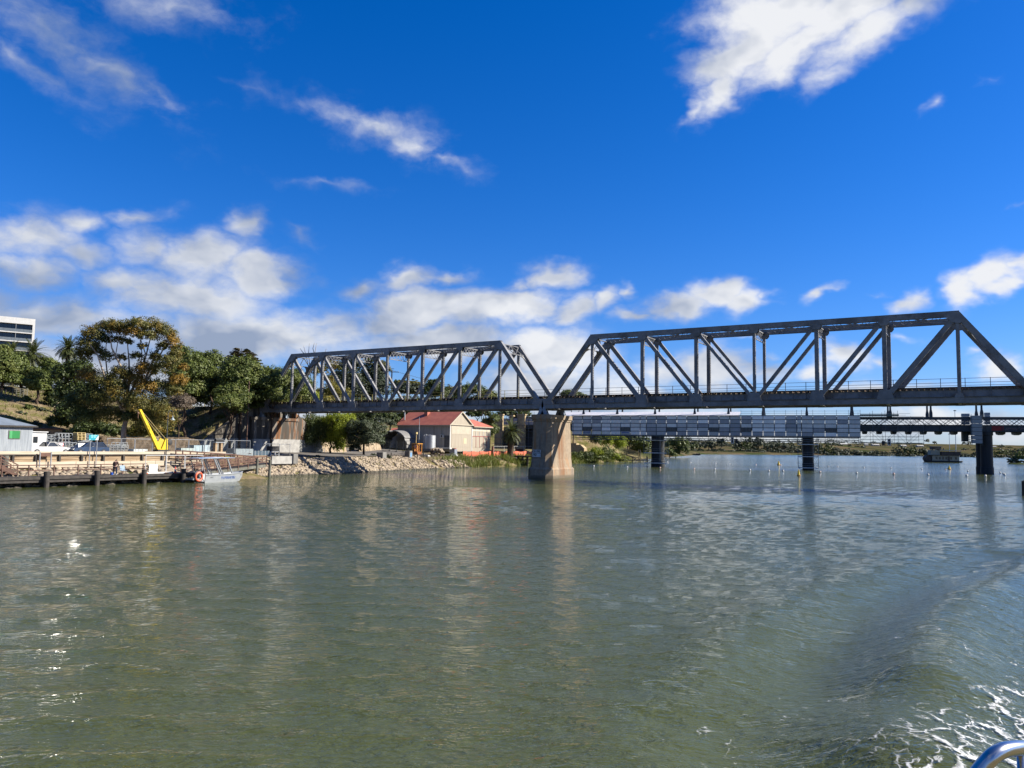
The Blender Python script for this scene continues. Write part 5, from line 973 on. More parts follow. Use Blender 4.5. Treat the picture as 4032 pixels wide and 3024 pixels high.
p = ln(1649, 1770, SY-6); m = MB(); zt_ = ln(1650, 1642, SY-6).z; m.tube([(p.x, SY-6, SZ-1.2), (p.x, SY-6, SZ+4), (p.x, SY-6, zt_)], [.09, .07, .04], 8); tag(m.build('flagpole', galv), 'thin bare flagpole in front of the goods shed', 'pole')
p = ln(1538, 1690, SY-1); m = MB(); m.tube([(XL-3, SY+14, 5), (XL-3, SY+14, ln(1538, 1618, SY+14).z+3)], .13, 8); pq = tag(m.build('pole', timber_g), 'pale plain pole rising behind the red lean-to roof', 'pole'); pq.location = (ln(1538, 1690, SY+14).x-XL+3, 0, 0)
p = rt(1785, 1792); gn = thing('generator', 'grey louvred generator box on the bank before the goods shed', 'generator', (p.x, p.y, p.z), R(5)); u = (p-CAM).dot(FWD)/FPX; m = MB(); m.box(-11*u, 11*u, -.6, .6, .1, 23*u); m.build('housing', M('blue_grey_box', (.25, .28, .33), (.2, .23, .28), 2), gn); m = MB()
for i in range(7): m.box(-10*u, 10*u, -.63, -.6, (4+2.6*i)*u, (5.4+2.6*i)*u)
m.build('louvres', galv, gn); m = MB(); m.box(-3*u, 9*u, -.4, .4, 23*u, 27*u); m.build('fuel_tank', M('dark_red_box', (.25, .04, .04), (.2, .03, .03), 2), gn)
for i, (xa, xb, ya, yb, lab, mm) in enumerate(((1668, 1690, 1783, 1790, 'white plank pile lying left of the timber skip', white_p), (1745, 1800, 1780, 1788, 'long white beam lying by the grey generator', white_p), (1712, 1775, 1768, 1773, 'white board lying on top of the rubble skip', white_p), (1800, 1812, 1762, 1780, 'small grey upright panel beside the generator', M('slate_panel', (.16, .19, .24), (.12, .14, .18), 2)))):
    p = rt((xa+xb)/2, max(yb, 1779)+8); u = (p-CAM).dot(FWD)/FPX; h = (yb-ya)*u; r = thing('building_material', lab, 'material', (p.x, p.y, p.z+(.0 if i != 2 else 1.2)), R(3)); m = MB(); w_ = (xb-xa)*u*1.15
    for k in range(3): m.box(-w_/2, w_/2, -.45+.3*k, -.18+.3*k, .02, h*(1-.12*k))
    m.build('plank', mm, r)
p = rt(1718, 1794); u = (p-CAM).dot(FWD)/FPX; sk = thing('rubble_skip', 'low timber sided bin full of stone rubble before the goods shed', 'bin', (p.x, p.y, p.z), R(4)); m = MB(); m.box(-27*u, 27*u, -.8, .8, 0, 7*u); m.build('base', M('dark_red_steel', (.09, .04, .035), (.06, .03, .03), 2), sk); rv_ = MB()
for i in range(70):
    a = rock_verts(rg.uniform(.2, .42), rg); rv_.add(a+np.array([rg.uniform(-26, 26)*u, rg.uniform(-.8, .8), 7*u+rg.uniform(.1, 1.1)]), ICF.tolist())
rv_.build('stone_rubble', rock_m, sk)
# orange mesh barrier along the bank
orange_mesh = M('orange_barrier_mesh', (.75, .13, .06), (.60, .16, .09), 3, .7, stretch=(1, 1, 2)); bx = [1822, 1855, 1889, 1923, 1953, 1990, 2025, 2060, 2094]; bp = [rt(x, 1799-(x-1822)*.016) for x in bx]
bf = thing('mesh_barrier', 'long orange plastic mesh barrier on dark stakes along the grassy bank', 'barrier', bp[0]); 
for a, b_ in zip(bp[:-1], bp[1:]):
    m = MB(); n = 5
    for i in range(n):
        q0, q1 = a.lerp(b_, i/n), a.lerp(b_, (i+1)/n); s0, s1 = .1*math.sin(i*1.3), .1*math.sin((i+1)*1.3); m.prism([(q0.x, q0.y, q0.z+.1), (q1.x, q1.y, q1.z+.1), (q1.x, q1.y, q1.z+1.2+s1), (q0.x, q0.y, q0.z+1.2+s0)], (-.02, .01, 0))
    m.build('mesh_panel', orange_mesh, bf, True)
for a in bp: m = MB(); m.box(a.x-.06, a.x+.06, a.y-.06, a.y+.06, a.z-.3, a.z+1.35); m.build('stake', timber_d, bf, True)
p = rt(1940, 1799); u = (p-CAM).dot(FWD)/FPX; m = MB(); m.box(-3.5*u, 3.5*u, -.2, .2, -.3, 42*u); o = tag(m.build('rusty_pile', M('rusty_brown_steel', (.20, .08, .05), (.14, .06, .04), 2)), 'rusty brown square pile rising above the orange mesh barrier', 'pile'); o.location = p
for (xa, xb, nm) in ((1945, 1985, 'left of the date palm foot'), (1985, 2025, 'before the date palm'), (2025, 2062, 'right of the date palm'), (2062, 2098, 'nearest the stone pier')): pa, pb = lt(xa, 1790, -51), lt(xb, 1790, -51); zg = hz(-51, pa.y); fence_panel('white mesh fence panel '+nm, (-51, pa.y, zg), (-51, pb.y-.05, zg), lt(xa, 1757, -51).z, white_p)
p = lt(2048, 1775, -54); zg = hz(-54, p.y); ld_ = thing('skid_loader', 'small dark red site loader behind the white fence near the pier', 'loader', (-54, p.y, zg)); m = MB(); m.prism([(-1.2, -.7, .4), (1.1, -.7, .4), (1.1, -.7, 1.2), (.4, -.7, 2.1), (-1.0, -.7, 2.1), (-1.2, -.7, 1.1)], (0, 1.4, 0)); m.build('cab', M('loader_red', (.28, .03, .03), (.2, .02, .02), 2), ld_)
for x in (-.7, .7):
    for s in (-.95, .7): m = MB(); m.lathe((x, s, .42), [(.15, 0), (.42, .02), (.42, .22), (.15, .24)], 14, (0, 1, 0)); m.build('wheel', black_m, ld_)
m = MB(); m.bar((.2, -.85, 1.5), (1.9, -.85, .7), .1, .18); m.bar((.2, .85, 1.5), (1.9, .85, .7), .1, .18); m.box(1.8, 2.4, -.9, .9, .2, .8); m.build('bucket_arm', steel_far, ld_)
# old timber landing beside the pier
pa, pb = lz(2012, 1820, 1.2), lz(2100, 1818, 1.2); yl_ = 68; tl = thing('timber_landing', 'old dark timber landing on short piles in front of the date palm', 'landing', (-42, yl_, 0)); m = MB(); xa, xb = ln(2012, 1800, yl_).x, ln(2120, 1800, yl_).x
for i in range(22): x = xa+(xb-xa)*i/22; m.box(x, x+(xb-xa)/22-.03, yl_, yl_+3.2, 2.3, 2.38)
m.build('deck', timber_d, tl, True)
for z in (1.3, 2.1): m = MB(); m.box(xa, xb, yl_-.1, yl_+.1, z, z+.2); m.build('beam', timber_d, tl, True)
for i in range(6):
    for y in (yl_, yl_+3): x = xa+.4+(xb-xa-.8)*i/5; m = MB(); m.tube([(x, y, -1.5), (x, y, 2.35)], .16, 8); m.build('pile', timber_d, tl, True)
m = MB(); m.tube([(xa-6, yl_-2, 2.0), (xa+2, yl_-.4, 1.75)], .16, 8); tag(m.build('fallen_pole', timber_p), 'pale pole lying on the bank beside the old landing', 'pole')
# right of the pier: stepped wall, crib pontoon and floating walks
n = 125; pa, pb = ln(2253, 1780, n), ln(2300, 1780, n); zt_ = ln(2260, 1745, n).z; sw = thing('stepped_wall', 'tan stepped masonry wall on the bank right of the stone pier', 'wall', (pa.x, n, 2)); L_ = pb.x-pa.x; m = MB(); m.box(pa.x-9, pa.x+L_*.35, n, n+2, .5, zt_); m.build('wall_block', brick, sw, True); m = MB(); m.prism([(pa.x+L_*.35, n, .5), (pb.x, n, .5), (pb.x, n, zt_-1.6), (pa.x+L_*.7, n, zt_-.5), (pa.x+L_*.35, n, zt_-.5)], (0, 2, 0)); m.build('wall_block', brick, sw, True)
p = lz(2485, 1800, 1.2); p = ld(2485, 1797, 262); u = 262/FPX; cp = thing('timber_crib', 'yellow brown slatted timber crib sloping to the water beyond the pier', 'crib', (p.x, p.y, .2), HEAD+R(-14)); m = MB()
for i in range(26): x = -29*u+i*2.3*u; m.box(x, x+1.3*u, -.1, .12, 1.4-.03*i+1.2, 3.6-.05*i+1.0)
m.build('slats', M('yellow_brown_timber', (.46, .33, .14), (.34, .24, .10), 2), cp); m = MB()
for z in (1.2, 2.6): m.bar((-36*u, .2, z+1.3), (30*u, .2, z-.5+.6), .25, .25)
m.build('frame', timber_t, cp)
for (xa, xb, yy, dd, nm) in ((2440, 2550, 1797, 300, 'upper grey floating walkway beyond the timber crib'), (2455, 2552, 1806, 270, 'lower grey floating walkway beside the left road bridge pier')):
    p = ld((xa+xb)/2, yy, dd); u = dd/FPX; fw = thing('floating_walkway', nm, 'walkway', (p.x, p.y, 0), HEAD); m = MB(); w_ = (xb-xa)*u/2; m.box(-w_, w_, -1, 1, .45, .75); m.build('deck', timber_g, fw)
    for i in range(4): x = -w_*.9+w_*1.8*i/3; m = MB(); m.tube([(x, -1.15, -1), (x, -1.15, 1.9 if i != 2 else 4.2)], .16, 8); m.build('pile', timber_d, fw)
# ---------------------------------------------------------------- aluminium work boat at the ramp
bs, bw_ = lz(785, 1900, 0), lz(948, 1893, 0); bdir = (bw_-bs); bl_ = bdir.length; brz = math.atan2(bdir.y, bdir.x); bt = thing('work_boat', 'silver aluminium work boat with blue lettering and a flat canopy moored at the jetty', 'boat', ((bs.x+bw_.x)/2, (bs.y+bw_.y)/2, 0), brz)
m = MB(); L2 = bl_/2; rings = []
for x, hw, zk, zs in ((-L2, .98, -.22, .86), (-L2*.3, 1.05, -.25, .88), (L2*.35, 1.0, -.22, .94), (L2*.72, .78, -.05, 1.02), (L2*.97, .32, .45, 1.12), (L2*1.02, .22, .85, 1.14)): rings.append([(x, -hw, zs), (x, -hw*.88, zk+.12), (x, 0, zk), (x, hw*.88, zk+.12), (x, hw, zs), (x, hw*.9, zs), (x, hw*.8, zk+.35), (x, -hw*.8, zk+.35), (x, -hw*.9, zs)])
loft(m, rings); m.build('hull', alum, bt)
m = MB(); m.tube([(-L2, -1.0, .88), (-L2*.3, -1.07, .90), (L2*.35, -1.02, .96), (L2*.72, -.8, 1.04), (L2*1.0, -.26, 1.14), (L2*1.0, .26, 1.14), (L2*.72, .8, 1.04), (L2*.35, 1.02, .96), (-L2*.3, 1.07, .9), (-L2, 1.0, .88)], .055, 6); m.build('gunwale', alum, bt)
text_mesh('McMAHON', .5, blue_p, bt, face((L2*.06, -.997, .50), (1, .012, 0), (0, -.125, 1)), width=2.15, bold=.0); text_mesh('KE 2N', .22, M('dark_grey_lettering', (.15, .16, .17)), bt, face((L2*.82, -.585, .80), (1, .70, 0), (0, -.12, 1)), width=.5); text_mesh('LAKE', .2, bpy.data.materials['dark_grey_lettering'], bt, face((-L2*.72, -.985, .60), (1, -.03, 0), (0, -.125, 1)), width=.42)
for s in (-.9, .9):
    m = MB(); m.tube([(-L2*1.12, s, .85), (-L2*1.45, s*.9, 2.45)][::1], .05, 8) if False else m.tube([(-L2*.98, s, .88), (-L2*1.22, s*.9, 2.78)], .05, 8); m.tube([(-L2*.30, s, .9), (-L2*.62, s*.9, 2.85)], .09, 8); m.tube([(-L2*.18, s, .9), (-L2*.54, s*.9, 2.85)], .05, 8); m.tube([(L2*.28, s, .95), (L2*.02, s*.9, 2.85)], .08, 8); m.build('canopy_post', alum, bt)
m = MB(); loft(m, [[(-L2*1.35, -1, 2.78), (L2*.0, -1.05, 2.84), (L2*.42, -.8, 2.82), (L2*.42, .8, 2.82), (L2*.0, 1.05, 2.84), (-L2*1.35, 1, 2.78)], [(-L2*1.35, -1, 2.84), (L2*.0, -1.05, 2.93), (L2*.42, -.8, 2.86), (L2*.42, .8, 2.86), (L2*.0, 1.05, 2.93), (-L2*1.35, 1, 2.84)]]); m.build('canopy', M('blue_white_canopy', (.16, .25, .42), (.5, .56, .62), .7, .5), bt)
m = MB(); m.tube([(-L2*.1, -.3, .9), (-L2*.1, -.3, 1.2)], .04, 6); m.lathe((-L2*.05, -.3, 1.15), [(.17, -.02), (.2, 0), (.17, .02)], 14, (.8, 0, .6)); m.box(-L2*.02, L2*.12, -.5, .3, .5, 1.05); m.build('steering_console', white_p, bt)
m = MB(); loft(m, [[(-L2-.75+a, -.24+b_, z), (-L2-.2-a, -.24+b_, z), (-L2-.2-a, .24-b_, z), (-L2-.75+a, .24-b_, z)] for a, b_, z in ((.12, .1, .1), (.1, .1, .5), (0, 0, .6), (0, 0, 1.05), (.1, .06, 1.18))]); m.build('outboard_motor', black_m, bt)
m = MB(); m.box(-L2-1.5, -L2-.05, -.62, .62, .35, .5); m.tube([(-L2-1.4, -.6, .5), (-L2-1.1, -.6, 1.25), (-L2-.5, -.6, 1.3), (-L2-.25, -.6, 1.75)], .045, 6); m.build('stern_platform', steelplate, bt)
an_ = np.linspace(0, 2*math.pi, 25); m = MB(); m.tube([(-L2-.75+.46*math.cos(a), -.72, .72+.46*math.sin(a)) for a in an_], .115, 8, False); lr = m.build('life_ring', M('life_ring_orange', (.80, .15, .06), (.7, .12, .05), 3, .5), None); tag(lr, 'orange life ring hung on the stern frame of the aluminium work boat', 'life ring'); lr.location = bt.location; lr.rotation_euler = (0, 0, brz)
# barrier frames, notice and traffic cone on the jetty
x_ = -24.6
def jt_frame(label, xa, xb, yt_, board=None):
    a, b_ = lt(xa, 1868, x_), lt(xb, 1868, x_); zt_ = lt((xa+xb)/2, yt_, x_).z; r = fence_panel(label, (x_, a.y, 1.0), (x_, b_.y, 1.0), zt_, white_p)
    for c_ in r.children:
        if c_.name.startswith('foot'): c_.data.materials[0] = orange_p
    return r
f1 = jt_frame('white mesh fence panel with a notice standing on the jetty', 571, 651, 1793); jt_frame('white mesh fence panel on the jetty left of the boat canopy', 654, 724, 1793); jt_frame('white mesh fence panel on the jetty behind the boat canopy', 728, 796, 1793)
a, b_ = lt(587, 1845, x_+.05), lt(620, 1845, x_+.05); nb = thing('notice_board', 'blank white notice hung on the jetty fence panel', 'notice', (x_+.05, a.y, 1.2)); m = MB(); m.box(x_+.04, x_+.07, a.y, b_.y, lt(600, 1861, x_).z, lt(600, 1829, x_).z); m.build('board', M('bluish_white_board', (.70, .76, .80), (.62, .68, .72), 2, .4), nb, True); m = MB()
for i in range(4): m.box(x_+.07, x_+.073, a.y+.15, b_.y-.15-.1*(i % 2), lt(600, 1861, x_).z+.25+.17*i, lt(600, 1861, x_).z+.29+.17*i)
m.build('lettering', M('faint_grey_lettering', (.45, .52, .56)), nb, True)
a, b_ = lt(565, 1862, x_), lt(680, 1866, x_); m = MB(); m.box(x_-.12, x_+.12, a.y, b_.y, 1.02, 1.2); tag(m.build('barrier_beam', white_p), 'long white plank lying across the orange barrier feet on the jetty', 'plank')
p = lt(690, 1860, -24.2); cn = thing('traffic_cone', 'orange traffic cone with a white band on the jetty deck', 'cone', (-24.2, p.y, 1.0)); m = MB(); m.box(-.2, .2, -.2, .2, 0, .04); m.lathe((0, 0, .04), [(.16, 0), (.125, .24)], 14); m.lathe((0, 0, .04), [(.085, .46), (.03, .76)], 14); m.build('cone_body', M('cone_red', (.75, .06, .03), (.7, .06, .03), 2, .5), cn); m = MB(); m.lathe((0, 0, .04), [(.125, .24), (.085, .46)], 14); m.build('white_band', white_p, cn)
# folding chair and bucket
p = lt(485, 1868, -24.5); fc = thing('folding_chair', 'pale blue folding camp chair on the jetty right of the stooping person', 'chair', (-24.5, p.y, 1.0), R(80)); m = MB(); m.box(-.27, .27, -.25, .22, .42, .46); m.build('seat', M('pale_blue_fabric', (.30, .40, .50), (.25, .33, .42), 3, .8), fc); m = MB(); m.prism([(-.27, .2, .46), (.27, .2, .46), (.27, .36, 1.0), (-.27, .36, 1.0)], (0, .03, 0)); m.build('backrest', bpy.data.materials['pale_blue_fabric'], fc)
for s in (-.27, .27): m = MB(); m.tube([(s, -.28, 0), (s, .25, .46)], .016, 6); m.tube([(s, .28, 0), (s, -.25, .46)], .016, 6); m.tube([(s, .2, .4), (s, .37, 1.0)], .016, 6); m.tube([(s, -.28, .62), (s, .22, .64)], .02, 6); m.build('leg', black_m, fc)
p = lt(437, 1866, -24.2); bk = thing('bucket', 'small blue bucket at the feet of the stooping person', 'bucket', (-24.1, p.y, 1.0)); m = MB(); m.lathe((0, 0, 0), [(.13, 0), (.17, .28), (.16, .28), (.12, .02)], 14); m.build('pail', M('bucket_blue', (.02, .09, .45), (.02, .08, .4), 2, .4), bk); m = MB(); m.tube([(-.16, 0, .27), (-.1, .05, .38), (.1, .05, .38), (.16, 0, .27)], .008, 6); m.build('handle', galv, bk)
# ---------------------------------------------------------------- person stooping on the jetty
def skin(name, joints, edges, mat, parent, sub=2):
    me = bpy.data.meshes.new(name); me.from_pydata([j[0] for j in joints], edges, []); o = bpy.data.objects.new(name, me); C.objects.link(o); o.parent = parent
    sk_ = o.modifiers.new('skin', 'SKIN'); sk_.use_smooth_shade = True
    for v, j in zip(me.skin_vertices[0].data, joints): r_ = j[1]; v.radius = r_ if isinstance(r_, tuple) else (r_, r_)
    me.skin_vertices[0].data[0].use_root = True; ss_ = o.modifiers.new('sub', 'SUBSURF'); ss_.levels = sub; ss_.render_levels = sub; me.materials.append(mat)
    dg = bpy.context.evaluated_depsgraph_get(); bpy.context.view_layer.update(); m2 = bpy.data.meshes.new_from_object(o.evaluated_get(bpy.context.evaluated_depsgraph_get())); o.modifiers.clear(); o.data = m2; m2.name = name; return o
p = lt(452, 1869, -24.35); pe = thing('person', 'person in a brown jacket and dark trousers stooping on the jetty beside the blue bucket', 'person', (-24.35, p.y, 1.0), R(45))
skin_m = M('skin_tone', (.42, .26, .19), (.38, .23, .17), 4, .6); jac = M('brown_jacket', (.085, .055, .05), (.06, .04, .038), 5, .85); tro = M('navy_trousers', (.025, .035, .065), (.02, .028, .05), 5, .85); shoe_m = M('pale_shoes', (.55, .56, .58), (.45, .46, .48), 4, .6)
# facing +y in its own frame (away from the camera, half left): pelvis, spine bent forward, neck, head, arms, legs; one surface
J = [((0, -.03, .92), (.155, .12)), ((0, .02, 1.08), (.15, .115)), ((0, .10, 1.25), (.165, .12)), ((0, .18, 1.38), (.14, .10)), ((0, .25, 1.46), .058), ((0, .31, 1.50), .085), ((0, .385, 1.49), .10), ((0, .45, 1.43), .07),
     ((-.19, .17, 1.36), .062), ((-.26, .20, 1.10), .05), ((-.21, .34, .92), .042), ((.19, .17, 1.36), .062), ((.26, .19, 1.09), .05), ((.20, .34, .93), .042),
     ((-.10, -.03, .84), .092), ((-.12, .03, .48), .066), ((-.13, -.03, .09), .045), ((-.13, .10, .04), .04), ((.10, -.03, .84), .092), ((.13, .02, .48), .066), ((.15, -.05, .09), .045), ((.15, .09, .04), .04),
     ((-.20, .39, .85), .036), ((.19, .39, .86), .036)]
E_ = [(0, 1), (1, 2), (2, 3), (3, 4), (4, 5), (5, 6), (6, 7), (2, 8), (8, 9), (9, 10), (10, 22), (2, 11), (11, 12), (12, 13), (13, 23), (0, 14), (14, 15), (15, 16), (16, 17), (0, 18), (18, 19), (19, 20), (20, 21)]
E_ = [(3, 8) if e == (2, 8) else (3, 11) if e == (2, 11) else e for e in E_]
skin('body', J, E_, skin_m, pe)
up_ = lambda k, g: (J[k][0], tuple(q+g for q in J[k][1]) if isinstance(J[k][1], tuple) else J[k][1]+g)
skin('jacket', [up_(k, .02) for k in (0, 1, 2, 3, 4, 8, 9, 10, 11, 12, 13)], [(0, 1), (1, 2), (2, 3), (3, 4), (3, 5), (5, 6), (6, 7), (3, 8), (8, 9), (9, 10)], jac, pe)
skin('trousers', [((0, -.03, .95), (.168, .135)), up_(14, .018), up_(15, .018), up_(16, .014), up_(18, .018), up_(19, .018), up_(20, .014)], [(0, 1), (1, 2), (2, 3), (0, 4), (4, 5), (5, 6)], tro, pe)
for s, k in ((-1, 17), (1, 21)): q = J[k][0]; m = MB(); loft(m, [[(q[0]+a*.05, q[1]-.17, z), (q[0]+a*.05, q[1]+.05, z), (q[0]+a*.03, q[1]+.12, z*.7), (q[0]-a*.03, q[1]+.12, z*.7), (q[0]-a*.05, q[1]+.05, z), (q[0]-a*.05, q[1]-.17, z)] for a, z in ((1.05, 0.003), (1.0, .07), (.8, .12))]); m.build('shoe', shoe_m, pe)
m = MB(); m.ball((0, .355, 1.535), .105, 12, 8); m.build('hair', M('dark_hair', (.03, .025, .02), (.05, .04, .03), 6, .8), pe)
for s, k in ((-1, 22), (1, 23)):
    h = Vector(J[k][0])
    for i, (dx, L__) in enumerate(((-.026, .062), (-.009, .072), (.009, .068), (.025, .054))): m = MB(); m.tube([h+Vector((dx*.8, .0, -.01)), h+Vector((dx, .028, -.035)), h+Vector((dx*1.05, .032, -.035-L__*.6)), h+Vector((dx*1.05, .014, -.04-L__))], [.011, .010, .009, .007], 6); m.build('finger', skin_m, pe, smooth=True)
    m = MB(); m.tube([h+Vector((-s*.03, .0, .0)), h+Vector((-s*.05, .03, -.03)), h+Vector((-s*.045, .045, -.06))], [.012, .011, .008], 6); m.build('thumb', skin_m, pe, smooth=True)
# ---------------------------------------------------------------- vegetation
LF = dict(
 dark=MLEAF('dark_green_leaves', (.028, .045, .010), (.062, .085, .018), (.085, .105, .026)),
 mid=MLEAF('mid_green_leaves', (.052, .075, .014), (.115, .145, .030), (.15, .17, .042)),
 bright=MLEAF('bright_green_leaves', (.19, .24, .015), (.36, .40, .035), (.14, .18, .02), .45),
 grey=MLEAF('grey_green_leaves', (.05, .065, .035), (.10, .12, .065), (.04, .05, .025)),
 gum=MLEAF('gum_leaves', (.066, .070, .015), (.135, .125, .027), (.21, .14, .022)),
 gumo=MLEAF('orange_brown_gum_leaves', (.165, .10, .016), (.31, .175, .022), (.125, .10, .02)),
 dry=MLEAF('dry_brown_twigs', (.10, .075, .05), (.17, .13, .095), None, .1),
 gold=MLEAF('golden_leaves', (.12, .115, .02), (.24, .19, .025), (.05, .06, .012)),
 pine=MLEAF('pine_needles', (.012, .022, .010), (.030, .042, .016), None, .08),
 reed=MLEAF('reed_blades', (.10, .13, .02), (.19, .21, .045), (.14, .12, .035), .35),
 far=MLEAF('far_tree_leaves', (.035, .048, .026), (.065, .080, .040), (.085, .09, .045), .1),
 palm=MLEAF('palm_fronds', (.030, .042, .012), (.075, .085, .024), None, .2))
lg_ = np.random.default_rng(5)
def leaf_cloud(ells, n, size, clump=.32, rg=lg_, droop=0., flat=.75):
    """small leaf faces in clumps spread through a set of ellipsoids (c, r)"""
    vol = np.array([r[0]*r[1]*r[2] for c, r in ells])**.62; vol /= vol.sum(); P = []; Nn = []
    for (c, r), v in zip(ells, vol):
        k = max(60, int(n*v)); nc = max(12, int(k/16)); u = rg.normal(size=(nc, 3)); u /= np.linalg.norm(u, axis=1)[:, None]; u[:, 2] = np.where(u[:, 2] < -.5, -u[:, 2]*.4, u[:, 2])
        cc = u*(rg.uniform(.35, 1.0, (nc, 1))**.5); lump = 1+.22*np.sin(u[:, :1]*5+c[0])*np.cos(u[:, 1:2]*4+c[1]); cc = cc*lump
        idx = rg.integers(0, nc, k); d = rg.normal(size=(k, 3)); d /= np.linalg.norm(d, axis=1)[:, None]
        csz = rg.uniform(.55, 1.3, nc)[idx][:, None]*clump
        off = d*(rg.random((k, 1))**.4)*csz; off[:, 2] *= flat
        if droop: off[:, 2] -= np.abs(rg.normal(size=k))*droop*.35
        rm = min(r); p = np.array(c)+cc[idx]*np.array(r)+off*np.array([max(rm, r[0]*.55), max(rm, r[1]*.55), rm]); P.append(p); Nn.append(d*.6+u[idx]*.7+np.array([0, 0, .35]))
    P = np.concatenate(P); N = np.concatenate(Nn)+rg.normal(size=(len(P), 3))*.45; N /= np.linalg.norm(N, axis=1)[:, None]
    a = np.cross(N, rg.normal(size=(len(P), 3))); a /= np.linalg.norm(a, axis=1)[:, None]; b = np.cross(N, a); s = size*rg.uniform(.6, 1.4, (len(P), 1)); e = rg.uniform(.45, .8, (len(P), 1))
    if droop: a = a*.4+np.array([0, 0, -1.])*droop; a /= np.linalg.norm(a, axis=1)[:, None]; b = np.cross(N, a)
    V = np.stack([P-a*s, P-b*s*e, P+a*s, P+b*s*e], 1).reshape(-1, 3); return V, np.arange(len(V)).reshape(-1, 4)
def limb(mb, p, q, r0, r1, wob=.12, n=5, rg=lg_):
    p = Vector(p); q = Vector(q); L = (q-p).length; pts = [p.lerp(q, i/n)+(Vector(rg.normal(size=3))*L*wob*.35*math.sin(math.pi*i/n)) for i in range(n+1)]
    mb.tube(pts, [r0+(r1-r0)*i/n for i in range(n+1)], 6, False)
def tree(name, label, d, base, blobs, n, size, leaf='mid', barkm=None, tr=.25, group=None, clump=.32, droop=0., flat=.75, limbs=True, cat='tree', fork=.45, dz=1., extra=None, jit=.35):
    """base=(x, y) pixel of the foot; blobs=[(x, y, rx, ry[, leaf])] of the crown as seen, given depth of their own"""
    n = int(n*(4.0 if d < 235 else 2.7 if d < 400 else 1.8)); size *= .78 if d < 235 else 1.0; B = ld(base[0], base[1], d); B.z = hz(B.x, B.y)-.15; root = thing(name, label, cat, B, 0, group); byleaf = {}; u = d/FPX; ends = []
    for bl in blobs:
        x, y, rx, ry = bl[:4]; lf_ = bl[4] if len(bl) > 4 else leaf; q = ld(x, y, d+lg_.normal()*rx*u*jit); r = (rx*u*1.1, rx*u*dz*1.1, ry*u*1.1); byleaf.setdefault(lf_, []).append((tuple(q-B), r)); ends.append((q-B, r))
    if limbs:
        tb = MB(); top = max(e[0].z for e in ends); lo = min(e[0].z-e[1][2]*.3 for e in ends); fz = max(.8, min(top*fork, lo+1.5)); cx = sum((e[0] for e in ends), Vector())/len(ends); f = Vector((cx.x*.3, cx.y*.3, fz))
        limb(tb, (0, 0, -.4), f, tr, tr*.75, .1)
        for e, r in ends: limb(tb, f+(e-f)*0.0, e-Vector((0, 0, r[2]*.2)), tr*.55, tr*.12, .22, 6); 
        for e, r in ends:
            for _ in range(2): limb(tb, f.lerp(e, .6), e+Vector((lg_.normal()*r[0]*.5, lg_.normal()*r[1]*.5, r[2]*.35)), tr*.22, tr*.06, .2, 4)
        if extra: extra(tb, B, u)
        tb.build('trunk', barkm or bark_d, root, smooth=True, fix=False)
    tot = sum(r[0]*r[2] for _, r in ends)
    for lf_, el_ in byleaf.items():
        k = int(n*sum(r[0]*r[2] for _, r in el_)/tot); V, F = leaf_cloud(el_, k, size, clump, droop=droop, flat=flat); fastmesh('crown', V, F, LF[lf_], root)
    return root
# the big gum with bare pale limbs
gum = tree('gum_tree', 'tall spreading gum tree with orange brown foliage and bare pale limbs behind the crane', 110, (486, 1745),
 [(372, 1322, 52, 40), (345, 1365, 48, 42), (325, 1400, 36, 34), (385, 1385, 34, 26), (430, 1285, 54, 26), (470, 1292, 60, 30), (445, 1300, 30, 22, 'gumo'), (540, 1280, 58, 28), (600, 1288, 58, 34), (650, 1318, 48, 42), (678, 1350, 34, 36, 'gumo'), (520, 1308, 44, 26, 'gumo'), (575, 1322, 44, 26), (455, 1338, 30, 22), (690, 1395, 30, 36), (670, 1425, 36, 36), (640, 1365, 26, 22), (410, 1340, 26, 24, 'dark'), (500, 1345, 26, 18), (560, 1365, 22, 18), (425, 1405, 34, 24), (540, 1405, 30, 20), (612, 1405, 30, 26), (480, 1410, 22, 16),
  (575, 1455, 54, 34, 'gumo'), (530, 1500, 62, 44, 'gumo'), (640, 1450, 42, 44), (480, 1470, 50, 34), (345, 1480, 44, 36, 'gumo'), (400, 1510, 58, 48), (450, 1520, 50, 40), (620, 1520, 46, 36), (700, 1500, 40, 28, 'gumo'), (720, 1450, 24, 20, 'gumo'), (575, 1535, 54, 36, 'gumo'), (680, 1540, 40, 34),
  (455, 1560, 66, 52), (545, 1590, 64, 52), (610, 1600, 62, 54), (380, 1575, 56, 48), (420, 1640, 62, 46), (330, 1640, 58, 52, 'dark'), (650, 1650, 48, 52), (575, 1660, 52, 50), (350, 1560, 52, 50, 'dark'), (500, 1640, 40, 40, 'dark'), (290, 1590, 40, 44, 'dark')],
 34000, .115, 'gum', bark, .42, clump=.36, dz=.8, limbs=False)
tb = MB(); Bq = gum.location
def pg(x, y, dd=0): return ld(x, y, 110+dd)-Bq
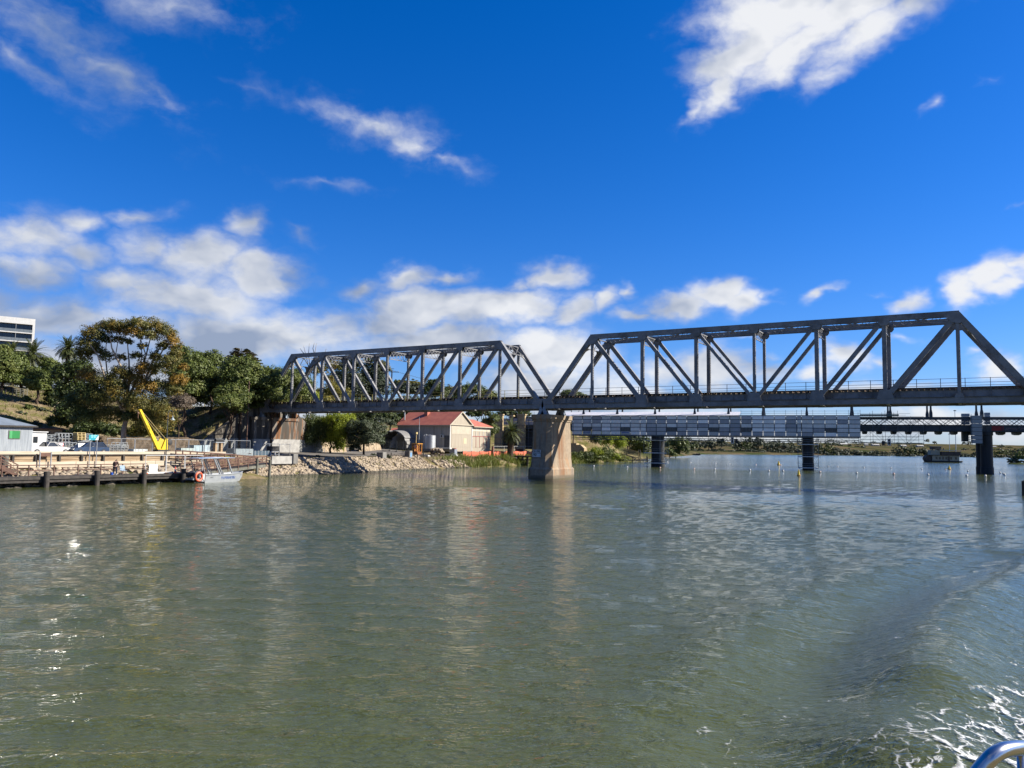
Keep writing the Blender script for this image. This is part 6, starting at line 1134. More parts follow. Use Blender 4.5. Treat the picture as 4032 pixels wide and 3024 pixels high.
for pts, r0, r1 in (([(486, 1750), (487, 1690), (500, 1640), (490, 1600)], .40, .28), ([(494, 1640), (470, 1590), (440, 1545), (418, 1500), (385, 1400), (350, 1350)], .26, .06), ([(492, 1610), (500, 1540), (480, 1450), (440, 1370), (430, 1300)], .25, .05), ([(495, 1600), (510, 1500), (508, 1420), (500, 1330)], .22, .05), ([(492, 1600), (545, 1480), (575, 1400), (600, 1300)], .24, .05), ([(500, 1600), (570, 1500), (610, 1400), (650, 1340)], .24, .05), ([(505, 1590), (590, 1480), (640, 1380), (672, 1350)], .2, .05), ([(480, 1450), (455, 1400), (470, 1310)], .1, .04), ([(545, 1480), (560, 1400), (545, 1290)], .1, .04), ([(425, 1500), (415, 1400), (420, 1330)], .12, .04), ([(575, 1400), (555, 1340), (565, 1300)], .09, .03)):
    P_3 = [pg(x, y, i*.4*(1 if x > 490 else -1)) for i, (x, y) in enumerate(pts)]; tb.tube(P_3, [.95*q_ for q_ in [r0+(r1-r0)*i/(len(pts)-1) for i in range(len(pts))]], 8, False)
tb.build('trunk', M('cream_gum_bark', (.48, .40, .31), (.27, .21, .155), 1.5, .9, stretch=(1, 1, .4)), gum, smooth=True, fix=False)
T = tree
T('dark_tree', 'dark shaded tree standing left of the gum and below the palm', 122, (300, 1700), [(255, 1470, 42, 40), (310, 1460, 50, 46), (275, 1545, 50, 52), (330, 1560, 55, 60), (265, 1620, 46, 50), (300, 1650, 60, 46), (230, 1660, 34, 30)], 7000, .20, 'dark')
T('pine_shrub', 'pale green bushy tree at the left edge below the hotel', 138, (10, 1520), [(8, 1395, 34, 36), (25, 1440, 38, 46), (0, 1470, 44, 50), (38, 1490, 30, 30)], 4200, .19, 'mid')
T('pine_shrub', 'bushy green tree below the two left palms', 142, (85, 1530), [(65, 1425, 34, 36), (85, 1452, 32, 30), (75, 1485, 48, 40), (100, 1500, 36, 26)], 4200, .19, 'mid')
T('pine_shrub', 'green bush hanging over the dry slope right of the left palms', 134, (150, 1545), [(130, 1470, 32, 26), (165, 1490, 30, 30), (150, 1515, 40, 28), (165, 1525, 24, 20), (125, 1505, 30, 24)], 3600, .17, 'mid')
T('leafy_tree', 'small green tree between the right palm and the bush on the slope', 150, (195, 1520), [(185, 1430, 26, 24), (205, 1455, 30, 36), (190, 1480, 30, 30)], 2600, .19, 'mid')
T('leafy_tree', 'broad green tree just right of the gum', 142, (735, 1590), [(705, 1395, 34, 36), (740, 1420, 50, 42), (715, 1470, 50, 50), (770, 1460, 52, 52), (740, 1530, 70, 46)], 7500, .20, 'mid')
T('leafy_tree', 'second broad green tree left of the tall round tree', 150, (830, 1580), [(800, 1430, 40, 40), (840, 1420, 40, 36), (825, 1480, 56, 50), (860, 1500, 44, 50), (800, 1530, 50, 40)], 6500, .20, 'mid')
T('round_tree', 'tall round dark green tree below the shaggy pine top', 146, (950, 1600), [(950, 1432, 50, 30), (920, 1452, 50, 38), (985, 1452, 48, 38), (945, 1485, 70, 50), (1000, 1500, 56, 50), (910, 1520, 50, 46), (960, 1550, 70, 40)], 9500, .20, 'mid')
T('leafy_tree', 'green tree directly behind the left end post of the truss', 150, (1075, 1600), [(1060, 1480, 42, 34), (1095, 1500, 48, 44), (1030, 1530, 44, 40), (1085, 1555, 56, 40)], 6000, .20, 'mid')
T('leafy_tree', 'green tree seen through the first truss panels', 158, (1165, 1600), [(1150, 1490, 42, 40), (1180, 1520, 50, 46), (1140, 1550, 44, 40), (1200, 1560, 40, 34)], 5000, .20, 'mid')
T('leafy_bush', 'lighter green bush on the embankment left of the truss', 140, (910, 1625), [(880, 1545, 36, 28), (925, 1535, 38, 30), (950, 1570, 32, 36), (900, 1585, 50, 34), (940, 1610, 34, 24)], 5200, .16, 'mid', clump=.28)
T('dry_bush', 'leafless brown bush on the slope right of the gum', 132, (708, 1612), [(690, 1580, 32, 22), (725, 1578, 34, 24), (708, 1598, 46, 16)], 4200, .10, 'dry', tr=.12, flat=.9)
T('dead_tree', 'bare dead tree top standing above the left end of the truss', 176, (1225, 1600), [(1225, 1450, 6, 6, 'dry')], 60, .12, 'dry', bark, .2, extra=lambda tb, B, u: [tb.tube([ld(a, b_, 176)-B for a, b_ in pts], [.12, .07, .03], 5, False) for pts in ([(1222, 1480), (1205, 1400), (1195, 1360)], [(1222, 1470), (1215, 1390), (1218, 1352)], [(1226, 1470), (1240, 1390), (1246, 1352)], [(1240, 1400), (1232, 1372), (1238, 1350)], [(1205, 1400), (1190, 1385), (1182, 1372)], [(1230, 1460), (1275, 1400), (1285, 1372)])])
T('slender_gum', 'thin sparse gum seen through the second truss panels', 178, (1290, 1600), [(1280, 1420, 28, 22, 'gum'), (1310, 1440, 26, 20, 'gum'), (1260, 1460, 30, 26, 'gum'), (1300, 1500, 30, 24, 'gum')], 1500, .18, 'gum', bark, .16)
T('cypress_tree', 'dark broad cypress behind the truss at the third panel', 205, (1370, 1620), [(1350, 1445, 40, 30), (1395, 1440, 36, 34), (1365, 1490, 60, 46), (1340, 1530, 50, 50), (1400, 1540, 52, 50)], 6000, .24, 'pine', flat=.4)
T('cypress_tree', 'dark tall cypress behind the truss fourth panel', 208, (1480, 1620), [(1465, 1425, 30, 26, 'dark'), (1500, 1450, 30, 30, 'gum'), (1470, 1480, 50, 44), (1490, 1530, 46, 50), (1440, 1540, 40, 46)], 6000, .24, 'pine', flat=.4)
T('yellow_green_bush', 'yellow green bush beyond the deck behind the second truss panels', 172, (1300, 1600), [(1265, 1560, 40, 28), (1310, 1545, 44, 32), (1350, 1560, 42, 30), (1290, 1580, 60, 20)], 5000, .16, 'gold')
T('yellow_green_bush', 'yellow green bush low behind the first truss panels', 168, (1215, 1600), [(1200, 1540, 30, 34), (1225, 1565, 32, 30)], 2600, .16, 'bright')
T('golden_cypress', 'flat topped golden cypress beyond the power pole', 235, (1610, 1600), [(1580, 1510, 26, 12), (1620, 1512, 40, 14), (1600, 1535, 56, 26, 'pine'), (1640, 1540, 30, 26, 'pine'), (1565, 1505, 16, 10, 'dark')], 4200, .24, 'gold', flat=.3)
T('leafy_tree', 'dark green tree behind the truss right of the golden cypress', 225, (1705, 1610), [(1710, 1515, 28, 20), (1695, 1540, 34, 30), (1735, 1550, 36, 26)], 3000, .24, 'dark')
T('leafy_tree', 'mixed green tree behind the truss sixth panel', 228, (1800, 1610), [(1770, 1540, 24, 20, 'gum'), (1820, 1545, 34, 26), (1850, 1530, 24, 22), (1800, 1570, 46, 22)], 3200, .24, 'mid')
T('leafy_tree', 'green tree behind the right end of the left truss', 230, (1910, 1610), [(1880, 1540, 30, 22), (1920, 1558, 34, 22), (1895, 1575, 44, 18)], 2800, .24, 'mid')
T('round_tree', 'low round tree seen over the deck right of the pier', 265, (2255, 1610), [(2240, 1552, 36, 16), (2278, 1560, 30, 14), (2255, 1570, 50, 12)], 2600, .25, 'mid')
T('weeping_tree', 'weeping bright green pepper tree hanging below the left truss', 163, (1300, 1765), [(1330, 1645, 44, 26), (1290, 1660, 50, 30, 'mid'), (1375, 1650, 28, 34), (1350, 1690, 44, 40), (1310, 1715, 40, 44), (1335, 1750, 22, 30), (1370, 1700, 22, 40), (1265, 1690, 40, 46, 'dark'), (1225, 1670, 40, 46, 'dark'), (1215, 1720, 34, 40, 'dark')], 11000, .16, 'bright', droop=.9, clump=.26)  # sunlit right side and darker left are put into the leaf colours
T('grey_bush', 'large grey green bush below the truss left of the red lean-to', 160, (1430, 1775), [(1395, 1690, 36, 36), (1440, 1680, 40, 30), (1485, 1695, 36, 34), (1410, 1735, 46, 36), (1460, 1730, 46, 34), (1400, 1765, 26, 16)], 7500, .15, 'grey', clump=.26)
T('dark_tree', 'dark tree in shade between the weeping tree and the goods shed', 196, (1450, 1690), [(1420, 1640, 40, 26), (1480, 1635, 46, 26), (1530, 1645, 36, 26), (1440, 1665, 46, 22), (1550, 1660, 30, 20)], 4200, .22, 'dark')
T('grey_shrub', 'low grey shrub on the stony ledge left of the goods shed roof', 190, (1515, 1680), [(1495, 1652, 20, 10), (1525, 1660, 24, 12), (1545, 1670, 16, 10)], 1500, .14, 'grey')
T('leafy_bush', 'green bush between the shed annex and the date palm', 205, (1925, 1735), [(1915, 1665, 20, 20), (1935, 1690, 24, 30), (1945, 1650, 22, 22), (1920, 1710, 22, 22)], 3000, .17, 'mid')
T('dark_tree', 'dark green tree behind the approach piers under the truss', 270, (1880, 1650), [(1860, 1632, 26, 14), (1900, 1628, 30, 16)], 1600, .26, 'dark'); T('dark_tree', 'dark green tree behind the approach piers nearest the stone pier', 275, (2020, 1650), [(1995, 1630, 34, 18), (2060, 1632, 34, 18)], 1800, .26, 'dark')
# shaggy-topped pine: layered branches of needles
B = ld(955, 1600, 165); B.z = hz(B.x, B.y)-.2; pn = thing('shaggy_pine', 'pine with dark shaggy layered top rising behind the tall round tree', 'tree', B); m = MB(); u = 165/FPX; top = ld(952, 1372, 165)-B; m.tube([(0, 0, 0), (top.x*.5, top.y*.5, top.z*.5), tuple(top)], [.4, .28, .06], 8); m.build('trunk', bark_d, pn); Vv = []; 
for i in range(190):
    f_ = lg_.random()**.7; z = top.z*(1-.34*f_); R_ = (14+66*f_**.75)*u; an = lg_.uniform(0, 6.28); st_ = Vector((top.x*z/top.z, top.y*z/top.z, z)); tip = st_+Vector((math.cos(an), math.sin(an), .12))*R_*lg_.uniform(.75, 1.1); side = Vector((-math.sin(an), math.cos(an), 0))
    for k in range(12): q = st_.lerp(tip, .3+.7*k/11); w_ = .42*lg_.uniform(.6, 1.2); s = side*w_*lg_.choice([-1, 1]); dn = (tip-st_).normalized()*.35; Vv += [tuple(q), tuple(q+s*.5+dn-Vector((0, 0, .08))), tuple(q+s+dn*2.0-Vector((0, 0, .15))), tuple(q+dn*1.3+Vector((0, 0, .08)))]
fastmesh('crown', np.array(Vv), np.arange(len(Vv)).reshape(-1, 4), MLEAF('brown_green_needles', (.03, .032, .014), (.085, .06, .022), None, .1), pn)
# thickets that close the gaps between the trees
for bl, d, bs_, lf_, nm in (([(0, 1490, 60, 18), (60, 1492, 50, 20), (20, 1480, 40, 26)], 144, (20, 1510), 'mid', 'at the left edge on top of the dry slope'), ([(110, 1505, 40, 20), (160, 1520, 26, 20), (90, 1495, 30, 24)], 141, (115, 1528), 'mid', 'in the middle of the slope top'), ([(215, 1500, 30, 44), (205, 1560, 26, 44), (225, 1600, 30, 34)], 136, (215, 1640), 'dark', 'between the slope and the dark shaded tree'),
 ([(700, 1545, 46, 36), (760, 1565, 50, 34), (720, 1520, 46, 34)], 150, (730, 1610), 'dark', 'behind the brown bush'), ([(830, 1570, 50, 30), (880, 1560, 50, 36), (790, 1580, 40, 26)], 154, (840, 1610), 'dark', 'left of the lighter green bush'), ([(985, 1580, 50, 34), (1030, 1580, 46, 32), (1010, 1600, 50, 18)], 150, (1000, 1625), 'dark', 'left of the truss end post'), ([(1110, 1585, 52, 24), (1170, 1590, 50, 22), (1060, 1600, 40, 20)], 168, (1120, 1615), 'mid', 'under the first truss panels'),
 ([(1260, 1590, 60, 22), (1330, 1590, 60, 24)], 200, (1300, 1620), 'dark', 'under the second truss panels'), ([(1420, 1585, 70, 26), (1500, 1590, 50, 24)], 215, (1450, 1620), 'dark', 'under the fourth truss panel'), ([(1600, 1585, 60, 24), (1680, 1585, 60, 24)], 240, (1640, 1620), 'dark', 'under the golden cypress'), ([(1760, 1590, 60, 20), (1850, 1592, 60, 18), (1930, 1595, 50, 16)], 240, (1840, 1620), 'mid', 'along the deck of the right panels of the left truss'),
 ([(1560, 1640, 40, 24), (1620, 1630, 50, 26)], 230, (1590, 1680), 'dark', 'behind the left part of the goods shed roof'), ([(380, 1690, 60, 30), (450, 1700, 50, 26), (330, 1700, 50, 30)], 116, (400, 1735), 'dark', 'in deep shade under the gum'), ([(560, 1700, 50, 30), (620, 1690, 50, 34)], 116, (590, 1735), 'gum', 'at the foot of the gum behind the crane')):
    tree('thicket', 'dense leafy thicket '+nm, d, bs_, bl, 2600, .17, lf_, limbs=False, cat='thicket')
# palms
def palm(label, d, base, head, rl, nf=46, skirt=True, tr=.32):
    B = ld(*base, d); B.z = hz(B.x, B.y)-.2; h = ld(*head, d)-B; root = thing('palm_tree', label, 'palm', B); m = MB(); n = 8; m.tube([h*(i/n) for i in range(n+1)], [tr*(1.15-.2*i/n) for i in range(n+1)], 10); m.build('trunk', bark_d, root); V = []; u = d/FPX; Lf = rl*u
    for i in range(nf):
        an = i*2.399+lg_.normal()*.1; elv = math.radians(80-135*(i/nf)**.9+lg_.normal()*6); L_ = Lf*lg_.uniform(.85, 1.15); dr = Vector((math.cos(an), math.sin(an), 0)); p = h.copy(); v = dr*math.cos(elv)+Vector((0, 0, math.sin(elv))); side = Vector((-math.sin(an), math.cos(an), 0)); st_ = L_/14
        for k in range(14):
            q = p+v*st_; v = (v+Vector((0, 0, -.085))).normalized(); wl = .15*Lf*math.sin(math.pi*min(1, (k+1.5)/15))**.7*.75; nz = side.cross(v).normalized()
            for s in (-1, 1):
                for e in (0, .25, .5, .75): a = p.lerp(q, e); b_ = p.lerp(q, e+.11); tp = a+side*s*wl+v*wl*.75-nz*wl*.18+Vector((0, 0, -.25*wl)); V += [tuple(a), tuple(b_), tuple(tp+v*.05), tuple(tp)]
            p = q
    fastmesh('fronds', np.array(V), np.arange(len(V)).reshape(-1, 4), LF['palm'], root); return root
palm('tall palm with a round shaggy head left of the gum', 132, (262, 1600), (268, 1372), 58, 90); palm('palm with drooping fronds in front of the hotel corner', 150, (128, 1530), (130, 1392), 66, 90); palm('palm half hidden by bushes under the hotel balconies', 160, (48, 1530), (48, 1385), 48, 70); palm('date palm with a thick ragged trunk between the shed annex and the pier', 200, (2008, 1757), (2015, 1700), 56, 80, tr=.75)
# cliff and hanging plants beyond the pier, then the line of trees to the far bend
for x, y, rx, ry, d, nm in ((2345, 1722, 22, 24, 268, 'leftmost hanging green creeper on the rocky cliff beyond the pier'), (2390, 1728, 26, 32, 270, 'middle hanging green creeper on the rocky cliff beyond the pier'), (2440, 1738, 26, 30, 272, 'right hanging green creeper on the rocky cliff beyond the pier')): T('hanging_creeper', nm, d, (x, y+40), [(x, y, rx, ry), (x-8, y-14, rx, ry*.6), (x+8, y+8, rx*.7, ry*.8)], 1800, .2, 'bright' if rx == 26 else 'mid', droop=.7, limbs=False, cat='plant')
T('reed_bush', 'tall green reed bush on the bank just right of the stone pier', 240, (2290, 1815), [(2275, 1800, 24, 16), (2310, 1800, 24, 18, 'dark'), (2300, 1812, 30, 8)], 3000, .16, 'mid', limbs=False, cat='bush', droop=-.4)
T('reed_bush', 'bright feathery reed bush right of the stepped wall', 246, (2370, 1815), [(2350, 1785, 26, 20, 'bright'), (2385, 1790, 34, 24), (2420, 1802, 24, 14, 'bright'), (2360, 1805, 36, 12)], 4200, .17, 'mid', limbs=False, cat='bush', droop=-.4)
T('reed_bush', 'low reed bush tapering to the water beside the timber crib', 258, (2440, 1818), [(2430, 1806, 26, 10, 'reed'), (2455, 1812, 16, 6)], 1500, .17, 'mid', limbs=False, cat='bush', droop=-.4)
T('leafy_tree', 'round green tree behind the left river pier scaffold', 310, (2520, 1790), [(2500, 1745, 24, 26), (2535, 1750, 30, 30), (2515, 1775, 36, 18)], 2600, .3, 'mid'); T('leafy_tree', 'dark green tree above the cliff left of the left river pier', 300, (2470, 1740), [(2460, 1715, 24, 16), (2485, 1730, 22, 22)], 1500, .3, 'dark')
T('willow_tree', 'wide willow just right of the left river pier', 430, (2660, 1795), [(2640, 1750, 22, 24), (2675, 1745, 28, 28), (2690, 1770, 24, 24, 'dark'), (2650, 1780, 30, 16)], 3000, .4, 'mid'); T('willow_tree', 'small bushy willow at the water by the left river pier', 420, (2635, 1800), [(2632, 1782, 14, 16), (2650, 1790, 14, 9)], 900, .35, 'mid')
ft = [(2735, 1762, 24, 24), (2790, 1748, 26, 22), (2840, 1738, 18, 14), (2905, 1752, 18, 20), (2945, 1745, 22, 32), (2985, 1742, 26, 34), (3050, 1762, 30, 34), (3085, 1768, 26, 24), (3030, 1782, 22, 16), (3120, 1772, 26, 22), (3160, 1770, 20, 26), (3215, 1765, 24, 26), (3255, 1768, 30, 26), (3290, 1776, 24, 18), (3330, 1780, 22, 16), (3368, 1782, 26, 15), (3400, 1786, 20, 12), (3440, 1784, 30, 14), (3480, 1786, 24, 12), (3545, 1774, 32, 22), (3585, 1776, 30, 20), (3630, 1778, 30, 18), (3660, 1780, 24, 16), (3860, 1786, 30, 9), (3950, 1782, 34, 12), (4010, 1780, 30, 14), (3790, 1790, 26, 6), (3815, 1745, 9, 8), (3795, 1744, 7, 6), (3650, 1735, 10, 8), (3680, 1742, 8, 7), (3945, 1757, 14, 9), (3975, 1762, 9, 5)]
sides = ['farthest left', 'left', 'left middle', 'middle', 'right middle', 'right']
for i, (x, y, rx, ry) in enumerate(ft):
    q = ld(x, y, 960); d = 940 if i < 27 else 1650; B = ld(x, y+ry, d); near = [(abs(x-2883), 'the left navigation board'), (abs(x-2715), 'the bend of the river'), (abs(x-3182), 'the midstream pier'), (abs(x-3715), 'the houseboat'), (abs(x-3498), 'the right navigation board'), (abs(x-3870), 'the right pier'), (abs(x-3380), 'the end of the sheeting'), (abs(x-4020), 'the right picture edge')]; dd, nm = min(near)
    lab = f"{'small distant tree on the far rise' if i >= 27 else 'hazy olive tree on the far bank'} seen beside {nm}"
    tree('far_tree', lab, d, (x, y+ry), [(x-rx*.4, y+ry*.1, rx*.7, ry*.75), (x+rx*.4, y, rx*.65, ry*.8), (x, y+ry*.5, rx, ry*.55), (x+rx*.1, y-ry*.3, rx*.5, ry*.5)], 620 if rx > 15 else 260, .75 if d < 1000 else .8, 'far' if i % 4 else 'dark', tr=.5, group='trees on the far bank', limbs=rx > 15, jit=.2)
# low scrub that joins the far trees
V_ = []
for xa, xb, y, d, ry in ((2725, 3130, 1788, 915, 5), (3130, 3700, 1791, 1005, 7), (3700, 4080, 1797, 1055, 5), (2725, 3130, 1787, 930, 6), (2930, 3130, 1776, 950, 12), (3140, 3420, 1787, 930, 8), (3420, 3700, 1790, 930, 7), (3700, 4080, 1794, 935, 6), (2730, 3100, 1755, 1150, 8), (2900, 3120, 1742, 1300, 7), (3780, 4060, 1768, 1500, 4), (3300, 3660, 1742, 1750, 4), (2600, 2900, 1745, 1250, 7), (2750, 3130, 1768, 1100, 9), (3140, 3420, 1765, 1300, 7), (2560, 3330, 1738, 1900, 17), (2560, 3300, 1736, 2150, 16), (3280, 3640, 1740, 2150, 9), (2500, 2800, 1750, 1500, 13)):
    el = []
    for k in range(int((xb-xa)/11)): x = xa+(xb-xa)*lg_.random(); u = d/FPX; q = ld(x, y+lg_.normal()*1.5, d+lg_.normal()*18); z = hz(q.x, q.y); hh = ry*u*lg_.uniform(.5, 1.2); el.append(((q.x, q.y, max(z, 0)+hh*.4), (13*u*lg_.uniform(.5, 1.2), 9*u, hh)))
    v_, _ = leaf_cloud(el, 2600, .85); V_.append(v_)
V_ = np.concatenate(V_); fs_ = fastmesh('far_scrub', V_, np.arange(len(V_)).reshape(-1, 4), LF['far']); fs_['kind'] = 'stuff'
# island bush at the right edge
q = lz(4010, 1824, .3); d_ = (q-CAM).dot(FWD); T('island_bush', 'dense bush on the low spit at the right picture edge', d_, (4020, 1822), [(4020, 1800, 22, 20, 'mid'), (3990, 1812, 18, 9), (4035, 1790, 20, 24, 'dark'), (4005, 1818, 30, 6)], 2200, .3, 'grey', limbs=False, cat='bush')
# shrubs and grass on the slopes
shr = [(30, 1650, 30, 12), (110, 1600, 18, 12), (160, 1610, 22, 10), (60, 1690, 26, 10), (200, 1650, 24, 14), (140, 1665, 24, 10), (240, 1700, 20, 14), (102, 1567, 14, 12), (80, 1625, 22, 8), (690, 1660, 20, 10), (760, 1640, 22, 10), (800, 1680, 22, 9), (870, 1640, 24, 12), (930, 1665, 18, 12), (980, 1620, 14, 12), (1470, 1790, 12, 6), (1525, 1797, 16, 8), (1250, 1795, 10, 4)]
nms = ['at the left edge above the shed', 'beside the low slope fence', 'right of the low slope fence', 'just above the shed roof', 'below the leaning pole', 'in the middle of the dry slope', 'left of the dark tree foot', 'on top of the dry slope', 'on the bare earth streaks', 'below the brown bush', 'right below the brown bush', 'on the shaded slope left of the wing wall', 'below the light green bush', 'near the top of the wing wall', 'at the truss end on the embankment', 'beside the grey green bush foot', 'beside the right concrete block', 'on the verge under the truss']
for (x, y, rx, ry), nm in zip(shr, nms):
    p = rt(x, y+ry*.7); d = (p-CAM).dot(FWD); r = thing('low_shrub', 'low scrubby shrub '+nm, 'shrub', p); u = d/FPX; V, F = leaf_cloud([((0, 0, ry*u*.5), (rx*u, rx*u*.8, ry*u)), ((rx*u*.5, .3, ry*u*.3), (rx*u*.6, rx*u*.6, ry*u*.7))], 900, .11); fastmesh('foliage', V, F, LF['grey' if ry < 11 else 'mid'], r)
def tufts(name, pts, h, leaf, wd=.035, lean=.35):
    V = []
    for x, y in pts:
        z = hz(x, y); hh = h*lg_.uniform(.5, 1.25); a = lg_.uniform(0, 6.28); dx, dy = math.cos(a)*wd*hh*2, math.sin(a)*wd*hh*2; lx, ly = lg_.normal(0, lean)*hh, lg_.normal(0, lean)*hh
        V += [(x-dx, y-dy, z-.05), (x+dx, y+dy, z-.05), (x+lx+dx*.5, y+ly+dy*.5, z+hh*.8), (x+lx*1.3, y+ly*1.3, z+hh)]
    o = fastmesh(name, np.array(V), np.arange(len(V)).reshape(-1, 4), LF[leaf]); o['kind'] = 'stuff'; return o
pts = []
for _ in range(9000): y = 30+75*lg_.random(); s = lg_.uniform(-.3, 4.5); pts.append((float(shore_x(y))-s, y))
pts = [p for p in pts if lg_.random() < float(ss(p[1], 28, 48))*.9 and fbm(p[0]*.3, p[1]*.3) > .42]
pts += [(float(shore_x(y))-q, y) for y, q in zip(lg_.uniform(92, 165, 5000), lg_.uniform(-.5, 5, 5000)) if fbm(q*.3, y*.2) > .4]
tufts('reeds', pts, 1.25, 'reed')
pts = [(float(shore_x(y))-s, y) for y, s in zip(lg_.uniform(18, 70, 5000), lg_.uniform(2.5, 9, 5000))]; tufts('bank_grass', pts, .45, 'dry')
pts = [(x, y) for x, y in zip(lg_.uniform(-110, -60, 14000), lg_.uniform(-75, 0, 14000)) if fbm(x*.18, y*.18) > .45]; tufts('slope_grass', pts, .5, 'reed', .05); pts = [(x, y) for x, y in zip(lg_.uniform(-110, -60, 16000), lg_.uniform(-75, 5, 16000)) if fbm(x*.22+9, y*.22) > .47]; tufts('dry_grass', pts, .45, 'dry', .05)
# ---------------------------------------------------------------- hotel on the hill
d = 274; A = ld(139, 1258, d); ztop = A.z; R1 = Vector((RGT.x, RGT.y, 0)); yaw = HEAD+R(37); zg = hz(A.x-8, A.y+4)
ht = thing('hotel_block', 'white framed hotel block with dark glass balconies behind the palms at top left', 'building', (A.x, A.y, zg), yaw); Ht = ztop-zg; Wd = 30; fl = 3.12
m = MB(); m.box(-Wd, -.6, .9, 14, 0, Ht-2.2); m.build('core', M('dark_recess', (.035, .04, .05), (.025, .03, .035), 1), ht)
m = MB(); m.box(-.75, 0, -.8, 14, 0, Ht); m.box(-Wd-.4, -.75, -.8, 14, Ht-2.1, Ht); m.build('white_frame', white_p, ht); nfl = int((Ht-2.1)/fl); bays = 6
for k in range(nfl):
    z = Ht-2.1-fl*(k+1); m = MB(); m.box(-Wd, -.75, -.8, .9, z-.1, z+.26); m.build('floor_slab', white_p, ht)
    if k > 4: continue
    for j in range(bays):
        x1 = -.75-4.9*j; x0 = x1-4.9; m = MB(); m.box(x0+.15, x1-.15, .8, .87, z+.26, z+fl-.12); w_ = m.build('window', glass_d, ht); q = MB()
        for f in (.25, .5, .75): q.box(x0+4.9*f-.03, x0+4.9*f+.03, .74, .8, z+.26, z+fl-.12)
        q.build('frame', steel_far, w_)
        m = MB(); m.box(x0+.1, x1-.1, -.74, -.70, z+.3, z+1.3); m.build('balcony_glass', M('balcony_glass', (.17, .20, .22), (.13, .15, .17), 1.5, .15) if 'balcony_glass' not in bpy.data.materials else bpy.data.materials['balcony_glass'], ht)
        m = MB(); m.box(x0-.08, x0+.08, -.7, .9, z+.26, z+fl-.1); m.build('party_wall', galv if j % 2 else steelplate, ht)
# ---------------------------------------------------------------- poles and wires
p = ld(1538, 1620, 215); pb = ld(1539, 1620, 215); zt_ = ld(1538, 1458, 215).z; pp = thing('power_pole', 'dark power pole with crossarm and wires behind the left truss', 'pole', (pb.x, pb.y, hz(pb.x, pb.y)), HEAD); h = zt_-hz(pb.x, pb.y); m = MB(); m.tube([(0, 0, -.3), (0, 0, h)], .17, 8); m.build('shaft', timber_d, pp); m = MB(); m.box(-.6, 1.9, -.06, .06, h-.55, h-.4); m.build('crossarm', timber_d, pp); m = MB()
for x in (-.5, .6, 1.8): m.lathe((x, 0, h-.4), [(.05, 0), (.08, .1), (.05, .25)], 8)
m.box(-1.2, .6, -.02, .02, h+.35, h+.5); m.build('insulator', galv, pp)
q = ld(2160, 1560, 300); m = MB()
for dy in (0, .6): a = Vector((pb.x, pb.y, zt_-.1+dy*.2)); b_ = Vector((q.x, q.y+dy*4, q.z)); m.tube([a.lerp(b_, i/14)-Vector((0, 0, 2.2*math.sin(math.pi*i/14))) for i in range(15)], .022, 4)
m.build('wire', black_m, None); o = bpy.data.objects['wire']; o.name = 'overhead_wires'; tag(o, 'thin overhead wires running right from the dark power pole', 'wires')
p = rt(222, 1590); zt_ = lt(232, 1470, p.x).z; m = MB(); m.tube([(0, 0, -.3), (.3, .4, zt_-p.z)], [.11, .07], 8); o = tag(m.build('slope_pole', timber_b), 'tall thin brown pole standing on the dry slope', 'pole'); o.location = p
m = MB(); m.tube([(0, 0, -.2), (1.2, 2.0, 2.9)], .06, 6); m.tube([(1.3, 2.2, -.2), (1.25, 2.1, 3.0)], .06, 6); o = tag(m.build('pole_brace', timber_p), 'pale timber brace leaning beside the thin pole on the slope', 'brace'); o.location = rt(205, 1606)
p = rt(976, 1600); B = ld(977, 1600, 141); zt_ = ld(977, 1500, 141).z; m = MB(); z0 = hz(B.x, B.y); m.tube([(0, 0, -.3), (0, 0, zt_-z0)], .09, 8); m.box(-.35, .35, -.05, .05, zt_-z0-.6, zt_-z0-.5); o = tag(m.build('signal_pole', timber_b), 'thin brown pole left of the truss beside the lighter bush', 'pole'); o.location = (B.x, B.y, z0)
pa, pb = rt(4, 1568), rt(106, 1566); sf = thing('slope_fence', 'low grey fence on the dry slope above the white shed', 'fence', pa); m = MB(); n = 7
for i in range(n+1): q = pa.lerp(pb, i/n); q.z = hz(q.x, q.y); m.box(q.x-.05, q.x+.05, q.y-.05, q.y+.05, q.z-.3, q.z+1.5)
m.build('post', timber_g, sf, True); m = MB()
for i in range(n):
    a, b_ = pa.lerp(pb, i/n), pa.lerp(pb, (i+1)/n); a.z = hz(a.x, a.y); b_.z = hz(b_.x, b_.y)
    for z in (.2, .55, .9, 1.2, 1.45): m.bar(a+Vector((0, 0, z)), b_+Vector((0, 0, z)), .03, .05)
m.build('rail', timber_g, sf, True)
er = thing('embankment_railing', 'yellow posted pipe railing on the embankment left of the truss', 'railing', (-64, .5, 11.7)); pa = [(-78, .4), (-74, .4), (-70, .4), (-66, .4), (-63.5, .5)]
for x, y in pa: m = MB(); z = hz(x, y); m.box(x-.06, x+.06, y-.06, y+.06, z-.2, z+1.15); m.build('post', yellowrail, er, True)
m = MB()
for z in (.55, 1.05): m.tube([(x, y, hz(x, y)+z) for x, y in pa], .03, 6)
m.build('rail', darkrail, er, True)
for (x, yt_, d, nm) in ((3763.5, 1618, 700, 'tall thin light mast beyond the road bridge left of the clad tower'), (3738.5, 1710, 900, 'tall thin light mast on the far rise right of the houseboat')):
    B = ld(x, 1750, d); z0 = hz(B.x, B.y); zt_ = ld(x, yt_, d).z; r = thing('light_mast', nm, 'light mast', (B.x, B.y, z0), HEAD); m = MB(); m.tube([(0, 0, -.3), (0, 0, zt_-z0)], [.38, .22], 8); m.build('mast', galv, r); m = MB(); m.lathe((0, 0, zt_-z0), [(.3, -.2), (1.2, 0), (1.2, .45), (.3, .7)], 10); m.build('lamp_ring', steel_far, r)
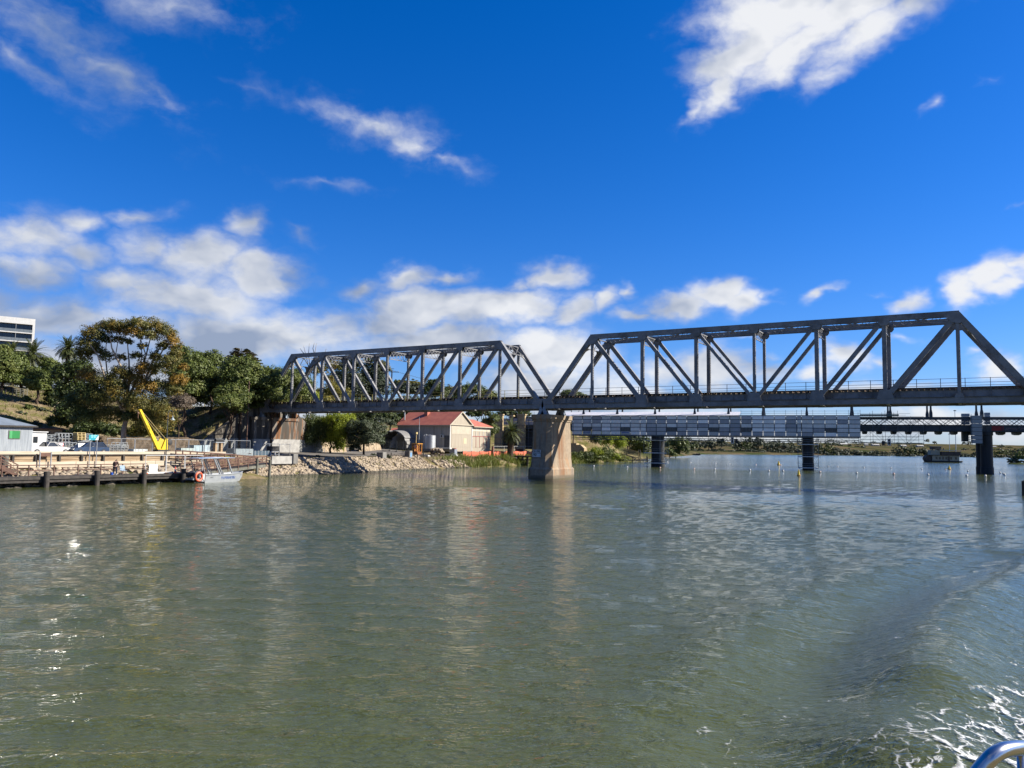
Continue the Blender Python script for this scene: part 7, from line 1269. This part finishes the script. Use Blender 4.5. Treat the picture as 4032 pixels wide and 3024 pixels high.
# ---------------------------------------------------------------- houses and ridge beyond
hm_ = [M('far_house_wall', (.44, .40, .35), (.36, .32, .28), .1), M('far_house_wall_warm', (.46, .36, .27), (.36, .28, .2), .1)]; hr_ = [M('far_roof_grey', (.30, .31, .32), (.24, .25, .26), .1), M('far_roof_tan', (.34, .26, .20), (.27, .2, .15), .1), M('far_roof_pale', (.46, .45, .43), (.36, .36, .35), .1)]
hl = [(2713, 1738, 7, 5, 2, 'white house above the willow'), (2770, 1748, 13, 4, 0, 'grey roofed house left in the far hamlet'), (2806, 1743, 9, 3, 0, 'pale roofed house behind the far hamlet'), (2822, 1752, 14, 4, 1, 'tan house in the middle of the far hamlet'), (2845, 1759, 18, 4, 1, 'long tan roofed house nearest the river in the far hamlet'), (2862, 1750, 8, 5, 0, 'grey house at the right end of the far hamlet'), (2790, 1760, 22, 5, 0, 'wide grey shed below the far hamlet'), (2967, 1763, 9, 4, 1, 'tan hut between dark far trees'), (3010, 1727, 12, 4, 2, 'pale roofed shed above the far trees'), (3325, 1737, 16, 3, 2, 'long white roof on the far rise right of midstream'), (3450, 1739, 15, 3, 2, 'white roof on the far rise under the open scaffold'), (3412, 1737, 8, 3, 0, 'small grey roof on the far rise'), (3560, 1741, 12, 4, 2, 'white sided shed on the far rise left of the houseboat'), (3625, 1734, 14, 3, 2, 'pale roof on the far rise above the houseboat'), (3915, 1759, 10, 3, 0, 'pale farm shed at far right')]
for x, y, w_, h_, ri, nm in hl:
    d = 1250 if y > 1742 and x < 3000 else 1700; u = d/FPX; B = ld(x, y+h_, d); zg = hz(B.x, B.y); zt_ = ld(x, y-h_, d).z; bz = min(zg, ld(x, y+h_, d).z); r = thing('far_house', nm, 'house', (B.x, B.y, bz), HEAD+R(12)); W2 = w_*u; hh = min(max(2.6, zt_-bz), 4.5)
    m = MB(); m.box(-W2, W2, 0, W2*.8, -3, hh*.6); m.build('wall', hm_[ri % 2], r); m = MB(); m.prism([(-W2*1.06, -W2*.06, hh*.6), (-W2*1.06, W2*.86, hh*.6), (-W2*1.06, W2*.4, hh)], (W2*2.12, 0, 0)); m.build('roof', hr_[ri], r)
    m = MB()
    for f in (-.6, -.1, .5): m.box(W2*f, W2*(f+.18), -.1, 0, hh*.15, hh*.42)
    m.build('window', glass_d, r)
# ---------------------------------------------------------------- houseboat, buoys, piles
d = 405; u = d/FPX; B = lz(3713, 1820, 0); hbz = HEAD+R(-6); hbt = thing('houseboat', 'dark three decked houseboat moored in midriver left of the right pier', 'boat', (B.x, B.y, 0), hbz); u = (B-CAM).dot(FWD)/FPX
hb_d = M('houseboat_dark_timber', (.10, .075, .06), (.06, .045, .04), 1); hb_w = M('houseboat_cream', (.42, .39, .30), (.33, .3, .23), .8)
m = MB(); loft(m, [[(-62*u, -2.4, -.4), (60*u, -2.4, -.4), (60*u, 2.4, -.4), (-62*u, 2.4, -.4)], [(-64*u, -2.6, .75), (66*u, -2.6, .75), (66*u, 2.6, .75), (-64*u, 2.6, .75)]]); m.build('hull', black_m, hbt)
m = MB(); m.box(-46*u, 54*u, -2.2, 2.2, .75, 26*u); m.build('lower_cabin', hb_w, hbt)
for x in (-34, -22, -10, 2, 20, 38): m = MB(); m.box((x)*u, (x+7)*u, -2.26, -2.2, 1.4, 21*u); w_ = m.build('window', glass_d, hbt); q = MB(); q.box((x+3.2)*u, (x+3.8)*u, -2.3, -2.26, 1.4, 21*u); q.build('frame', hb_d, w_)
m = MB(); m.box(11*u, 18*u, -2.27, -2.2, .8, 23*u); m.build('door', hb_d, hbt)
m = MB(); m.box(-62*u, 60*u, -2.7, 2.7, 26*u, 28*u); m.build('upper_deck', hb_d, hbt); m = MB(); m.box(-50*u, -16*u, -2.0, 2.0, 28*u, 47*u); m.build('upper_cabin', hb_w, hbt)
m = MB(); m.box(-14*u, 58*u, -2.6, -2.5, 28*u, 42*u); m.box(-14*u, 58*u, 2.5, 2.6, 28*u, 42*u); m.build('side_screen', hb_d, hbt)
m = MB(); m.prism([(-18*u, -2.9, 46*u), (62*u, -2.9, 44*u), (62*u, -2.9, 46*u), (-18*u, -2.9, 49*u)], (0, 5.8, 0)); m.build('awning', M('pale_awning', (.55, .55, .48), (.48, .48, .4), 1), hbt)
for x in (-12, 12, 36, 58): m = MB(); m.tube([(x*u, -2.6, 28*u), (x*u, -2.6, 46*u)], .06, 6); m.build('awning_post', hb_d, hbt)
m = MB(); m.box(-44*u, -10*u, -1.6, 1.6, 49*u, 60*u); m.build('wheelhouse', hb_d, hbt); m = MB(); m.box(-46*u, -6*u, -1.9, 1.9, 60*u, 62*u); m.build('wheelhouse_roof', hb_w, hbt); m = MB(); m.box(-36*u, -16*u, -1.66, -1.6, 51*u, 58*u); m.build('wheelhouse_window', glass_d, hbt)
m = MB(); m.lathe((-58*u, -1.8, 14*u), [(13*u, 0), (13*u, 3.6)], 16, (0, 1, 0)); m.build('paddle_wheel', hb_d, hbt); m = MB(); m.tube([(60*u, -2.4, .8), (60*u, -2.4, 14*u), (66*u, -2.4, 14*u), (66*u, -2.4, .8)], .05, 6); m.tube([(66*u, -2.4, 14*u), (66*u, 2.4, 14*u)], .05, 6); m.build('bow_rail', galv, hbt)
m = MB(); m.ball((4*u, .2, 54*u), .28); m.tube([(4*u, .2, 47*u), (4*u, .2, 52*u)], .3, 8); m.build('deck_vent', black_m, hbt)
buoy_w = M('white_buoy', (.74, .72, .68), (.62, .6, .56), 6, .5); buoy_p = M('pinkish_buoy', (.62, .36, .28), (.7, .6, .52), 3, .5)
bz = [(2338, 1836), (2537, 1816), (2470, 1840), (2599, 1843), (2628, 1819), (2720, 1822), (2733, 1847), (2815, 1849), (2818, 1825), (2873, 1828), (2953, 1852), (2977, 1830), (3027, 1855), (3083, 1855), (3076, 1833), (3229, 1860), (3262, 1838), (3298, 1838), (3373, 1864), (3402, 1842), (3509, 1844), (3519, 1868), (3630, 1848), (3654, 1871), (3723, 1851), (3806, 1875), (3811, 1856), (3880, 1876), (3938, 1863), (3951, 1867), (3956, 1871)]
bp_ = []
for mm in (buoy_w, buoy_p): r = thing('buoy_prototype', 'x', 'buoy'); m = MB(); m.ball((0, 0, .1), .24, 12, 8); m.build('float', mm, r, smooth=True); m = MB(); m.lathe((0, 0, .32), [(.05, 0), (.05, .08), (.02, .1)], 8); m.build('eye', black_m, r); bp_.append(r)
for i, (x, y) in enumerate(bz):
    p = lz(x, y, 0); pk = i in (3, 6, 11, 15, 21, 24); r = bp_[1 if pk else 0] if False else dup(bp_[1 if pk else 0], p); r.name = 'buoy'; r['label'] = 'round pinkish mooring buoy in the buoy lines before the road bridge' if pk else 'round white mooring buoy in the buoy lines before the road bridge'; r['group'] = 'pink line buoys' if pk else 'white line buoys'
    k = min(1.15, max(.85, 170/((p-CAM).dot(FWD)))) ; r.scale = (k, k, k)
for r in bp_:
    for c_ in list(r.children): bpy.data.objects.remove(c_)
    bpy.data.objects.remove(r)
for (x, y, hp, nm) in ((3145, 1873, 20, 'nearest yellow cone marker buoy in front of the midstream pier'), (3066, 1831, 13, 'small far yellow cone marker buoy left of the midstream pier'), (3738, 1848, 12, 'far yellow marker buoy below the houseboat')):
    p = lz(x, y, 0); u = (p-CAM).dot(FWD)/FPX; r = thing('marker_buoy', nm, 'buoy', p); m = MB(); m.lathe((0, 0, -.1), [(7.5*u, 0), (7.5*u, .25), (5*u, .3)], 14); m.build('float', M('float_ochre', (.42, .22, .03), (.35, .18, .03), 3) if 'float_ochre' not in bpy.data.materials else bpy.data.materials['float_ochre'], r); m = MB(); m.lathe((0, 0, .2), [(5*u, 0), (2.4*u, hp*.62*u), (1.6*u, hp*.9*u), (.3*u, hp*u)], 12); m.build('cone_top', yellow_p, r)
p = lz(4030, 1952, 0); u = (p-CAM).dot(FWD)/FPX; m = MB(); m.tube([(0, 0, -1.5), (0, 0, 56*u)], [.26, .24], 12); m.lathe((0, 0, 56*u), [(.24, 0), (.1, .1)], 12); o = tag(m.build('mooring_pile', timber_d), 'lone dark pile standing in the water at the right picture edge', 'pile'); o.location = (p.x+RGT.x*.12, p.y+RGT.y*.12, 0)
# moored dark barge at the bend
p = lz(2732, 1792, 0); u = (p-CAM).dot(FWD)/FPX; r = thing('barge', 'low dark barge moored at the bend of the river', 'boat', (p.x, p.y, 0), HEAD); m = MB(); loft(m, [[(-22*u, -2, -.3), (22*u, -2, -.3), (22*u, 2, -.3), (-22*u, 2, -.3)], [(-24*u, -2.3, 2.2*u*2), (25*u, -2.3, 2.2*u*2), (25*u, 2.3, 2.2*u*2), (-24*u, 2.3, 2.2*u*2)]]); m.build('hull', black_m, r); m = MB(); m.prism([(6*u, -1, 4.4*u), (22*u, -1, 4.4*u), (22*u, -1, 8*u), (16*u, -1, 5*u), (11*u, -1, 7*u)], (0, 2, 0)); m.build('deckhouse', hb_d, r)
# ---------------------------------------------------------------- boat wake foam and the handrail of the boat the photo is taken from
fx, fy = np.meshgrid(np.arange(-7, 9, .06), np.arange(-6, 18, .06)); F0 = lz(2170*4032/2212, 1560*4032/2212, 0); gx = F0.x+fx*RGT.x+fy*FWD.x; gy = F0.y+fx*RGT.y+fy*FWD.y
# foam lies right of a ragged line running along the wake
e0, e1 = lz(1955*4032/2212, 1659*4032/2212, 0), lz(2225*4032/2212, 1455*4032/2212, 0); ed = Vector((e1.x-e0.x, e1.y-e0.y)).normalized(); sd = (gx-e0.x)*ed.y-(gy-e0.y)*ed.x
nzf = fbm(gx*1.1, gy*1.1, 5); nz3 = fbm(gx*7, gy*7+20, 2); mask = sd > -3.0
iy, ix = np.nonzero(mask[:-1, :-1]); zz = .018+.03*np.clip(nzf-.4, 0, 1)+.02*nz3; wq = np.zeros_like(gx)
def wave_z(px_, py_):
    a_ = np.arctan2((px_-CAM.x)*RGT.x+(py_-CAM.y)*RGT.y, (px_-CAM.x)*FWD.x+(py_-CAM.y)*FWD.y); q_ = np.hypot(px_-CAM.x, py_-CAM.y); ri = np.clip(np.searchsorted(rad, q_)-1, 0, len(rad)-2); ai = np.clip(((a_-ang[0])/(ang[1]-ang[0])).astype(int), 0, len(ang)-2); return np.maximum.reduce([WZ[ri, ai], WZ[ri+1, ai], WZ[ri, ai+1], WZ[ri+1, ai+1]])
Zf = wave_z(gx, gy)+zz; W_ = gx.shape[1]; idx = np.stack([iy*W_+ix, iy*W_+ix+1, (iy+1)*W_+ix+1, (iy+1)*W_+ix], 1); uq, inv_ = np.unique(idx, return_inverse=True); FV = np.stack([gx.ravel()[uq], gy.ravel()[uq], Zf.ravel()[uq]], 1)
foam_m = bpy.data.materials.new('white_foam'); foam_m.use_nodes = True; t = foam_m.node_tree; b = t.nodes['Principled BSDF']; b.inputs['Roughness'].default_value = .6
g = nd(t, 'ShaderNodeNewGeometry').outputs['Position']; cvr = mth(t, 'ADD', vm(t, 'DOT_PRODUCT', g, (ed.y, -ed.x, 0)), -(e0.x*ed.y-e0.y*ed.x))   # metres inside the foam line
wrp = nd(t, 'ShaderNodeTexNoise'); t.links.new(g, wrp.inputs[0]); wrp.inputs['Scale'].default_value = 1.6; wrp.inputs['Detail'].default_value = 4
gw = vm(t, 'ADD', g, vm(t, 'MULTIPLY', vm(t, 'SUBTRACT', wrp.outputs['Color'], (.5, .5, .5)), (.9, .9, 0)))
gs = nd(t, 'ShaderNodeVectorRotate', rotation_type='Z_AXIS'); t.links.new(gw, gs.inputs[0]); gs.inputs['Angle'].default_value = -math.atan2(ed.y, ed.x)
vo = nd(t, 'ShaderNodeTexVoronoi', feature='DISTANCE_TO_EDGE'); t.links.new(vm(t, 'MULTIPLY', gs.outputs[0], (.8, 1.5, 0)), vo.inputs[0]); vo.inputs['Scale'].default_value = 1.5
vo2 = nd(t, 'ShaderNodeTexVoronoi', feature='DISTANCE_TO_EDGE'); t.links.new(gs.outputs[0], vo2.inputs[0]); vo2.inputs['Scale'].default_value = 6.
nb = noise(t, gs.outputs[0], 1.1, 5, .6); nf_ = noise(t, gs.outputs[0], 9., 3, .6)
cv = mth(t, 'ADD', mrange(t, cvr, -.8, 2.5, 0., 1., False), mth(t, 'MULTIPLY', mth(t, 'SUBTRACT', nb, .5), 1.5))
lace = mth(t, 'SUBTRACT', mth(t, 'MULTIPLY', cv, .26), mth(t, 'ADD', vo.outputs[0], mth(t, 'MULTIPLY', vo2.outputs[0], .25)))
patch = mth(t, 'SUBTRACT', mth(t, 'MULTIPLY', cv, .85), .50)
fl = mth(t, 'MULTIPLY', mrange(t, nf_, .60, .68), mrange(t, cv, .05, .5))
al = mth(t, 'MAXIMUM', mth(t, 'MAXIMUM', mrange(t, lace, -.02, .10), mth(t, 'MULTIPLY', mrange(t, mth(t, 'ADD', patch, mth(t, 'MULTIPLY', mth(t, 'SUBTRACT', nf_, .5), .9)), -.02, .25), .95)), mth(t, 'MULTIPLY', fl, .9))
b.inputs['Base Color'].default_value = (.44, .45, .45, 1); t.links.new(al, b.inputs['Alpha'])
fo = fastmesh('foam', FV, inv_.reshape(-1, 4), foam_m, smooth=True); fo['kind'] = 'stuff'
chrome = M('polished_steel', (.80, .79, .77), (.72, .72, .72), 6, .24, 1.0); rd = 1.75; hp_ = thing('boat_handrail', 'polished steel handrail bend of the viewing boat in the bottom right corner', 'handrail', ld(3950, 2990, rd))
def zp(x, y): return 3400+x/3.166, 2500+y/3.166
pts = [ld(*zp(x, y), rd+dd) for x, y, dd in ((1180, 2150, .0), (1330, 1850, .0), (1480, 1650, 0), (1600, 1520, 0), (1720, 1445, .01), (1850, 1415, .03), (2001, 1408, .06), (2300, 1420, .12), (2900, 1470, .25))]
sp_ = []
for i in range(len(pts)-1):
    p0, p1, p2, p3 = pts[max(i-1, 0)], pts[i], pts[i+1], pts[min(i+2, len(pts)-1)]
    for k in range(8): q = k/8; sp_.append(.5*((2*p1)+(-p0+p2)*q+(2*p0-5*p1+4*p2-p3)*q*q+(-p0+3*p1-3*p2+p3)*q**3))
sp_.append(pts[-1]); m = MB(); m.tube(sp_, .0165, 20); m.build('top_rail', chrome, hp_, True, smooth=True)
a = ld(*zp(1965, 1430), rd+.05); m = MB(); m.tube([a, a-Vector((0, 0, .9))], .0095, 12); m.build('stanchion', chrome, hp_, True, smooth=True)
